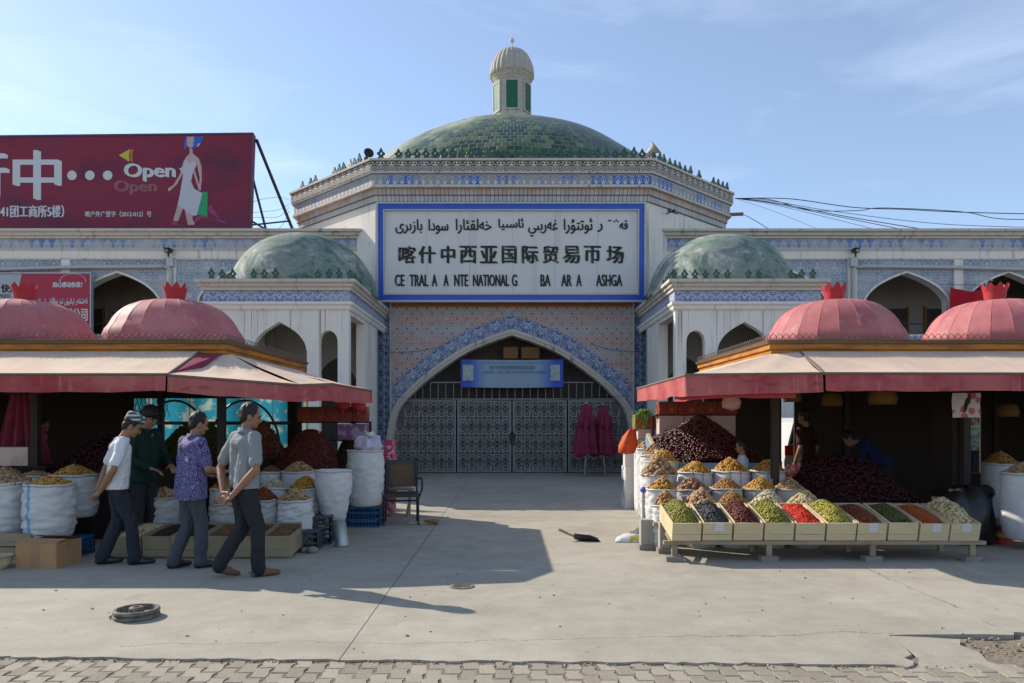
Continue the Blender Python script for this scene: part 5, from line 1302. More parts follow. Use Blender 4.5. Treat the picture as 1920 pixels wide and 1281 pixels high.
M['crate_wood'] = mat('pale_crate_wood', lambda b: b.mix(b.noise(scale=3, detail=6).step(.5, .7) * .4, b.mul((.60, .48, .29), .72 + b.noise(b.scale(None, (1.5, 8, 14)), scale=2.5, detail=5) * .5), (.26, .19, .11)), .75)
M['crate_old'] = mat('grey_crate_wood', lambda b: b.mix(b.noise(scale=3, detail=6).step(.5, .7) * .5, b.mul((.34, .27, .17), .7 + b.noise(b.scale(None, (1.5, 8, 14)), scale=2.5, detail=5) * .5), (.15, .12, .08)), .8)
M['paper'] = mat('white_paper_note', lambda b: b.mix((((b.xyz()[2] * 260).sin()) * b.noise(b.scale(None, (60, 1, 200)), scale=2, detail=2)).step(.3, .4) * .6, (.62, .63, .65), (.2, .2, .24)), .7)
def crate(label, loc, w, l, h, tilt, nut, hh, mt='crate_wood', note=False, group=None, seed=1, rz=0, sc=1.2, flare=.02, front=.3):
    g = thing('wooden_box', label, 'box', loc, rz, group); g.rotation_euler = (R(tilt), 0, rz)
    t = .014; m = MB(); r_ = random.Random(seed)
    def board(a, b, z0, z1, n):
        a = Vector(a); b = Vector(b); d = (b - a).normalized(); nn = Vector((-d.y, d.x, 0)) * t
        j = r_.uniform(-.003, .003); pts = [a, b, b + nn, a + nn]; lo = [m.V(p + Vector((0, j, z0))) for p in pts]; hi = [m.V(p + Vector((0, j, z1 + r_.uniform(-.003, .004)))) for p in pts]
        for i in range(4): m.face((lo[i], lo[(i + 1) % 4], hi[(i + 1) % 4], hi[i]))
        m.face(hi); m.face(lo[::-1])
    hw = w / 2; zs = [(0.0, h * .34), (h * .36, h)]
    for z0, z1 in zs:
        board((-hw, 0, 0), (hw, 0, 0), z0, z1, 0); board((hw, l, 0), (-hw, l, 0), z0, z1, 0)
        board((hw, t, 0), (hw, l - t, 0), z0, z1 + .004, 0); board((-hw, l - t, 0), (-hw, t, 0), z0, z1 + .004, 0)
    m.box((-hw + t, t, .003), (hw - t, l - t, .012))
    for sx in (-1, 1): m.box((sx * (hw - t - .012) - .01, t + .001, .013), (sx * (hw - t - .012) + .01, t + .02, h - .01))
    m.build('box', M[mt], g)
    if nut: o = heap_rect(g, w - 2.4 * t, l - 2.4 * t, hh, nut, h * .80, seed=seed, sc=sc, front=front); o.location = (0, 1.2 * t, 0)
    if note:
        n = MB(); x = (note - .5) * w * .5; n.box((x - .05, -.0045, h * .5), (x + .05, -.001, h * .98)); n.build('price_note', M['paper'], g)
    return g
def right_table():
    g = thing('display_table', 'low dark wooden table on bricks carrying the front row of boxes', 'table', (3.45, 8.5, 0))
    m = MB(); m.box((-1.78, -.30, .185), (1.76, -.24, .225)); m.box((-1.78, .30, .30), (1.76, .36, .345)); m.build('rail', M['crate_old'], g)
    for x in (-1.66, -.62, .52, 1.62):
        l = MB(); l.box((x - .03, -.29, .06), (x + .03, -.25, .184)); l.box((x - .03, .31, 0), (x + .03, .35, .299)); l.bar((x, -.25, .16), (x, .31, .28), .035, .03); l.build('leg', M['crate_old'], g)
        b_ = MB(); b_.box((x - .10, -.33, 0), (x + .09, -.21, .058)); b_.build('brick', M['brick'], g)
    m = MB(); m.bar((-1.72, -.26, .18), (-1.55, .1, .02), .02, .02); m.bar((-1.70, -.26, .2), (-1.62, -.26, .06), .02, .02); m.build('brace', M['crate_old'], g)
    kinds = [('olive', 'green raisins', .17), ('black', 'black raisins', .14), ('maroon', 'maroon raisins', .15), ('olive', 'green raisins', .18), ('red', 'bright red goji berries', .10), ('yellow', 'yellow green raisins', .17), ('rust', 'rust and dark raisins', .09), ('darkgreen', 'dark green raisins', .10), ('orange', 'orange ground spice', .09), ('pistachio', 'pale pistachios', .20)]
    pos = ['at the left end with', 'with', 'with', 'between maroon raisins and red berries with', '', '', '', '', '', 'with']
    for i, (nut, nm, hh) in enumerate(kinds):
        lab = 'tilted wooden box %s heaped %s' % (pos[i] or 'with', nm)
        x = 1.91 + .339 * i
        crate(lab, (x, 8.19 + rnd.uniform(-.01, .01), .228 + rnd.uniform(0, .006)), .318, .66, .20, 13, nut, hh * .74, 'crate_wood', {1: .62, 6: .55, 8: .62, 9: .55}.get(i, False), 'tilted boxes of dried fruit on the low table', seed=i + 3, rz=rnd.uniform(-.025, .025), sc=1.25 if nut not in ('orange',) else 1.0)
    for i, (x, y, w) in enumerate(((1.62, 8.98, .20), (1.80, 8.75, .2))):
        b = thing('stone_block', ('pale block propping the almond sack' if i == 0 else 'pale block standing by the end of the low table'), 'block', (x, y, 0), group='blocks at the stall corner'); m = MB()
        m.box((-w / 2, -.09, 0), (w / 2, .09, .06)); m.build('base', M['brick'], b); m = MB(); m.box((-w / 2 + .02, -.07, .062), (w / 2 - .03, .07, .36)); m.build('slab', M['plaster_in'], b)
M['brick'] = mat('grey_brick', var((.24, .21, .18), .3, 12), .9)
right_table()

def date_bin():
    loc = (2.95, 11.2, 0); g = thing('date_bin', 'big blue sided bin heaped with shiny dark red dates in half sunlight', 'bin', loc)
    m = MB(); m.box((-.78, -.42, .0), (.92, -.38, .93)); m.build('front_board', M['bin_blue'], g)
    m = MB(); m.shape([(-.42, 0), (.75, 0), (.75, 1.30), (.60, 1.30), (-.42, .93)], [], lambda a, b, t: (-.78 - t, a, b), .035); m.build('side_board', M['bin_blue'], g)
    m = MB(); m.bar((-.797, -.44, .945), (-.797, .62, 1.325), .05, .03); m.build('rim_batten', M['crate_wood'], g)
    m = MB(); m.box((-.8, .75, 0), (.95, .79, 1.2)); m.box((.92, -.42, 0), (.95, .75, .95)); m.build('back_board', M['dark_board'], g)
    def hf(x, y):
        q = math.hypot((x + .02) / 1.0, (y - .45) / .95)
        return .90 + .76 * max(0, 1 - q) ** .95 + .22 * max(0, 1 - abs(x + .85) / .5) * (max(0, y + .42)) * .9 + .015 * noise.noise((x * 9, y * 9, 2))
    m = mound(hf, lambda r_: (r_.uniform(-.78, .92), r_.uniform(-.40, .74)), 'date', 2300, seed=5, sc=1.1)
    gg = [[m.V((-.78 + 1.7 * i / 20, -.4 + 1.14 * j / 20, hf(-.78 + 1.7 * i / 20, -.4 + 1.14 * j / 20) - .022)) for i in range(21)] for j in range(21)]
    for j in range(20):
        for i in range(20): m.face((gg[j][i], gg[j][i + 1], gg[j + 1][i + 1], gg[j + 1][i]))
    o = m.build('date_heap', NUT['date'][0], g, smooth=True); o['kind'] = 'stuff'
M['bin_blue'] = mat('worn_blue_board', var((.16, .25, .34), .4, 5), .7)
date_bin()
def dark_heap(lab, loc, w, l, zb, hh, nut, sc=1.3, n=1500, seed=3):
    g = thing('fruit_bin', lab, 'bin', loc, group='big bins of dried fruit inside the stalls'); m = MB()
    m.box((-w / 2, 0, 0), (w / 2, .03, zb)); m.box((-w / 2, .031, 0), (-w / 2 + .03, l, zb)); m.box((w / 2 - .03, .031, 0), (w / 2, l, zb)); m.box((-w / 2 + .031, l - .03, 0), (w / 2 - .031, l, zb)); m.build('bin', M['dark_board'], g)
    heap_rect(g, w - .06, l - .06, hh, nut, zb - .03, seed=seed, sc=sc, n=n, front=.6, name='fruit_heap').location = (0, .03, 0)
dark_heap('wide bin heaped with dark red dates in the shade behind the table', (4.50, 9.35, 0), 1.75, 1.3, .52, .55, 'date_shaded', 1.2, 1600)
dark_heap('bin heaped with dark red dates in the shade at the far left', (-5.55, 9.7, 0), 1.5, 1.2, .86, .52, 'date_shaded', 1.2, 1300, 4)
dark_heap('bin heaped with dark green raisins below the blue window', (-5.2, 11.6, 0), 1.3, 1.1, .95, .60, 'darkgreen', 1.6, 1200, 5)
dark_heap('bin heaped with dark brown dried fruit behind the polo shirt man', (-4.2, 11.5, 0), 1.0, 1.1, .95, .62, 'rust', 1.8, 900, 6)
dark_heap('bin heaped with dark raisins on the rear bench at the stall corner', (-3.15, 10.9, 0), 1.0, 1.1, .80, .62, 'maroon', 1.8, 900, 7)
dark_heap('bin heaped with brown raisins on the rear bench under the red cartons', (-2.55, 11.6, 0), .75, 1.0, .80, .70, 'darkbrown', 1.8, 700, 8)

GL = 'open sacks and pails at the left stall'
def left_sacks():
    k = 30
    for lab, px, ry, d, w, nut, hp, mt, z0, kw in (
        ('white sack of tan walnuts at the left edge of the picture', 8, 905, 8.7, 90, 'walnut', 18, 'sack', .2, dict(wr=0.034)),
        ('leaning white sack with blue stripes and golden raisins behind the cardboard box', 94, 908, 8.55, 86, 'apricot', 14, 'sack_blue', .22, dict(wr=0.031)),
        ('tall white sack of golden raisins right of the blue striped sack', 139, 891, 9.25, 80, 'apricot', 18, 'sack', .36, dict(wr=0.020)),
        ('white sack of tan peanuts behind the blue striped sack', 68, 893, 9.5, 66, 'tan_seed', 9, 'sack', 0, dict()),
        ('white sack heaped with walnuts behind the edge sack', 10, 893, 9.5, 60, 'walnut', 14, 'sack', 0, dict()),
        ('grey sack of walnut pieces beside the green jacket vendor', 305, 933, 9.35, 60, 'tan_seed', 19, 'sack_grey', 0, dict(wr=0.034)),
        ('white sack half hidden between the vendor and the violet shirt man', 325, 922, 10.2, 56, None, 0, 'sack', 0, dict()),
        ('grey sack of brown nuts between the violet and the polo shirt', 425, 944, 9.3, 56, 'tan_seed', 18, 'sack_grey', 0, dict(wr=0.034)),
        ('white sack of golden raisins behind the polo shirt elbow', 425, 916, 9.9, 60, 'apricot', 20, 'sack', 0, dict()),
        ('grey sack of reddish raisins right of the polo shirt man', 495, 937, 9.3, 56, 'rust', 22, 'sack_grey', 0, dict(wr=0.034)),
        ('creased sack heaped with tan walnut pieces behind the end box', 554, 938, 9.3, 64, 'tan_seed', 20, 'sack', 0, dict(wr=0.037)),
        ('sack heaped with orange yellow raisins near the stall corner', 573, 916, 9.8, 62, 'apricot', 22, 'sack', 0, dict(wr=0.043)),
        ('white sack of pale green seeds right of the polo shirt', 514, 916, 9.8, 56, 'white_nut', 17, 'sack', 0, dict(wr=0.024)),
        ('white sack of brown nuts in the back row beside the polo shirt', 508, 885, 10.4, 44, 'brown', 12, 'sack', 0, dict()),
        ('white sack heaped with tan nuts at the right of the back row', 560, 884, 10.4, 62, 'tan_seed', 18, 'sack', 0, dict())):
        k += 1; px_sack(lab, px, ry, d, w, nut, hp, z0, mt=mt, group=GL, seed=k * 1.3, **kw)
left_sacks()
def left_corner():
    sack('open white sack with a pointed torn foot, set on the metal can', (-2.30, 9.62, .20), .225, .70, None, 0, 'sack', None, .022, taper=.55, seed=4.4)
    g = thing('metal_can', 'dented upright metal can under the pointed white sack', 'can', (-2.09, 9.2, 0)); m = MB(); m.lathe([(.085, 0), (.09, .01), (.085, .02), (.075, .32), (.08, .33), (.07, .335)], (0, 0, 0), 24, jit=lambda r, z, a: Vector((math.cos(a) * .006 * noise.noise((a, z * 9, 1)) - z * .12, 0, 0))); m.build('can', M['tin'], g, smooth=40)
    m = MB(); m.tube([(.088 * math.cos(t), .088 * math.sin(t), .012) for t in [6.2832 * i / 20 for i in range(21)]], .006, 5); m.build('rim', M['steel'], g)
    sack('tall full white sack standing on the blue plastic crate', (-2.15, 10.95, .30), .255, .80, None, 0, 'sack', None, .026, seed=6.1)
    g = thing('plastic_bag', 'crumpled lilac white bag lying on top of the tall white sack', 'bag', (-2.10, 10.9, 1.10)); m = MB()
    m.lathe([(.17, 0), (.20, .05), (.19, .12), (.13, .19), (.07, .21), (.02, .22)], (0, 0, 0), 30, jit=lambda r, z, a: Vector((math.cos(a), math.sin(a), .7)) * (.07 * noise.noise((math.cos(a) * 2.5, math.sin(a) * 2.5, z * 14)))); m.build('bag', M['lilac'], g, smooth=40)
    m = MB(); m.lathe([(.04, .2), (.075, .235), (.06, .27), (.02, .262)], (.02, 0, 0), 16, jit=lambda r, z, a: Vector((math.cos(a), math.sin(a), 1)) * .03 * noise.noise((a * 2, z * 30, 2))); m.build('knot', M['sack'], g, smooth=40)
    plastic_crate('blue plastic crate under the tall white sack', (-2.18, 10.95, 0), .50, .34, .295, 'crate_blue')
    plastic_crate('grey plastic crate next to the metal can', (-2.42, 9.5, 0), .30, .40, .36, 'crate_grey')
    plastic_crate('low grey plastic crate against the end box', (-2.42, 9.02, 0), .20, .34, .24, 'crate_grey')
    plastic_crate('blue plastic crate under the blue striped sack', (-5.22, 8.55, 0), .62, .45, .21, 'crate_blue')
    plastic_crate('blue plastic crate carrying the edge walnut sack', (-5.95, 8.7, 0), .55, .5, .19, 'crate_blue')
    g = thing('paper_tag', 'white paper sheet hung beside the end box', 'paper', (-2.415, 8.80, .26)); m = MB(); n = [[m.V((-.06 + .12 * i / 3, -.012 * math.sin(i * 1.2 + j), .17 - .16 * j / 3)) for i in range(4)] for j in range(4)]
    for j in range(3):
        for i in range(3): m.face((n[j][i], n[j][i + 1], n[j + 1][i + 1], n[j + 1][i]))
    m.build('sheet', M['sack'], g, smooth=True); m = MB(); m.tube([(-.05, 0, .16), (.0, .0, .25), (.05, 0, .16)], .004, 4); m.build('string', M['sack'], g)
    b = thing('stone_block', 'pair of grey stones lying by the corner of the end box', 'stone', (-2.33, 8.72, 0)); m = MB(); m.blob((0, 0, .035), (.07, .06, .045), None, 10, 6); m.blob((-.1, .03, .03), (.05, .05, .035), None, 10, 6); m.build('stone', M['brick'], b, smooth=True)
def plastic_crate(lab, loc, w, l, h, mt):
    g = thing('plastic_crate', lab, 'crate', loc); m = MB(); t = .012
    def side(p, q):
        p = Vector(p); q = Vector(q); d = q - p; ln = d.length; d.normalize(); n = max(3, int(ln / .045))
        for z in (0, h * .33, h * .66, h - .025): m.bar(p + Vector((0, 0, z + .0125)), q + Vector((0, 0, z + .0125)), t, .025)
        for i in range(n + 1): m.bar(p + d * (ln * i / n) + Vector((0, 0, .02)), p + d * (ln * i / n) + Vector((0, 0, h - .02)), t * .8, .012, (1, 0, 0))
    a, b = w / 2, l / 2
    side((-a, -b, 0), (a, -b, 0)); side((a, -b, 0), (a, b, 0)); side((a, b, 0), (-a, b, 0)); side((-a, b, 0), (-a, -b, 0))
    m.build('slatted_sides', M[mt], g); m = MB(); m.box((-a + .01, -b + .01, .004), (a - .01, b - .01, .012)); m.box((-a + .014, -b + .014, h - .03), (a - .014, b - .014, h - .018)); m.build('base', M[mt], g); return g
M['crate_blue'] = mat('blue_crate_plastic', var((.02, .09, .20), .2), .5); M['crate_grey'] = mat('grey_crate_plastic', var((.07, .08, .095), .2), .55)
M['tin'] = mat('dull_tin', var((.36, .40, .40), .3, 9), .4, .5, .6); M['lilac'] = mat('lilac_plastic_bag', var((.50, .45, .56), .15, 9), .4, .5)
left_corner()
def left_boxes():
    GB = 'low wooden boxes along the foot of the left stall'
    for i, (x, nut, nm) in enumerate(((-4.32, 'pistachio', 'pale pistachio nuts left of the white shirt man'), (-3.985, 'darkbrown', 'dark raisins between the white and the violet shirt'), (-3.65, 'darkbrown', 'dark raisins behind the legs of the violet shirt man'), (-3.315, 'brown', 'brown raisins left of the polo shirt man'), (-2.98, 'rust', 'dark rust raisins behind the polo shirt man'), (-2.645, 'brown', 'brown raisins at the right end of the row'))):
        crate('low wooden box of ' + nm, (x, 8.36 + .02 * (i % 2), .02), .318, .72, .23, 4.5, nut, .05, 'crate_old', False, GB, seed=20 + i, rz=rnd.uniform(-.02, .02), sc=1.2, front=.15)
        b = MB()
    g = thing('bench_board', 'plank on low blocks under the boxes of the left stall', 'plank', (-3.5, 8.5, 0)); m = MB(); m.box((-1.05, -.08, 0), (1.05, .02, .018)); m.box((-1.05, .5, 0), (1.05, .6, .018)); m.build('plank', M['crate_old'], g)
left_boxes()
M['carton'] = mat('brown_carton', var((.42, .24, .11), .15, 5), .8); M['tape'] = mat('packing_tape', var((.34, .20, .10), .1), .4)
M['white_carton'] = mat('white_printed_carton', lambda b: b.mix(b.vor(scale=9).step(.12, .16), (.55, .20, .22), (.58, .56, .55)), .7)
M['cream_carton'] = mat('cream_carton', lambda b: b.mix(b.noise(scale=4, detail=5).step(.55, .65) * .6, (.56, .44, .40), (.50, .26, .22)), .7)
M['orange_carton'] = mat('orange_fruit_carton', lambda b: b.mix(b.vor(scale=8).step(.25, .32), (.52, .20, .04), b.mix(b.noise(scale=6).step(.45, .55), (.12, .20, .04), (.36, .05, .02))), .6)
M['red_carton'] = mat('red_fruit_carton', lambda b: b.mix(b.vor(scale=5).step(.22, .3), (.34, .12, .03), b.mix(b.noise(scale=3).step(.4, .6), (.16, .035, .02), (.26, .04, .03))), .6)
M['pink_carton'] = mat('pink_gift_carton', lambda b: b.mix(b.noise(scale=12, detail=4).step(.5, .58), (.50, .04, .13), (.50, .42, .42)), .6)
M['purple_carton'] = mat('purple_carton', lambda b: b.mix(b.noise(scale=7, detail=3).step(.5, .55), (.20, .08, .20), (.30, .25, .34)), .6)
M['yellow_strip'] = mat('yellow_card', var((.50, .46, .06), .1), .6)
def carton(lab, loc, w, l, h, mt, rz=0, group=None, flap=False, mark=None, lid=None, name='carton'):
    g = thing(name, lab, 'carton', loc, rz, group); m = MB(); a, b = w / 2, l / 2; e = .006
    prof = [(-a + e, -b), (a - e, -b), (a, -b + e), (a, b - e), (a - e, b), (-a + e, b), (-a, b - e), (-a, -b + e)]
    m.shape(prof, [], lambda x, y, t: (x, y, h - t), h); m.build('body', M[mt], g)
    m = MB(); m.box((-a + .01, -.025, h), (a - .01, .025, h + .0015)); m.box((-a - .001, -.025, h * .72), (-a - .0025, .025, h)); m.box((a + .001, -.025, h * .72), (a + .0025, .025, h)); m.build('tape', M['tape'], g)
    if flap:
        m = MB()
        for s in (-1, 1): m.poly([(-a, s * b, h + .001), (a, s * b, h + .001), (a - .01, s * .01 + s * .02, h + .035 + .012 * s), (-a + .01, s * .01 + s * .02, h + .035 + .012 * s)])
        m.build('flap', M[mt], g); m = MB(); m.box((-.05, -b - .002, .0), (.05, -b - .0006, h)); m.build('front_tape', M['tape'], g)
    if mark:
        m = MB(); m.text(mark, -a * .6, a * .3, h * .30, h * .46, lambda x, z, t: (x, -b - .001 - t, z), .002, .002); m.build('print', M['letter'], g)
    if lid: m = MB(); m.box((-a - .004, -b - .004, h - lid), (a + .004, b + .004, h + .003)); m.build('lid_strip', M['yellow_strip'], g)
    return g
def cartons():
    g = carton('open brown cardboard box on the ground at the left end of the stall', (-4.97, 8.02, 0), .46, .40, .265, 'carton', R(-6), flap=True, name='cardboard_box')
    crate('old wooden crate at the left picture edge, upper of its stack', (-5.62, 8.3, .15), .55, .40, .14, 0, None, 0, 'crate_old', False, 'old crates at the left edge', 71)
    crate('old wooden crate at the left picture edge, lower of its stack', (-5.66, 8.28, .0), .50, .42, .14, 0, None, 0, 'crate_old', False, 'old crates at the left edge', 72)
    b = thing('straw_basket', 'shallow round straw basket on the ground beside the cardboard box', 'basket', (-5.45, 7.82, 0)); m = MB(); m.lathe([(.14, 0), (.17, .03), (.19, .11), (.20, .125), (.19, .13), (.17, .04), (.1, .02)], (0, 0, 0), 28, jit=lambda r, z, a: Vector((math.cos(a), math.sin(a), 0)) * .004 * math.sin(a * 28 + z * 200)); m.build('basket', M['crate_wood'], b, smooth=40); m = MB(); m.tube([(.2 * math.cos(t), .2 * math.sin(t), .13) for t in [6.2832 * i / 24 for i in range(25)]], .009, 6); m.build('rim', M['crate_old'], b)
    # right stall: wall of cartons behind the dates
    GC = 'cartons stacked at the sunlit stall corner'; y = 12.15; k = y / F
    for i, (a, b_, mark) in enumerate(((1236, 1283, '红枣王'), (1284, 1331, None), (1332, 1380, None))):
        w = (b_ - a) * k * .99; x = ((a + b_) / 2 - 960) * k; z = H + (HY - 829) * k
        carton('cream carton in the upper row behind the dates, ' + ('with dark lettering' if mark else 'in the middle' if i == 1 else 'at the right end'), (x, y + .16, z), w, .3, 50 * k, 'cream_carton', 0, GC, mark=mark)
        carton('cream carton in the lower row behind the dates, under the ' + ('lettered one' if mark else 'middle one' if i == 1 else 'right one'), (x, y + .16, z - 52 * k), w, .3, 50 * k, 'cream_carton', 0, GC)
    for i in range(4):
        a = 1236 + 37 * i; w = 36 * k; x = (a + 18 - 960) * k
        carton('dark orange fruit carton on the shelf above the dates, ' + ['leftmost', 'second from the left', 'third from the left', 'rightmost'][i], (x, y + .16, H + (HY - 777) * k), w, .3, 24 * k, 'red_carton', 0, 'fruit cartons on the shelf above the dates')
    g = thing('shelf', 'dark shelf board holding the orange fruit cartons', 'shelf', (2.95, y + .16, 0)); m = MB(); m.box((-.62, -.16, H + (HY - 777) * k - .022), (.68, .16, H + (HY - 777) * k - .002)); m.build('board', M['dark_board'], g)
    for x in (-.6, .66): m = MB(); m.box((x - .02, .12, 0), (x + .02, .16, H + (HY - 777) * k - .024)); m.build('upright', M['dark_board'], g)
    y = 12.75; k = y / F; x = (1210 - 960) * k
    carton('small white printed carton on the corner stack under the orange one', (x + .03, y, 1.22), .36, .3, .17, 'cream_carton', 0, GC, lid=None)
    carton('orange and green fruit carton under the leafy plant', (x + .01, y, 1.394), .42, .32, .24, 'orange_carton', 0, GC, lid=.0)
    carton('tall white carton carrying the corner stack behind the nut sacks', (x + .03, y, 0), .40, .3, 1.215, 'white_carton', 0, GC)
    for i in range(5):
        carton('white pink printed carton in the gate side column, ' + ['lowest', 'second from the ground', 'in the middle', 'second from the top', 'topmost'][i], (2.12 + .01 * (i % 2), 13.2, .245 * i), .30, .34, .243, 'white_carton', R(3 * (-1) ** i), 'column of printed cartons')
    # left stall: red cartons and purple box on the shelf, pink gift boxes
    y = 12.3; k = y / F; z = H + (HY - 790) * k
    for i in range(5):
        a = 563 + 25.5 * i; carton('dark red fruit carton on the left stall shelf, ' + ['leftmost', 'second from the left', 'in the middle', 'second from the right', 'rightmost'][i], ((a + 12 - 960) * k, y, z), 25 * k, .28, 27 * k, 'red_carton', 0, 'red cartons on the left stall shelf')
    g = thing('shelf', 'long dark shelf carrying the red cartons of the left stall', 'shelf', (-3.0, y, 0)); m = MB(); m.box((-.55, -.16, z - .03), (.66, .16, z - .002)); m.build('board', M['dark_board'], g)
    for x in (-.53, .64): m = MB(); m.box((x - .02, .1, 0), (x + .02, .14, z - .031)); m.build('upright', M['dark_board'], g)
    y = 12.0; k = y / F
    carton('purple printed carton below the red cartons at the stall corner', ((663 - 960) * k, y, H + (HY - 824) * k), 52 * k, .3, 29 * k, 'purple_carton', 0); g = thing('shelf', 'short dark shelf under the purple carton', 'shelf', ((655 - 960) * k, y, 0)); m = MB(); z = H + (HY - 824) * k; m.box((-.4, -.16, z - .025), (.26, .15, z - .002)); m.build('board', M['dark_board'], g); m = MB(); m.box((-.38, .1, 0), (-.34, .14, z - .026)); m.box((.2, .1, 0), (.24, .14, z - .026)); m.build('upright', M['dark_board'], g)
    y = 12.2; k = y / F
    carton('white carton standing on the pink gift boxes beside the tall sack', ((706 - 960) * k, y, .98), .19, .3, .22, 'bucket_white', 0); carton('tall red and white printed gift box at the stall corner', ((731 - 960) * k, y, .98), .13, .3, .24, 'pink_carton', 0)
    for i in range(4): carton('pink gift box in the pile behind the chair, ' + ['lowest', 'second from below', 'second from the top', 'topmost'][i], ((722 - 960) * k, y, .244 * i), .32, .34, .242, 'pink_carton', R(2 * (-1) ** i), 'pile of pink gift boxes')
cartons()
# ------------------------------------------------------------------ small things
def chair():
    g = thing('armchair', 'black tubular metal armchair with a brown seat back beside the left stall', 'chair', (-1.66, 11.2, 0), R(8))
    r = .014
    for s in (-1, 1):
        m = MB(); x = s * .25; m.tube([(x, -.24, 0), (x, -.24, .42)], r, 8); m.build('leg', M['black_metal'], g)
        m = MB(); m.tube([(x * .95, .22, 0), (x * .95, .22, .42), (x * .92, .26, .62), (x * .92, .32, .92)], r, 8); m.build('leg', M['black_metal'], g)
        m = MB(); m.tube(spline([(x, -.22, .40), (x * 1.2, -.27, .52), (x * 1.22, -.2, .64), (x * 1.2, 0, .665), (x * 1.05, .24, .65)], 5), .016, 8); m.build('armrest', M['black_metal'], g, smooth=True)
    m = MB(); m.tube([(-.25, -.24, .36), (.25, -.24, .36)], .01, 6); m.tube([(-.24, .22, .32), (.24, .22, .32)], .01, 6); m.tube([(-.24, -.2, .3), (-.24, .2, .3)], .01, 6); m.tube([(.24, -.2, .3), (.24, .2, .3)], .01, 6); m.build('stretcher', M['black_metal'], g)
    m = MB(); n = 8
    for zt, sg in ((.455, 1), (.415, -1)):
        q = [[m.V((-.26 + .52 * i / n, -.27 + .5 * j / n, zt + sg * .015 * math.sin(math.pi * i / n) * math.sin(math.pi * j / n))) for i in range(n + 1)] for j in range(n + 1)]
        for j in range(n):
            for i in range(n): m.face((q[j][i], q[j][i + 1], q[j + 1][i + 1], q[j + 1][i]))
    m.box((-.26, -.27, .416), (.26, .23, .454)); m.build('seat', M['black_vinyl'], g, smooth=30)
    m = MB(); T = Matrix.Translation((0, .30, .52)) @ Matrix.Rotation(R(-10), 4, 'X'); m.T = T
    m.shape([(-.25, 0), (.25, 0), (.26, .36), (.22, .42), (-.22, .42), (-.26, .36)], [], FR(0), .035); m.build('backrest', M['black_vinyl'], g)
    m = MB(); m.T = T; m.shape([(-.17, .05), (.17, .05), (.17, .34), (-.17, .34)], [], FR(-.006), .005); m.build('back_panel', M['brown_vinyl'], g)
M['black_vinyl'] = mat('black_vinyl', var((.02, .02, .022), .3), .4, .5); M['brown_vinyl'] = mat('brown_vinyl', var((.13, .075, .03), .2, 5), .6)
chair()
def bench_behind():
    g = thing('folding_stool', 'folded wooden stool leaning behind the armchair', 'stool', (-1.95, 12.0, 0)); m = MB()
    for x in (.0, .26): m.bar((x, 0, 0), (x + .05, .25, .42), .045, .03); m.bar((x, .25, 0), (x + .05, 0, .42), .045, .03)
    m.build('leg', M['crate_old'], g); m = MB(); m.box((-.02, -.02, .42), (.36, .28, .45)); m.build('seat', M['crate_old'], g)
bench_behind()
def parasol(lab, x, y, z1, rt, rb, s):
    g = thing('closed_parasol', lab, 'parasol', (x, y, 0), group='closed parasols by the gate'); m = MB()
    def jit(r, z, a): return Vector((math.cos(a), math.sin(a), 0)) * (r * .24 * math.sin(a * 7 + z * 1.5 + s) + r * .12 * noise.noise((math.cos(a) * 2, math.sin(a) * 2, z * 4 + s))) + Vector((0, 0, .05 * math.sin(a * 3 + s) if z < .62 else 0))
    m.lathe([(rb, .58), (rb * 1.02, .66), (rb * .92, .95), (rb * .72, 1.3), (rb * .5, 1.62), (rb * .30, z1 - .07), (.03, z1)], (0, 0, 0), 56, jit=jit); m.build('canopy', M['maroon_cloth'], g, smooth=True)
    m = MB(); m.lathe([(rb * .78, 1.34), (rb * .66, 1.5), (rb * .45, 1.68), (.04, z1 - .02)], (0, 0, 0), 42, jit=lambda r, z, a: jit(r, z + 3, a) * 1.1); m.build('top_flap', M['maroon_cloth'], g, smooth=True)
    m = MB(); m.tube([(.05 * s, -.02, .0), (0, 0, .7), (0, 0, z1 + .04)], .018, 8); m.build('pole', M['pale_pole'], g, smooth=True)
M['pale_pole'] = mat('pale_painted_pole', var((.55, .54, .52), .2), .5)
parasol('taller closed maroon parasol leaning against the gate, left of the pair', 2.02, 20.3, 1.98, .1, .30, -1)
parasol('smaller closed maroon parasol leaning against the gate, right of the pair', 2.50, 20.5, 1.95, .1, .30, 1.2)
def dustpan():
    d = gd(1014); g = thing('dustpan', 'black metal dustpan with a wooden handle lying on the sunlit concrete', 'dustpan', ((1100 - 960) * d / F, d, 0)); m = MB(); n = 14
    st = [(-.16, .0, .075, .02), (-.10, .085, .075, .004), (.06, .10, .055, .003), (.16, .105, .012, .003)]
    rings = []
    for (x, hw, hz, z0) in st:
        hw = max(hw, .03); rings.append([(x, hw * math.sin(t), z0 + hz * (1 - math.cos(t * .95))) for t in [-1.55 + 3.1 * i / n for i in range(n + 1)]])
    for off in (0, .003):
        ids = [[m.V((p[0], p[1], p[2] + off)) for p in r_] for r_ in rings]
        for A, B_ in zip(ids, ids[1:]):
            for i in range(n): m.face((A[i], A[i + 1], B_[i + 1], B_[i]))
    m.poly([(-.16, -.03, .02), (-.16, .03, .02), (-.155, .03, .10), (-.155, -.03, .10)]); m.build('pan', M['black_metal'], g, smooth=30)
    m = MB(); m.tube([(-.15, 0, .05), (-.23, .0, .085), (-.33, .02, .13), (-.36, .025, .145)], [.012, .015, .018, .018], 8); m.build('handle', M['crate_old'], g, smooth=True)
dustpan()
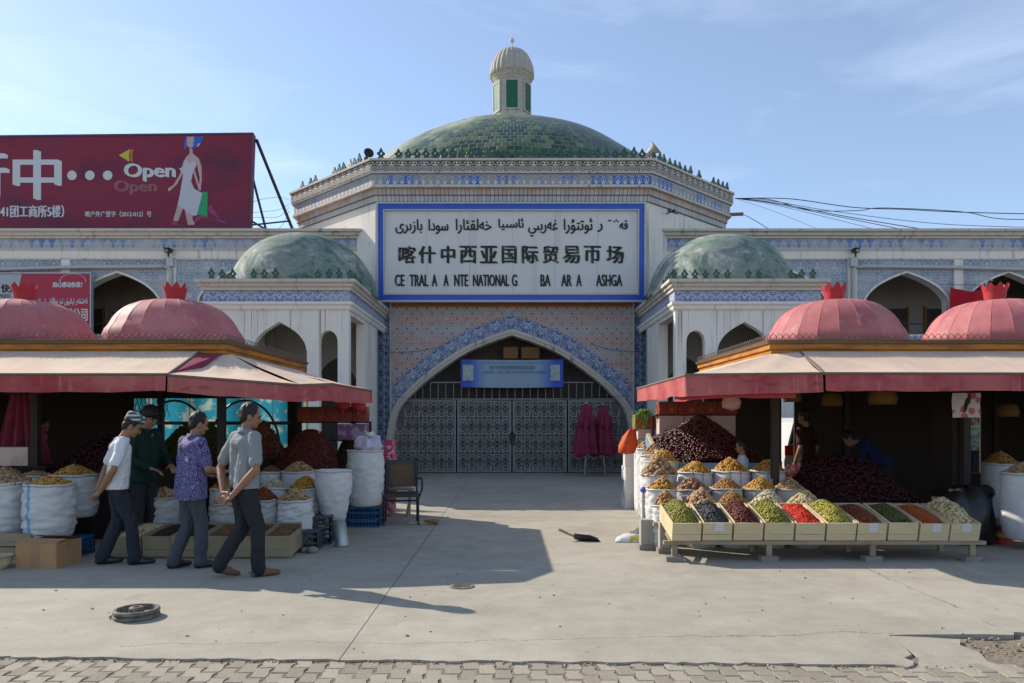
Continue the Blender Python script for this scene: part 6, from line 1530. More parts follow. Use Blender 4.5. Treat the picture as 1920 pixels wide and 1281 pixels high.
def bag_on_ground():
    d = gd(1017); g = thing('snack_bag', 'white and blue printed plastic bag lying flat on the concrete by the nut sacks', 'bag', ((1180 - 960) * d / F, d + .1, 0)); m = MB(); n = 14
    q = [[m.V(((i / n - .5) * .38 + (j / n) * .05, (j / n - .5) * .26, .012 + .085 * (math.sin(math.pi * i / n) * math.sin(math.pi * j / n)) ** .6 + .018 * noise.noise((i * .6, j * .6, 4)))) for i in range(n + 1)] for j in range(n + 1)]
    for j in range(n):
        for i in range(n): m.face((q[j][i], q[j][i + 1], q[j + 1][i + 1], q[j + 1][i]))
    m.build('bag', M['snack'], g, smooth=True); m = MB(); m.box((-.19, -.135, .004), (.19, -.12, .012)); m.build('seal', M['sack'], g)
M['snack'] = mat('printed_snack_film', lambda b: b.mix(b.noise(scale=7, detail=3).step(.5, .56), (.60, .60, .60), b.mix(b.noise(scale=5).step(.45, .55), (.10, .34, .55), (.45, .40, .08))), .35, .5)
bag_on_ground()
def broom():
    g = thing('broom_head', 'short worn straw brush lying on the ground right of the armchair', 'brush', (-1.22, 11.05, 0), R(-8)); m = MB(); m.tube([(-.32, 0, .02), (-.06, 0, .025)], .012, 6); m.build('handle', M['crate_wood'], g); m = MB(); m.lathe([(.012, 0), (.035, .05), (.055, .16), (.06, .2), (.02, .21)], (0, 0, 0), 16); m.T = None
    o = m.build('bristle_head', M['wood'], g, smooth=True); o.rotation_euler = (0, R(90), 0); o.location = (-.08, 0, .05); o.scale = (.7, 1, 1)
broom()
def pulley():
    d = gd(1157); g = thing('pulley_wheel', 'rusty grooved iron wheel lying flat on the sunlit concrete', 'wheel', ((256 - 960) * d / F, d, 0)); m = MB()
    m.lathe([(.165, 0), (.172, .01), (.172, .022), (.150, .034), (.172, .046), (.172, .062), (.163, .07), (.145, .07), (.138, .03), (.05, .022)], (0, 0, 0), 48); m.build('rim', M['rust_iron'], g, smooth=30)
    m = MB(); m.lathe([(.055, .02), (.055, .075), (.045, .082), (.026, .082), (.024, .05)], (0, 0, 0), 24); m.build('hub', M['rust_iron'], g, smooth=30)
    m = MB(); m.tube([(-.172, -.03, .02), (-.19, -.05, .012), (-.175, -.06, .008)], .008, 6); m.build('bolt', M['rust_iron'], g)
M['rust_iron'] = mat('rusty_cast_iron', lambda b: {'c': b.mix(b.noise(scale=22, detail=6).step(.4, .6), (.13, .115, .095), (.22, .19, .15)), 'bump': b.noise(scale=60, detail=4), 'bs': .4}, .8)
pulley()
def manhole():
    d = gd(1100); g = thing('drain_cover', 'small round rusty drain cover set in the shaded concrete', 'drain cover', ((866 - 960) * d / F, d, 0)); m = MB(); m.lathe([(.115, .002), (.115, .008), (.105, .010), (.02, .008)], (0, 0, 0), 28); m.build('cover', M['rust_iron'], g); m = MB()
    for a in range(5): m.box((-.08, -.06 + a * .03 - .006, .0105), (.08, -.06 + a * .03 + .006, .013))
    m.build('rib', M['rust_iron'], g)
manhole()
def litter():
    for lab, x, y, w, l, rz in (('small white paper scrap lying at the dirt hole', 3.66, 5.14, .09, .055, .4), ('scrap of pale paper lying in the shade near the drain cover', -.55, 7.55, .03, .03, .2)):
        g = thing('paper_scrap', lab, 'paper', (x, y, .012), rz); m = MB(); q = [[m.V(((i / 4 - .5) * w, (j / 4 - .5) * l, .008 * math.sin(i * 1.3 + j))) for i in range(5)] for j in range(5)]
        for j in range(4):
            for i in range(4): m.face((q[j][i], q[j][i + 1], q[j + 1][i + 1], q[j + 1][i]))
        m.build('sheet', M['sack'], g, smooth=True)
litter()
def stand():
    g = thing('umbrella_stand', 'thin metal post with a blue knob and rag wrapped foot beside the nut sacks', 'stand', (1.72, 9.75, 0)); m = MB(); m.tube([(0, 0, 0), (0, 0, .62)], .022, 8); m.build('post', M['steel'], g); m = MB(); m.blob((0, 0, .64), (.05, .05, .04), None, 12, 8); m.build('knob', M['knob_blue'], g, smooth=True)
    m = MB(); m.lathe([(.17, 0), (.19, .03), (.15, .07), (.08, .11), (.03, .13)], (0, 0, 0), 28, jit=lambda r, z, a: Vector((math.cos(a), math.sin(a), .6)) * .05 * noise.noise((math.cos(a) * 2.5, math.sin(a) * 2.5, z * 14))); m.build('wrapped_base', M['rag'], g, smooth=True)
M['knob_blue'] = mat('blue_knob', var((.08, .08, .40), .1), .5); M['rag'] = mat('grey_rag', var((.13, .12, .11), .5, 14), .95)
stand()
def plant():
    d = 12.7; g = thing('potted_plant', 'bushy narrow leaved green plant on top of the orange fruit carton', 'plant', ((1208 - 960) * d / F, d, 1.64)); m = MB(); r_ = random.Random(3)
    for k in range(150):
        a = r_.uniform(0, 6.28); e = r_.uniform(-.2, 1.3); ln = r_.uniform(.14, .27); p = Vector((r_.gauss(0, .05), r_.gauss(0, .05), .04)); d_ = Vector((math.cos(a) * math.cos(e), math.sin(a) * math.cos(e), math.sin(e) * .9)); w = r_.uniform(.007, .013); sx = d_.cross(Vector((0, 0, 1))).normalized() * w; q = []
        for i in range(5):
            t = i / 4; c = p + d_ * ln * t + Vector((0, 0, -.16 * t * t * ln / .2)); ww = math.sin(math.pi * min(.98, t * .85 + .12)); q.append((m.V(c - sx * ww), m.V(c + sx * ww)))
        for A, B_ in zip(q, q[1:]): m.face((A[0], A[1], B_[1], B_[0]))
    m.build('leaves', M['leaf'], g, smooth=True); m = MB(); m.lathe([(.07, 0), (.09, .06), (.085, .065)], (0, 0, 0), 18); m.build('pot', M['brown_vinyl'], g)
M['leaf'] = mat('narrow_green_leaf', lambda b: {'c': b.mix(b.island(), (.07, .20, .03), (.20, .34, .06)), 'trans': .3}, .5)
plant()
def orange_bag():
    d = 12.4; g = thing('orange_bag', 'orange fabric bag hanging on the gate side of the carton column', 'bag', ((1178 - 960) * d / F, d, .98)); m = MB()
    m.lathe([(.02, 0), (.13, .02), (.15, .14), (.12, .28), (.05, .39), (.02, .41)], (0, 0, 0), 30, jit=lambda r, z, a: Vector((math.cos(a) * .6 - z * .0, math.sin(a), .3)) * .05 * noise.noise((math.cos(a) * 2, math.sin(a) * 2, z * 6)) + Vector((z * .22 - .03, 0, 0))); m.build('bag', M['orange_cloth'], g, smooth=True)
    m = MB(); m.tube([(.06, 0, .38), (.11, 0, .5), (.13, 0, .38)], .008, 6); m.build('strap', M['orange_cloth'], g)
M['orange_cloth'] = mat('orange_fabric', cloth((.66, .12, .03), (.55, .08, .02), .25), .7)
orange_bag()
def lanterns():
    for lab, x, y, z, c in (('red paper lantern hanging under the awning corner, left of the pair', -2.72, 12.0, 1.80, 0), ('red paper lantern hanging under the awning corner, right of the pair', -2.48, 12.05, 1.78, 1)):
        g = thing('red_lantern', lab, 'lantern', (x, y, z), group='red lanterns at the awning corner'); m = MB(); m.lathe([(.04, -.09), (.1, -.07), (.125, 0), (.1, .07), (.04, .09)], (0, 0, 0), 20, jit=lambda r, z_, a: Vector((math.cos(a), math.sin(a), 0)) * .006 * math.sin(a * 10)); m.build('shade', M['crown_red'], g, smooth=True); m = MB(); m.tube([(0, 0, .09), (0, 0, .26)], .004, 4); m.tube([(0, 0, -.09), (0, 0, -.15)], .015, 6); m.build('tassel', M['crown_red'], g)
    for i, (px, py, d, s) in enumerate(((1655, 745, 10.4, 1.0), (1560, 752, 11.4, .8), (1485, 745, 11.2, .7), (1890, 772, 11.6, .8))):
        p = P(px, py, d); g = thing('hanging_lampshade', 'woven tan lampshade hanging in the right stall, ' + ['the largest one near the front', 'the one above the date bin', 'leftmost and small, by the post', 'the one at the right edge'][i], 'lampshade', p, group='woven lampshades in the right stall'); m = MB(); m.lathe([(.17 * s, -.10 * s), (.19 * s, -.02 * s), (.15 * s, .12 * s), (.06 * s, .16 * s)], (0, 0, 0), 28, jit=lambda r, z_, a: Vector((math.cos(a), math.sin(a), 0)) * .004 * math.sin(a * 26)); m.build('shade', M['tan_weave'], g, smooth=True); m = MB(); m.tube([(0, 0, .15 * s), (0, 0, 2.46 - p.z)], .005, 4); m.build('cord', M['cable'], g)
    p = P(1812, 760, 9.75); g = thing('printed_poster_bag', 'white printed plastic bag hanging under the right awning', 'bag', p); m = MB(); n = 8
    q = [[m.V(((i / n - .5) * .36 * (1 + .05 * j / n), .015 * math.sin(i * 1.4 + j * .6), .16 - .32 * j / n)) for i in range(n + 1)] for j in range(n + 1)]
    for j in range(n):
        for i in range(n): m.face((q[j][i], q[j][i + 1], q[j + 1][i + 1], q[j + 1][i]))
    m.build('bag', M['poster'], g, smooth=True); m = MB(); m.tube([(-.1, 0, .16), (0, 0, .62), (.1, 0, .16)], .004, 4); m.build('string', M['cable'], g)
    p = P(1372, 757, 10.4); g = thing('plastic_bag', 'small pale plastic bag hanging under the right awning above the dates', 'bag', p); m = MB(); m.lathe([(.02, -.09), (.1, -.07), (.13, .02), (.07, .12), (.02, .14)], (0, 0, 0), 20, jit=lambda r, z_, a: Vector((math.cos(a), math.sin(a), .5)) * .05 * noise.noise((math.cos(a) * 2, math.sin(a) * 2, z_ * 9))); m.build('bag', M['pink_film'], g, smooth=True); m = MB(); m.tube([(0, 0, .13), (0, 0, .5)], .004, 4); m.build('string', M['cable'], g)
M['tan_weave'] = mat('tan_weave', var((.20, .115, .035), .3, 20), .8); M['pink_film'] = mat('pale_film', var((.55, .36, .34), .2), .4)
M['poster'] = mat('printed_white_film', lambda b: b.mix(b.vor(scale=7).step(.3, .36), (.45, .12, .12), (.55, .48, .50)), .5)
lanterns()
def right_end():
    px_sack('big white sack heaped with tan nuts at the right picture edge', 1930, 888, 9.0, 92, 'tan_seed', 22, .12, mt='sack', group=GL, seed=91, wr=.012)
    px_sack('white sack of orange brown dried apricots behind the big edge sack', 1876, 870, 10.4, 62, 'almond', 22, .2, mt='sack', group=GL, seed=92, wr=.01)
    for lab, px, py, w, h, mt in (('white plastic pail with pink print on the ground under the right stall', 1851, 1018, 28, .19, 'pail_pink'), ('red and yellow paint pail on the ground under the right stall', 1882, 1023, 30, .22, 'pail_red')):
        d = gd(py) + .1; k = d / F; sack(lab, ((px - 960) * k, d, 0), w * k / 2, h, None, 0, mt, 'pails under the right stall', kind='bucket')
    g = thing('dark_bundle', 'heap of dark cloth bundles on the ground between the boxes and the white sack', 'bundle', (5.75, 9.5, 0)); m = MB(); m.lathe([(.3, 0), (.34, .2), (.3, .5), (.2, .68), (.05, .72)], (0, 0, 0), 30, jit=lambda r, z, a: Vector((math.cos(a), math.sin(a), .4)) * .14 * noise.noise((math.cos(a) * 2, math.sin(a) * 2, z * 5))); m.build('cloth', M['black_vinyl'], g, smooth=True); m = MB(); m.blob((.2, -.1, .64), (.12, .1, .1), None, 12, 8); m.build('bundle_top', M['black_vinyl'], g, smooth=True)
    g = thing('red_packet', 'red snack packet standing right of the child between the sacks', 'packet', (3.87, 10.3, .62)); m = MB(); n = 8
    for sgn in (-1, 1):
        q = [[m.V(((i / n - .5) * .2, sgn * .045 * math.sin(math.pi * i / n) * math.sin(math.pi * j / n), .32 * j / n)) for i in range(n + 1)] for j in range(n + 1)]
        for j in range(n):
            for i in range(n): m.face((q[j][i], q[j][i + 1], q[j + 1][i + 1], q[j + 1][i]))
    m.build('packet', M['packet'], g, smooth=True); m = MB(); m.box((-.12, -.1, -.62), (.12, .1, -.005)); m.build('box_support', M['white_carton'], g)
M['pail_pink'] = mat('pink_print_pail', lambda b: b.mix(b.vor(scale=12).step(.2, .3), (.50, .16, .22), (.50, .55, .58)), .45); M['pail_red'] = mat('red_yellow_pail', lambda b: b.mix((b.xyz()[2]).step(.09, .10) * (1 - b.xyz()[2].step(.15, .155)), (.38, .04, .04), (.50, .40, .05)), .45)
M['packet'] = mat('red_packet_film', lambda b: b.mix(b.noise(scale=14).step(.5, .55), (.45, .04, .05), (.5, .3, .2)), .35)
right_end()
def hung_cloths():
    for lab, x, z1, w, h in (('red cloth drying on the arcade railing, left of the hanging pair', 13.35, 5.42, 1.15, .95), ('red cloth drying on the arcade railing, at the right picture edge', 15.7, 5.42, 1.3, .6)):
        g = thing('hanging_cloth', lab, 'cloth', (x, WY - .25, z1), group='red cloths hung outside the arcade'); m = MB(); n = 14
        q = [[m.V(((i / n - .5) * w, .05 * math.sin(i * 1.1 + j * .3), -.14 * math.sin(math.pi * i / n) * (1 - j / 5) - h * (j / 5) * (.75 + .25 * math.sin(i * .4 + .4)))) for i in range(n + 1)] for j in range(6)]
        for j in range(5):
            for i in range(n): m.face((q[j][i], q[j][i + 1], q[j + 1][i + 1], q[j + 1][i]))
        m.build('cloth', M['bright_red_cloth'], g, smooth=True); m = MB(); m.tube([(-w / 2 - .3, 0, .06), (w / 2 + .2, 0, .02)], .008, 5); m.build('line', M['cable'], g)
        m = MB(); m.tube([(w / 2 - .1, .25, -.6), (w / 2 - .1, 0, .12), (w / 2 - .05, -.05, .2), (w / 2 + .03, -.05, .16)], .03, 8); m.build('pole_hook', M['pale_pole'], g)
M['bright_red_cloth'] = mat('bright_red_cloth', cloth((.62, .015, .035), (.50, .012, .03), .3), .8)
hung_cloths()
def far_left_cloth():
    p = P(40, 800, 10.2); g = thing('red_drape', 'faded red cloth draped on a frame inside the left stall', 'cloth', (p.x, p.y, .95)); m = MB(); n = 20
    q = [[m.V(((i / n - .5) * (.30 + .5 * j / 8), .07 * math.sin(i * 1.3) * (.4 + j / 8), .95 - .98 * j / 8)) for i in range(n + 1)] for j in range(9)]
    for j in range(8):
        for i in range(n): m.face((q[j][i], q[j][i + 1], q[j + 1][i + 1], q[j + 1][i]))
    m.build('drape', M['maroon_cloth'], g, smooth=True); m = MB(); m.tube([(-.2, 0, .96), (.2, 0, .96)], .015, 6); m.tube([(0, .05, .96), (0, .05, -.95)], .02, 6); m.build('frame', M['post'], g)
    p = P(32, 858, 9.9); carton('pale carton lying below the red drape', (p.x, p.y, p.z - .1), .42, .3, .24, 'cream_carton', .1); dk = thing('counter', 'dark counter board carrying the pale carton at the far left', 'counter', (p.x, p.y, 0)); m = MB(); m.box((-.5, -.2, p.z - .13), (.5, .25, p.z - .103)); m.build('board', M['dark_board'], dk); m = MB(); m.box((-.48, -.18, 0), (.48, -.15, p.z - .131)); m.build('front', M['dark_board'], dk)
far_left_cloth()
def car():
    g = thing('parked_car', 'white van with red tail lamps parked behind the right stall', 'van', (5.79, 13.62, 0)); g.scale = (.87, .87, .87); m = MB()
    side = [(-.95, .35), (-.98, .9), (-.93, 1.15), (-.78, 1.72), (-.6, 1.82), (.6, 1.82), (.78, 1.72), (.93, 1.15), (.98, .9), (.95, .35)]
    def rgs(y, sc, dz=0): return [m.V((a * sc, y, b + dz)) for a, b in side]
    L_ = [rgs(0, .97), rgs(.08, 1), rgs(2.6, 1), rgs(3.4, .96, -.06)]
    for A, B_ in zip(L_, L_[1:]):
        for i in range(len(side)): m.face((A[i], B_[i], B_[(i + 1) % len(side)], A[(i + 1) % len(side)]))
    m.face(L_[0]); m.face(L_[-1][::-1]); m.build('body', M['car_white'], g, smooth=30)
    m = MB(); m.shape([(-.84, 1.28), (.84, 1.28), (.72, 1.70), (-.72, 1.70)], [], FR(-.012), .01); m.build('rear_window', M['car_glass'], g)
    for s in (-1, 1):
        m = MB(); a, b = sorted((s * .72, s * .94)); m.shape([(a, 1.03), (b, 1.03), (b, 1.24), (a, 1.24)], [], FR(-.02), .018); m.build('tail_lamp', M['tail_red'], g)
        for y in (.6, 2.9): m = MB(); m.T = Matrix.Translation((s * .86, y, .32)) @ Matrix.Rotation(R(90), 4, 'Y'); m.lathe([(.16, -.09), (.3, -.09), (.32, -.06), (.32, .06), (.3, .09), (.16, .09)], (0, 0, 0), 24); m.build('wheel', M['black_vinyl'], g, smooth=30)
    m = MB(); m.box((-.9, -.09, .42), (.9, -.001, .6)); m.build('bumper', M['black_vinyl'], g); m = MB(); m.box((-.24, -.012, .72), (.24, -.002, .85)); m.build('number_plate', M['sign_blue'], g)
M['car_white'] = mat('white_car_paint', var((.60, .62, .62), .06), .3, .5); M['car_glass'] = mat('dark_glass', var((.05, .07, .08), .1), .1, .6); M['tail_red'] = mat('red_lamp_plastic', var((.5, .015, .02), .1), .3, .5)
car()

# ------------------------------------------------------------------ people
def capsule(bm, p, q, r0, r1, sy=1.0):
    p, q = Vector(p), Vector(q); n = 12
    d = q - p; ln = d.length
    M_ = d.to_track_quat('Z', 'Y').to_matrix() if ln > 1e-5 else Matrix.Identity(3)
    rings = []; K = 4
    sec = [(-r0 * math.cos(math.pi / 2 * k / K), r0 * math.sin(math.pi / 2 * k / K)) for k in range(K + 1)] + [(ln + r1 * math.sin(math.pi / 2 * k / K), r1 * math.cos(math.pi / 2 * k / K)) for k in range(K + 1)]
    for z, r in sec:
        r = max(r, 1e-4); rings.append([bm.verts.new(p + M_ @ Vector((r * math.cos(2 * math.pi * i / n), r * sy * math.sin(2 * math.pi * i / n), z))) for i in range(n)])
    for A, B_ in zip(rings, rings[1:]):
        for i in range(n): bm.faces.new((A[i], A[(i + 1) % n], B_[(i + 1) % n], B_[i]))
    bm.faces.new(rings[0][::-1]); bm.faces.new(rings[-1])
def ellip(bm, c, r, rot=None):
    ret = bmesh.ops.create_uvsphere(bm, u_segments=18, v_segments=12, radius=1)
    for v in ret['verts']:
        p = Vector((v.co.x * r[0], v.co.y * r[1], v.co.z * r[2])); v.co = Vector(c) + (rot @ p if rot else p)
def remesh(bm, name, mt, parent, vox, smooth=3, fold=0, fs=9, cut=None, seed=0):
    me = bpy.data.meshes.new('t'); bm.to_mesh(me); bm.free(); o = bpy.data.objects.new('t', me); COL.objects.link(o)
    r = o.modifiers.new('r', 'REMESH'); r.mode = 'VOXEL'; r.voxel_size = vox; s = o.modifiers.new('s', 'SMOOTH'); s.iterations = smooth; s.factor = .5
    dg = bpy.context.evaluated_depsgraph_get(); out = bpy.data.meshes.new_from_object(o.evaluated_get(dg)); bpy.data.objects.remove(o); bpy.data.meshes.remove(me)
    if cut or fold:
        b = bmesh.new(); b.from_mesh(out)
        if cut:
            for co, no in cut: 
                gm = b.verts[:] + b.edges[:] + b.faces[:]; bmesh.ops.bisect_plane(b, geom=gm, plane_co=co, plane_no=no, clear_outer=True)
                eb = [e for e in b.edges if e.is_boundary]; 
        if fold:
            b.normal_update()
            for v in b.verts:
                c = v.co; f_ = noise.noise((c.x * fs + seed, c.y * fs, c.z * fs * .55)) + .5 * noise.noise((c.x * fs * 2.3, c.y * fs * 2.3 + seed, c.z * fs * 1.6)); v.co = c + v.normal * fold * f_
        b.to_mesh(out); b.free()
    out.materials.clear(); out.materials.append(mt); out.polygons.foreach_set('use_smooth', [True] * len(out.polygons)); out.name = name
    ob = bpy.data.objects.new(name, out); COL.objects.link(ob); ob.parent = parent; return ob
M['skin'] = mat('tanned_skin', lambda b: {'c': b.mul((.28, .145, .088), .9 + b.noise(scale=25, detail=4) * .2), 'sss': .08}, .5)
M['hair'] = mat('black_hair', lambda b: {'c': b.mul((.012, .011, .011), .6 + b.noise(b.scale(None, (60, 60, 8)), scale=2, detail=3)), 'bump': b.noise(b.scale(None, (90, 90, 12)), scale=2, detail=3), 'bs': .8, 'bd': .006}, .5)
def garment(c, sx=7, sz=2.2, st=.8):
    def fn(b):
        w = b.noise(b.scale(None, (sx, sx, sz)), scale=1.6, detail=3, rough=.6, dist=1.2); f = b.noise(b.scale(None, (sx * 2, sx * 2, sz * 3.5)), scale=1.5, detail=3)
        return {'c': b.mul(c, .88 + w * .18 + b.noise(scale=120, detail=2) * .08), 'bump': w * 2 + f, 'bs': st, 'bd': .03}
    return fn
M['trouser_navy'] = mat('navy_trousers', garment((.024, .028, .038)), .85)
M['trouser_grey'] = mat('grey_trousers', garment((.066, .07, .085)), .85)
M['trouser_dark'] = mat('charcoal_trousers', garment((.022, .024, .028)), .85)
M['tee_white'] = mat('white_tee_shirt', garment((.66, .66, .67), 6, 4, .6), .85)
M['polo_grey'] = mat('grey_marl_polo', lambda b: {'c': b.mul((.235, .243, .25), .72 + (b.noise(b.scale(None, (18, 18, 160)), scale=2, detail=3)) * .56), 'bump': b.noise(b.scale(None, (6, 6, 4)), scale=1.6, detail=4, dist=1.2), 'bs': .6, 'bd': .03}, .9)
M['shirt_violet'] = mat('violet_paisley_shirt', lambda b: {'c': b.mix(((b.vor(scale=20) * 22 + b.noise(scale=24, detail=3) * 4).sin()).step(-.1, .35), (.035, .03, .115), (.20, .185, .35)), 'bump': b.noise(b.scale(None, (6, 6, 3)), scale=1.6, detail=4, dist=1.2), 'bs': .6, 'bd': .03}, .8)
M['jacket_green'] = mat('dark_green_jacket', var((.004, .022, .016), .3, 5, bump=.3), .8)  # vendor's jacket darkened, stall shade put into the colour
M['shirt_maroon'] = mat('maroon_shirt', var((.035, .007, .010), .2), .85); M['shirt_blue'] = mat('blue_shirt', var((.008, .016, .065), .2), .85); M['shirt_pale'] = mat('pale_blue_tee', var((.45, .50, .58), .1), .85); M['shirt_black'] = mat('black_top', var((.02, .02, .025), .2), .85)  # vendors' maroon and blue carry the stall shade in their colour too
M['camo'] = mat('mottled_green_shirt', lambda b: b.mix(b.noise(scale=9, detail=3).step(.45, .55), (.12, .16, .10), (.30, .33, .24)), .85)
M['shoe_black'] = mat('black_shoe_leather', var((.018, .018, .02), .2), .4, .5); M['shoe_brown'] = mat('brown_shoe_leather', var((.16, .09, .05), .2), .6)
M['cap'] = mat('embroidered_grey_cap', lambda b: b.mix(((b.xyz()[0].atan2(b.xyz()[1]) * 9).sin() * (b.xyz()[2] * 130).sin()).step(.1, .3), (.06, .08, .09), (.45, .48, .48)), .8)
M['cap_green'] = mat('pale_green_cap', var((.25, .34, .28), .1), .8)

def hand(bm, wrist, d, palm_n, side, curl=.35, s=1.0):
    """palm, four curled fingers and a thumb; d: direction of the fingers, palm_n: normal of the palm, side: direction of the thumb"""
    w = Vector(wrist); d = Vector(d).normalized(); nn = Vector(palm_n); nn = (nn - d * nn.dot(d)).normalized(); th = Vector(side); th = (th - d * th.dot(d) - nn * th.dot(nn)).normalized()
    for t in (-.03, -.01, .01, .03): capsule(bm, w + th * t * s * .7 + d * .01 * s, w + th * t * s + d * .085 * s, .014 * s, .012 * s)
    for i, (t, ln) in enumerate(((.033, .070), (.011, .080), (-.011, .074), (-.032, .058))):
        p = w + th * t * s + d * .09 * s; a = d; 
        for k in range(3):
            ang = curl * (k + .6); a2 = (d * math.cos(ang) + nn * math.sin(ang)); q = p + a2 * ln * s / (2.3 + .3 * k); capsule(bm, p, q, (.0095 - .001 * k) * s, (.0088 - .001 * k) * s); p = q
    p = w + th * .03 * s + d * .03 * s; q = p + (th * .8 + d * .75 + nn * .2).normalized() * .045 * s; capsule(bm, p, q, .013 * s, .0105 * s); capsule(bm, q, q + (d + th * .25 + nn * .3).normalized() * .035 * s, .010 * s, .0085 * s)

def person(label, loc, yaw, J, top, trousers, shoes='shoe_black', cap=None, sc=1.0, collar=None, hair='short', vox=.0085, sleeve=.55, group=None, hem=.88, legs=True, long_sleeve=False, open_shoe=False):
    """J: joints in a frame that faces +Y; each limb listed left then right"""
    g = thing('person', label, 'person', loc, yaw, group); g.scale = (sc, sc, sc); V_ = Vector
    pel, che, nk, hd = V_(J['pelvis']), V_(J['chest']), V_(J['neck']), V_(J['head'])
    look = J.get('look', 0); nod = J.get('nod', 0)
    Rh = Matrix.Rotation(look, 3, 'Z') @ Matrix.Rotation(-nod, 3, 'X')
    lat = Matrix.Rotation(J.get('twist', 0), 3, 'Z')
    J = dict(J)
    for key in ('elbow', 'wrist'): J[key] = [lat @ V_(p) for p in J[key]]
    J['hand'] = [tuple(lat @ V_(q) for q in h) for h in J['hand']]
    sh = [che + lat @ V_((s * .155, 0, .085)) for s in (-1, 1)]; hip = [pel + V_((s * .085, 0, -.03)) for s in (-1, 1)]
    # skin: one continuous surface
    bm = bmesh.new()
    for s in (-1, 1): capsule(bm, pel + V_((s * .055, 0, 0)), che + lat @ V_((s * .065, 0, .02)), .085, .088)
    capsule(bm, sh[0], sh[1], .05, .05); capsule(bm, che + V_((0, -.01, .07)), nk, .06, .054); capsule(bm, nk, hd + Rh @ V_((0, -.015, -.03)), .053, .052)
    ellip(bm, hd + Rh @ V_((0, -.008, .04)), (.076, .094, .10), Rh); ellip(bm, hd + Rh @ V_((0, .022, -.025)), (.058, .07, .085), Rh); ellip(bm, hd + Rh @ V_((0, .055, -.075)), (.034, .034, .03), Rh)
    capsule(bm, hd + Rh @ V_((0, .086, .015)), hd + Rh @ V_((0, .104, -.022)), .010, .015)
    for s in (-1, 1):
        ellip(bm, hd + Rh @ V_((s * .078, -.005, -.005)), (.012, .020, .033), Rh); ellip(bm, hd + Rh @ V_((s * .033, .076, -.02)), (.022, .02, .02), Rh); capsule(bm, hd + Rh @ V_((s * .05, .074, .033)), hd + Rh @ V_((s * .015, .088, .03)), .010, .010)
    capsule(bm, hd + Rh @ V_((-.02, .082, -.05)), hd + Rh @ V_((.02, .082, -.05)), .009, .009)
    for i in (0, 1):
        e, w = V_(J['elbow'][i]), V_(J['wrist'][i]); capsule(bm, sh[i], e, .050, .040); capsule(bm, e, e + (w - e) * .35, .041, .041); capsule(bm, e + (w - e) * .35, w, .041, .026)
        hd_d, hd_n, hd_s = J['hand'][i]; hand(bm, w, hd_d, hd_n, hd_s, J.get('curl', .35), 1.0)
        if legs:
            k, a = V_(J['knee'][i]), V_(J['ankle'][i]); capsule(bm, hip[i], k, .075, .052); capsule(bm, k, k + (a - k) * .35, .052, .054); capsule(bm, k + (a - k) * .35, a, .05, .036); t = V_(J['toe'][i]); capsule(bm, a, a + (t - a) * .6 - V_((0, 0, .02)), .036, .03)
    remesh(bm, 'body', M['skin'], g, vox, 2)
    # eyes and brows
    for s in (-1, 1):
        m = MB(); m.blob(hd + Rh @ V_((s * .031, .0915, .008)), (.010, .006, .006), Rh, 10, 6); m.build('eye', M['hair'], g, smooth=True)
        m = MB(); m.tube([hd + Rh @ V_((s * .015, .099, .030)), hd + Rh @ V_((s * .033, .095, .036)), hd + Rh @ V_((s * .052, .082, .028))], .005, 5); m.build('eyebrow', M['hair'], g)
    # hair
    bm = bmesh.new()
    ellip(bm, hd + Rh @ V_((0, -.020, .054)), (.083, .094, .100), Rh); ellip(bm, hd + Rh @ V_((0, -.055, .01)), (.070, .052, .085), Rh)
    if hair == 'bushy': ellip(bm, hd + Rh @ V_((0, .0, .085)), (.10, .115, .085), Rh); ellip(bm, hd + Rh @ V_((0, -.05, .03)), (.095, .08, .09), Rh)
    for s in (-1, 1): capsule(bm, hd + Rh @ V_((s * .072, .02, .06)), hd + Rh @ V_((s * .074, .012, .012)), .014, .009)
    fwd = Rh @ V_((0, 1, 0)); dn = Rh @ V_((0, .35, -1))
    remesh(bm, 'hair', M['hair'], g, .008, 2, .006, 40)
    if cap:
        m = MB(); m.T = Matrix.Translation(hd + Rh @ V_((0, -.012, .085))) @ Rh.to_4x4(); m.lathe([(.088, -.012), (.092, 0), (.092, .035), (.088, .06), (.07, .075), (.03, .082), (.005, .083)], (0, 0, 0), 36, jit=lambda r, z, a: Vector((0, math.sin(a) * .012, 0))); c = m.build('cap', M[cap], g, smooth=True)
        if cap == 'cap_green':
            m = MB(); m.T = Matrix.Translation(hd + Rh @ V_((0, .06, .085))) @ Rh.to_4x4(); m.shape([(-.07, 0), (.07, 0), (.06, .06), (.03, .08), (-.03, .08), (-.06, .06)], [], lambda a, b, t: (a, b, -t - b * .2), .006); m.build('peak', M[cap], c)
    # trousers
    if legs:
        bm = bmesh.new()
        for s in (-1, 1): capsule(bm, pel + V_((s * .06, 0, -.04)), pel + V_((s * .060, .0, .05)), .106, .092)
        capsule(bm, pel + V_((-.05, -.03, -.04)), pel + V_((.05, -.03, -.04)), .10, .10)
        for i in (0, 1):
            k, a = V_(J['knee'][i]), V_(J['ankle'][i]); capsule(bm, hip[i] + V_((0, -.01, -.02)), k, .100, .074); capsule(bm, k, a + (k - a) * .02, .074, .070); capsule(bm, a + (k - a) * .1, a + V_((0, 0, -.01)), .070, .074)
        remesh(bm, 'trousers', M[trousers], g, .011, 3, .010, 11, seed=len(label) % 50)
    # shirt
    bm = bmesh.new(); hz = hem
    for s in (-1, 1): capsule(bm, V_((pel.x + s * .070, pel.y - .005, min(hz, .86) + .04)), che + lat @ V_((s * .072, 0, .0)), .126 if hz > .8 else .150, .104)
    capsule(bm, che + lat @ V_((-.06, -.035, .02)), che + lat @ V_((.06, -.035, .02)), .085, .085)
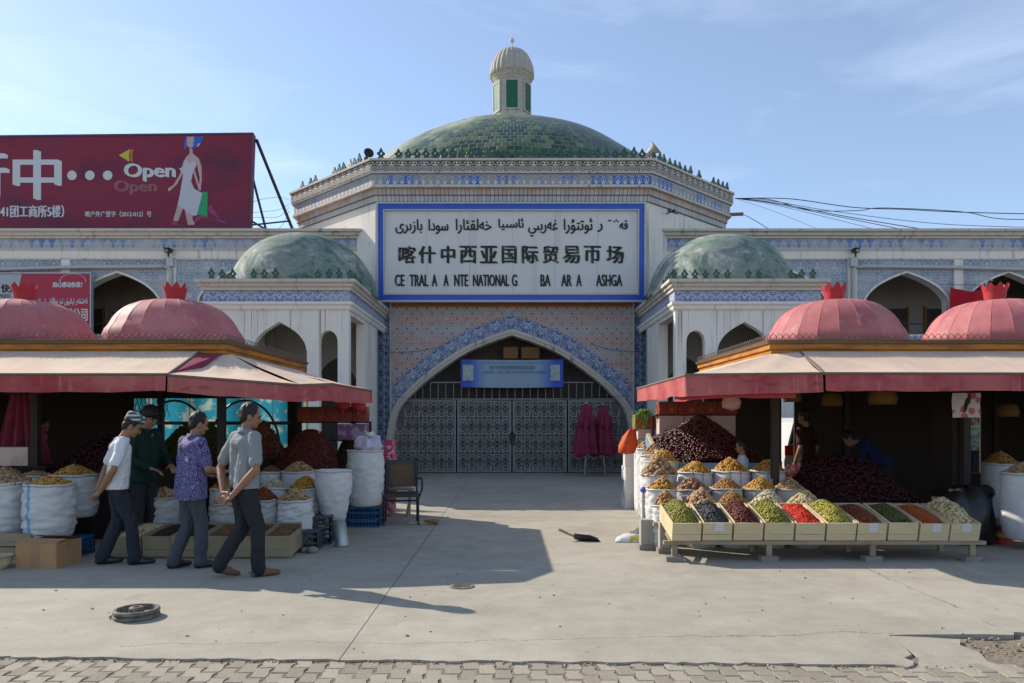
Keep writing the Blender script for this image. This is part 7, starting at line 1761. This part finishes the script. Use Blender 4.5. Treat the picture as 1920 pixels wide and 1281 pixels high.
    capsule(bm, sh[0] + V_((0, 0, -.006)), sh[1] + V_((0, 0, -.006)), .066, .066); capsule(bm, sh[0] * .5 + sh[1] * .5, nk * .75 + che * .25, .075, .062)
    for i in (0, 1):
        e, w = V_(J['elbow'][i]), V_(J['wrist'][i]); q = sh[i] + (e - sh[i]) * (sleeve * 1.35 if not long_sleeve else 1.0); capsule(bm, sh[i], q, .067, .062)
        if long_sleeve: capsule(bm, e, e + (w - e) * .9, .060, .043)
    remesh(bm, 'shirt', M[top], g, .010, 3, .008, 10, seed=len(top) * 7 % 50, cut=[(V_((0, 0, hz)), V_((0, 0, -1)))])
    if collar:
        m = MB(); c = nk + V_((0, -.006, -.015)); n = 24
        ring = lambda r, z: [m.V(c + V_((r * math.cos(a), r * .95 * math.sin(a), z + .012 * (-math.sin(a))))) for a in [2 * math.pi * i / n for i in range(n)]]
        r_ = [ring(.064, -.02), ring(.066, .022), ring(.074, .03), ring(.088, -.018)]
        for A, B_ in zip(r_, r_[1:]):
            for i in range(n): m.face((A[i], A[(i + 1) % n], B_[(i + 1) % n], B_[i]))
        m.build('collar', M[top], g, smooth=True)
    if legs:
        for i in (0, 1):
            a, t = V_(J['ankle'][i]), V_(J['toe'][i]); f = (t - a); f.z = 0; f.normalize(); bm = bmesh.new(); heel = J.get('heel', (0, 0))[i]
            base = V_((a.x, a.y, a.z - .065)) ; up = V_((0, 0, 1)); pitch = math.atan2((a.z - .075) - (t.z - .02), .18) if heel else 0
            fd = (t - V_((a.x, a.y, a.z - .055))).normalized() if heel else f
            capsule(bm, base - fd * .035 + up * .022, base + fd * .09 + up * .018, .043, .045); capsule(bm, base + fd * .09 + up * .016, base + fd * .185 + up * .010, .046, .034, .8); capsule(bm, base - fd * .03 + up * .05, base + fd * .03 + up * .045, .040, .042)
            cut = [] if heel else [(V_((0, 0, .004)), V_((0, 0, -1)))]
            remesh(bm, 'shoe', M[shoes], g, .009, 2, cut=cut)
    return g
def stand_pose(**kw):
    J = dict(pelvis=(0, 0, .93), chest=(0, .01, 1.30), neck=(0, .0, 1.46), head=(0, .035, 1.585), elbow=[(-.26, -.05, 1.10), (.26, -.05, 1.10)], wrist=[(-.27, .04, .86), (.27, .04, .86)],
             hand=[((0, .15, -1), (1, 0, 0), (0, 1, 0)), ((0, .15, -1), (-1, 0, 0), (0, 1, 0))], knee=[(-.09, .03, .50), (.09, .03, .50)], ankle=[(-.09, -.01, .085), (.09, -.01, .085)], toe=[(-.11, .17, .03), (.11, .17, .03)])
    J.update(kw); return J
behind = dict(elbow=[(-.285, -.075, 1.08), (.285, -.075, 1.08)], wrist=[(-.075, -.185, .845), (.065, -.185, .825)], hand=[((.75, -.10, -.55), (0, -1, 0), (0, -.3, 1)), ((-.8, -.2, -.35), (0, -1, .2), (0, -.3, 1))], curl=.5)
def people():
    # man in the grey polo, strolling to the right, rear heel just lifted
    J = stand_pose(**behind, chest=(0, .01, 1.31), neck=(.0, .02, 1.465), head=(.015, .055, 1.59), nod=.22, look=-.30, twist=.30,
                   knee=[(-.09, .02, .50), (.09, .10, .50)], ankle=[(-.10, -.21, .13), (.09, .11, .085)], toe=[(-.11, -.06, .03), (.11, .29, .03)], heel=(1, 0))
    person('man in a grey marl polo striding past with his hands clasped behind', (-2.66, 7.42, 0), R(-52), J, 'polo_grey', 'trouser_dark', 'shoe_brown', collar=True, sc=.995, hem=.89)
    J = stand_pose(chest=(0, .02, 1.30), neck=(.005, .04, 1.455), head=(.01, .08, 1.575), nod=.28, look=-.15, elbow=[(-.25, .02, 1.08), (.27, .04, 1.09)], wrist=[(-.14, .26, 1.0), (.22, .27, 1.05)], hand=[((.6, .7, -.1), (0, 0, -1), (1, 0, .3)), ((-.4, .8, .1), (0, 0, -1), (-1, 0, .3))],
                   knee=[(-.09, .02, .50), (.09, .08, .50)], ankle=[(-.10, -.15, .09), (.09, .07, .085)], toe=[(-.12, .03, .03), (.1, .25, .03)], twist=.15)
    person('man in a violet paisley shirt and grey trousers looking into the stall', (-3.38, 7.86, 0), R(-44), J, 'shirt_violet', 'trouser_grey', collar=True, sc=.955, hem=.76)
    J = stand_pose(**behind, chest=(0, .035, 1.295), neck=(.005, .075, 1.445), head=(.01, .145, 1.55), nod=.5, look=-.1, twist=.12, knee=[(-.10, .02, .50), (.09, .14, .495)], ankle=[(-.10, -.15, .09), (.09, .17, .085)], toe=[(-.11, .03, .03), (.1, .35, .03)])
    person('man in a white tee shirt and embroidered skullcap, hands behind his back', (-4.24, 8.02, 0), R(-62), J, 'tee_white', 'trouser_navy', cap='cap', sc=.955, hem=.86)
    J = stand_pose(chest=(0, .04, 1.30), neck=(0, .06, 1.46), head=(0, .11, 1.575), nod=.45, elbow=[(-.26, .06, 1.10), (.26, .06, 1.10)], wrist=[(-.16, .28, 1.0), (.14, .28, .98)], hand=[((.4, .8, -.3), (0, 0, -1), (1, 0, 0)), ((-.4, .8, -.3), (0, 0, -1), (-1, 0, 0))])
    person('bushy haired vendor in a dark green jacket standing behind the boxes', (-4.50, 9.1, 0), R(-112), J, 'jacket_green', 'trouser_dark', hair='bushy', sc=1.0, long_sleeve=True, vox=.011, hem=.80)
    J = stand_pose(nod=.15, elbow=[(-.24, .04, 1.1), (.24, .04, 1.1)], wrist=[(-.1, .22, 1.02), (.1, .22, 1.02)], hand=[((.4, .8, 0), (0, 0, -1), (1, 0, 0)), ((-.4, .8, 0), (0, 0, -1), (-1, 0, 0))])
    person('child in a pale blue top among the sacks of the right stall', (3.32, 10.75, 0), R(80), J, 'shirt_pale', 'trouser_navy', sc=.725, vox=.012)
    person('vendor in a maroon shirt standing in the dark behind the stall post', (4.80, 12.2, 0), R(40), stand_pose(), 'shirt_maroon', 'trouser_dark', sc=1.0, vox=.014)
    person('vendor in a blue shirt bending over the dates in the dark stall', (5.80, 11.6, 0), R(60), stand_pose(chest=(0, .28, 1.14), neck=(0, .42, 1.23), head=(0, .52, 1.28), nod=.7, elbow=[(-.26, .32, .92), (.26, .32, .92)], wrist=[(-.2, .5, .8), (.2, .5, .8)]), 'shirt_blue', 'trouser_dark', sc=.97, vox=.014)
    person('passer-by with a green cap and mottled shirt seen through the stall gap', (10.3, 16.6, 0), R(95), stand_pose(), 'camo', 'trouser_dark', cap='cap_green', sc=.98, vox=.014, long_sleeve=True)
    person('dark haired person in black leaning on the upper arcade railing', (-12.05, WY + .55, 3.06), R(190), stand_pose(), 'shirt_black', 'trouser_dark', sc=.98, vox=.016)
    person('person in a pale pink top in the shade at the far left stall', (-6.85, 10.6, 0), R(-100), stand_pose(nod=.4, chest=(0, .08, 1.29), neck=(0, .14, 1.44), head=(0, .21, 1.53)), 'pink_top', 'trouser_dark', sc=.95, vox=.014)
M['pink_top'] = mat('pale_pink_top', var((.42, .24, .26), .2), .85)
people()
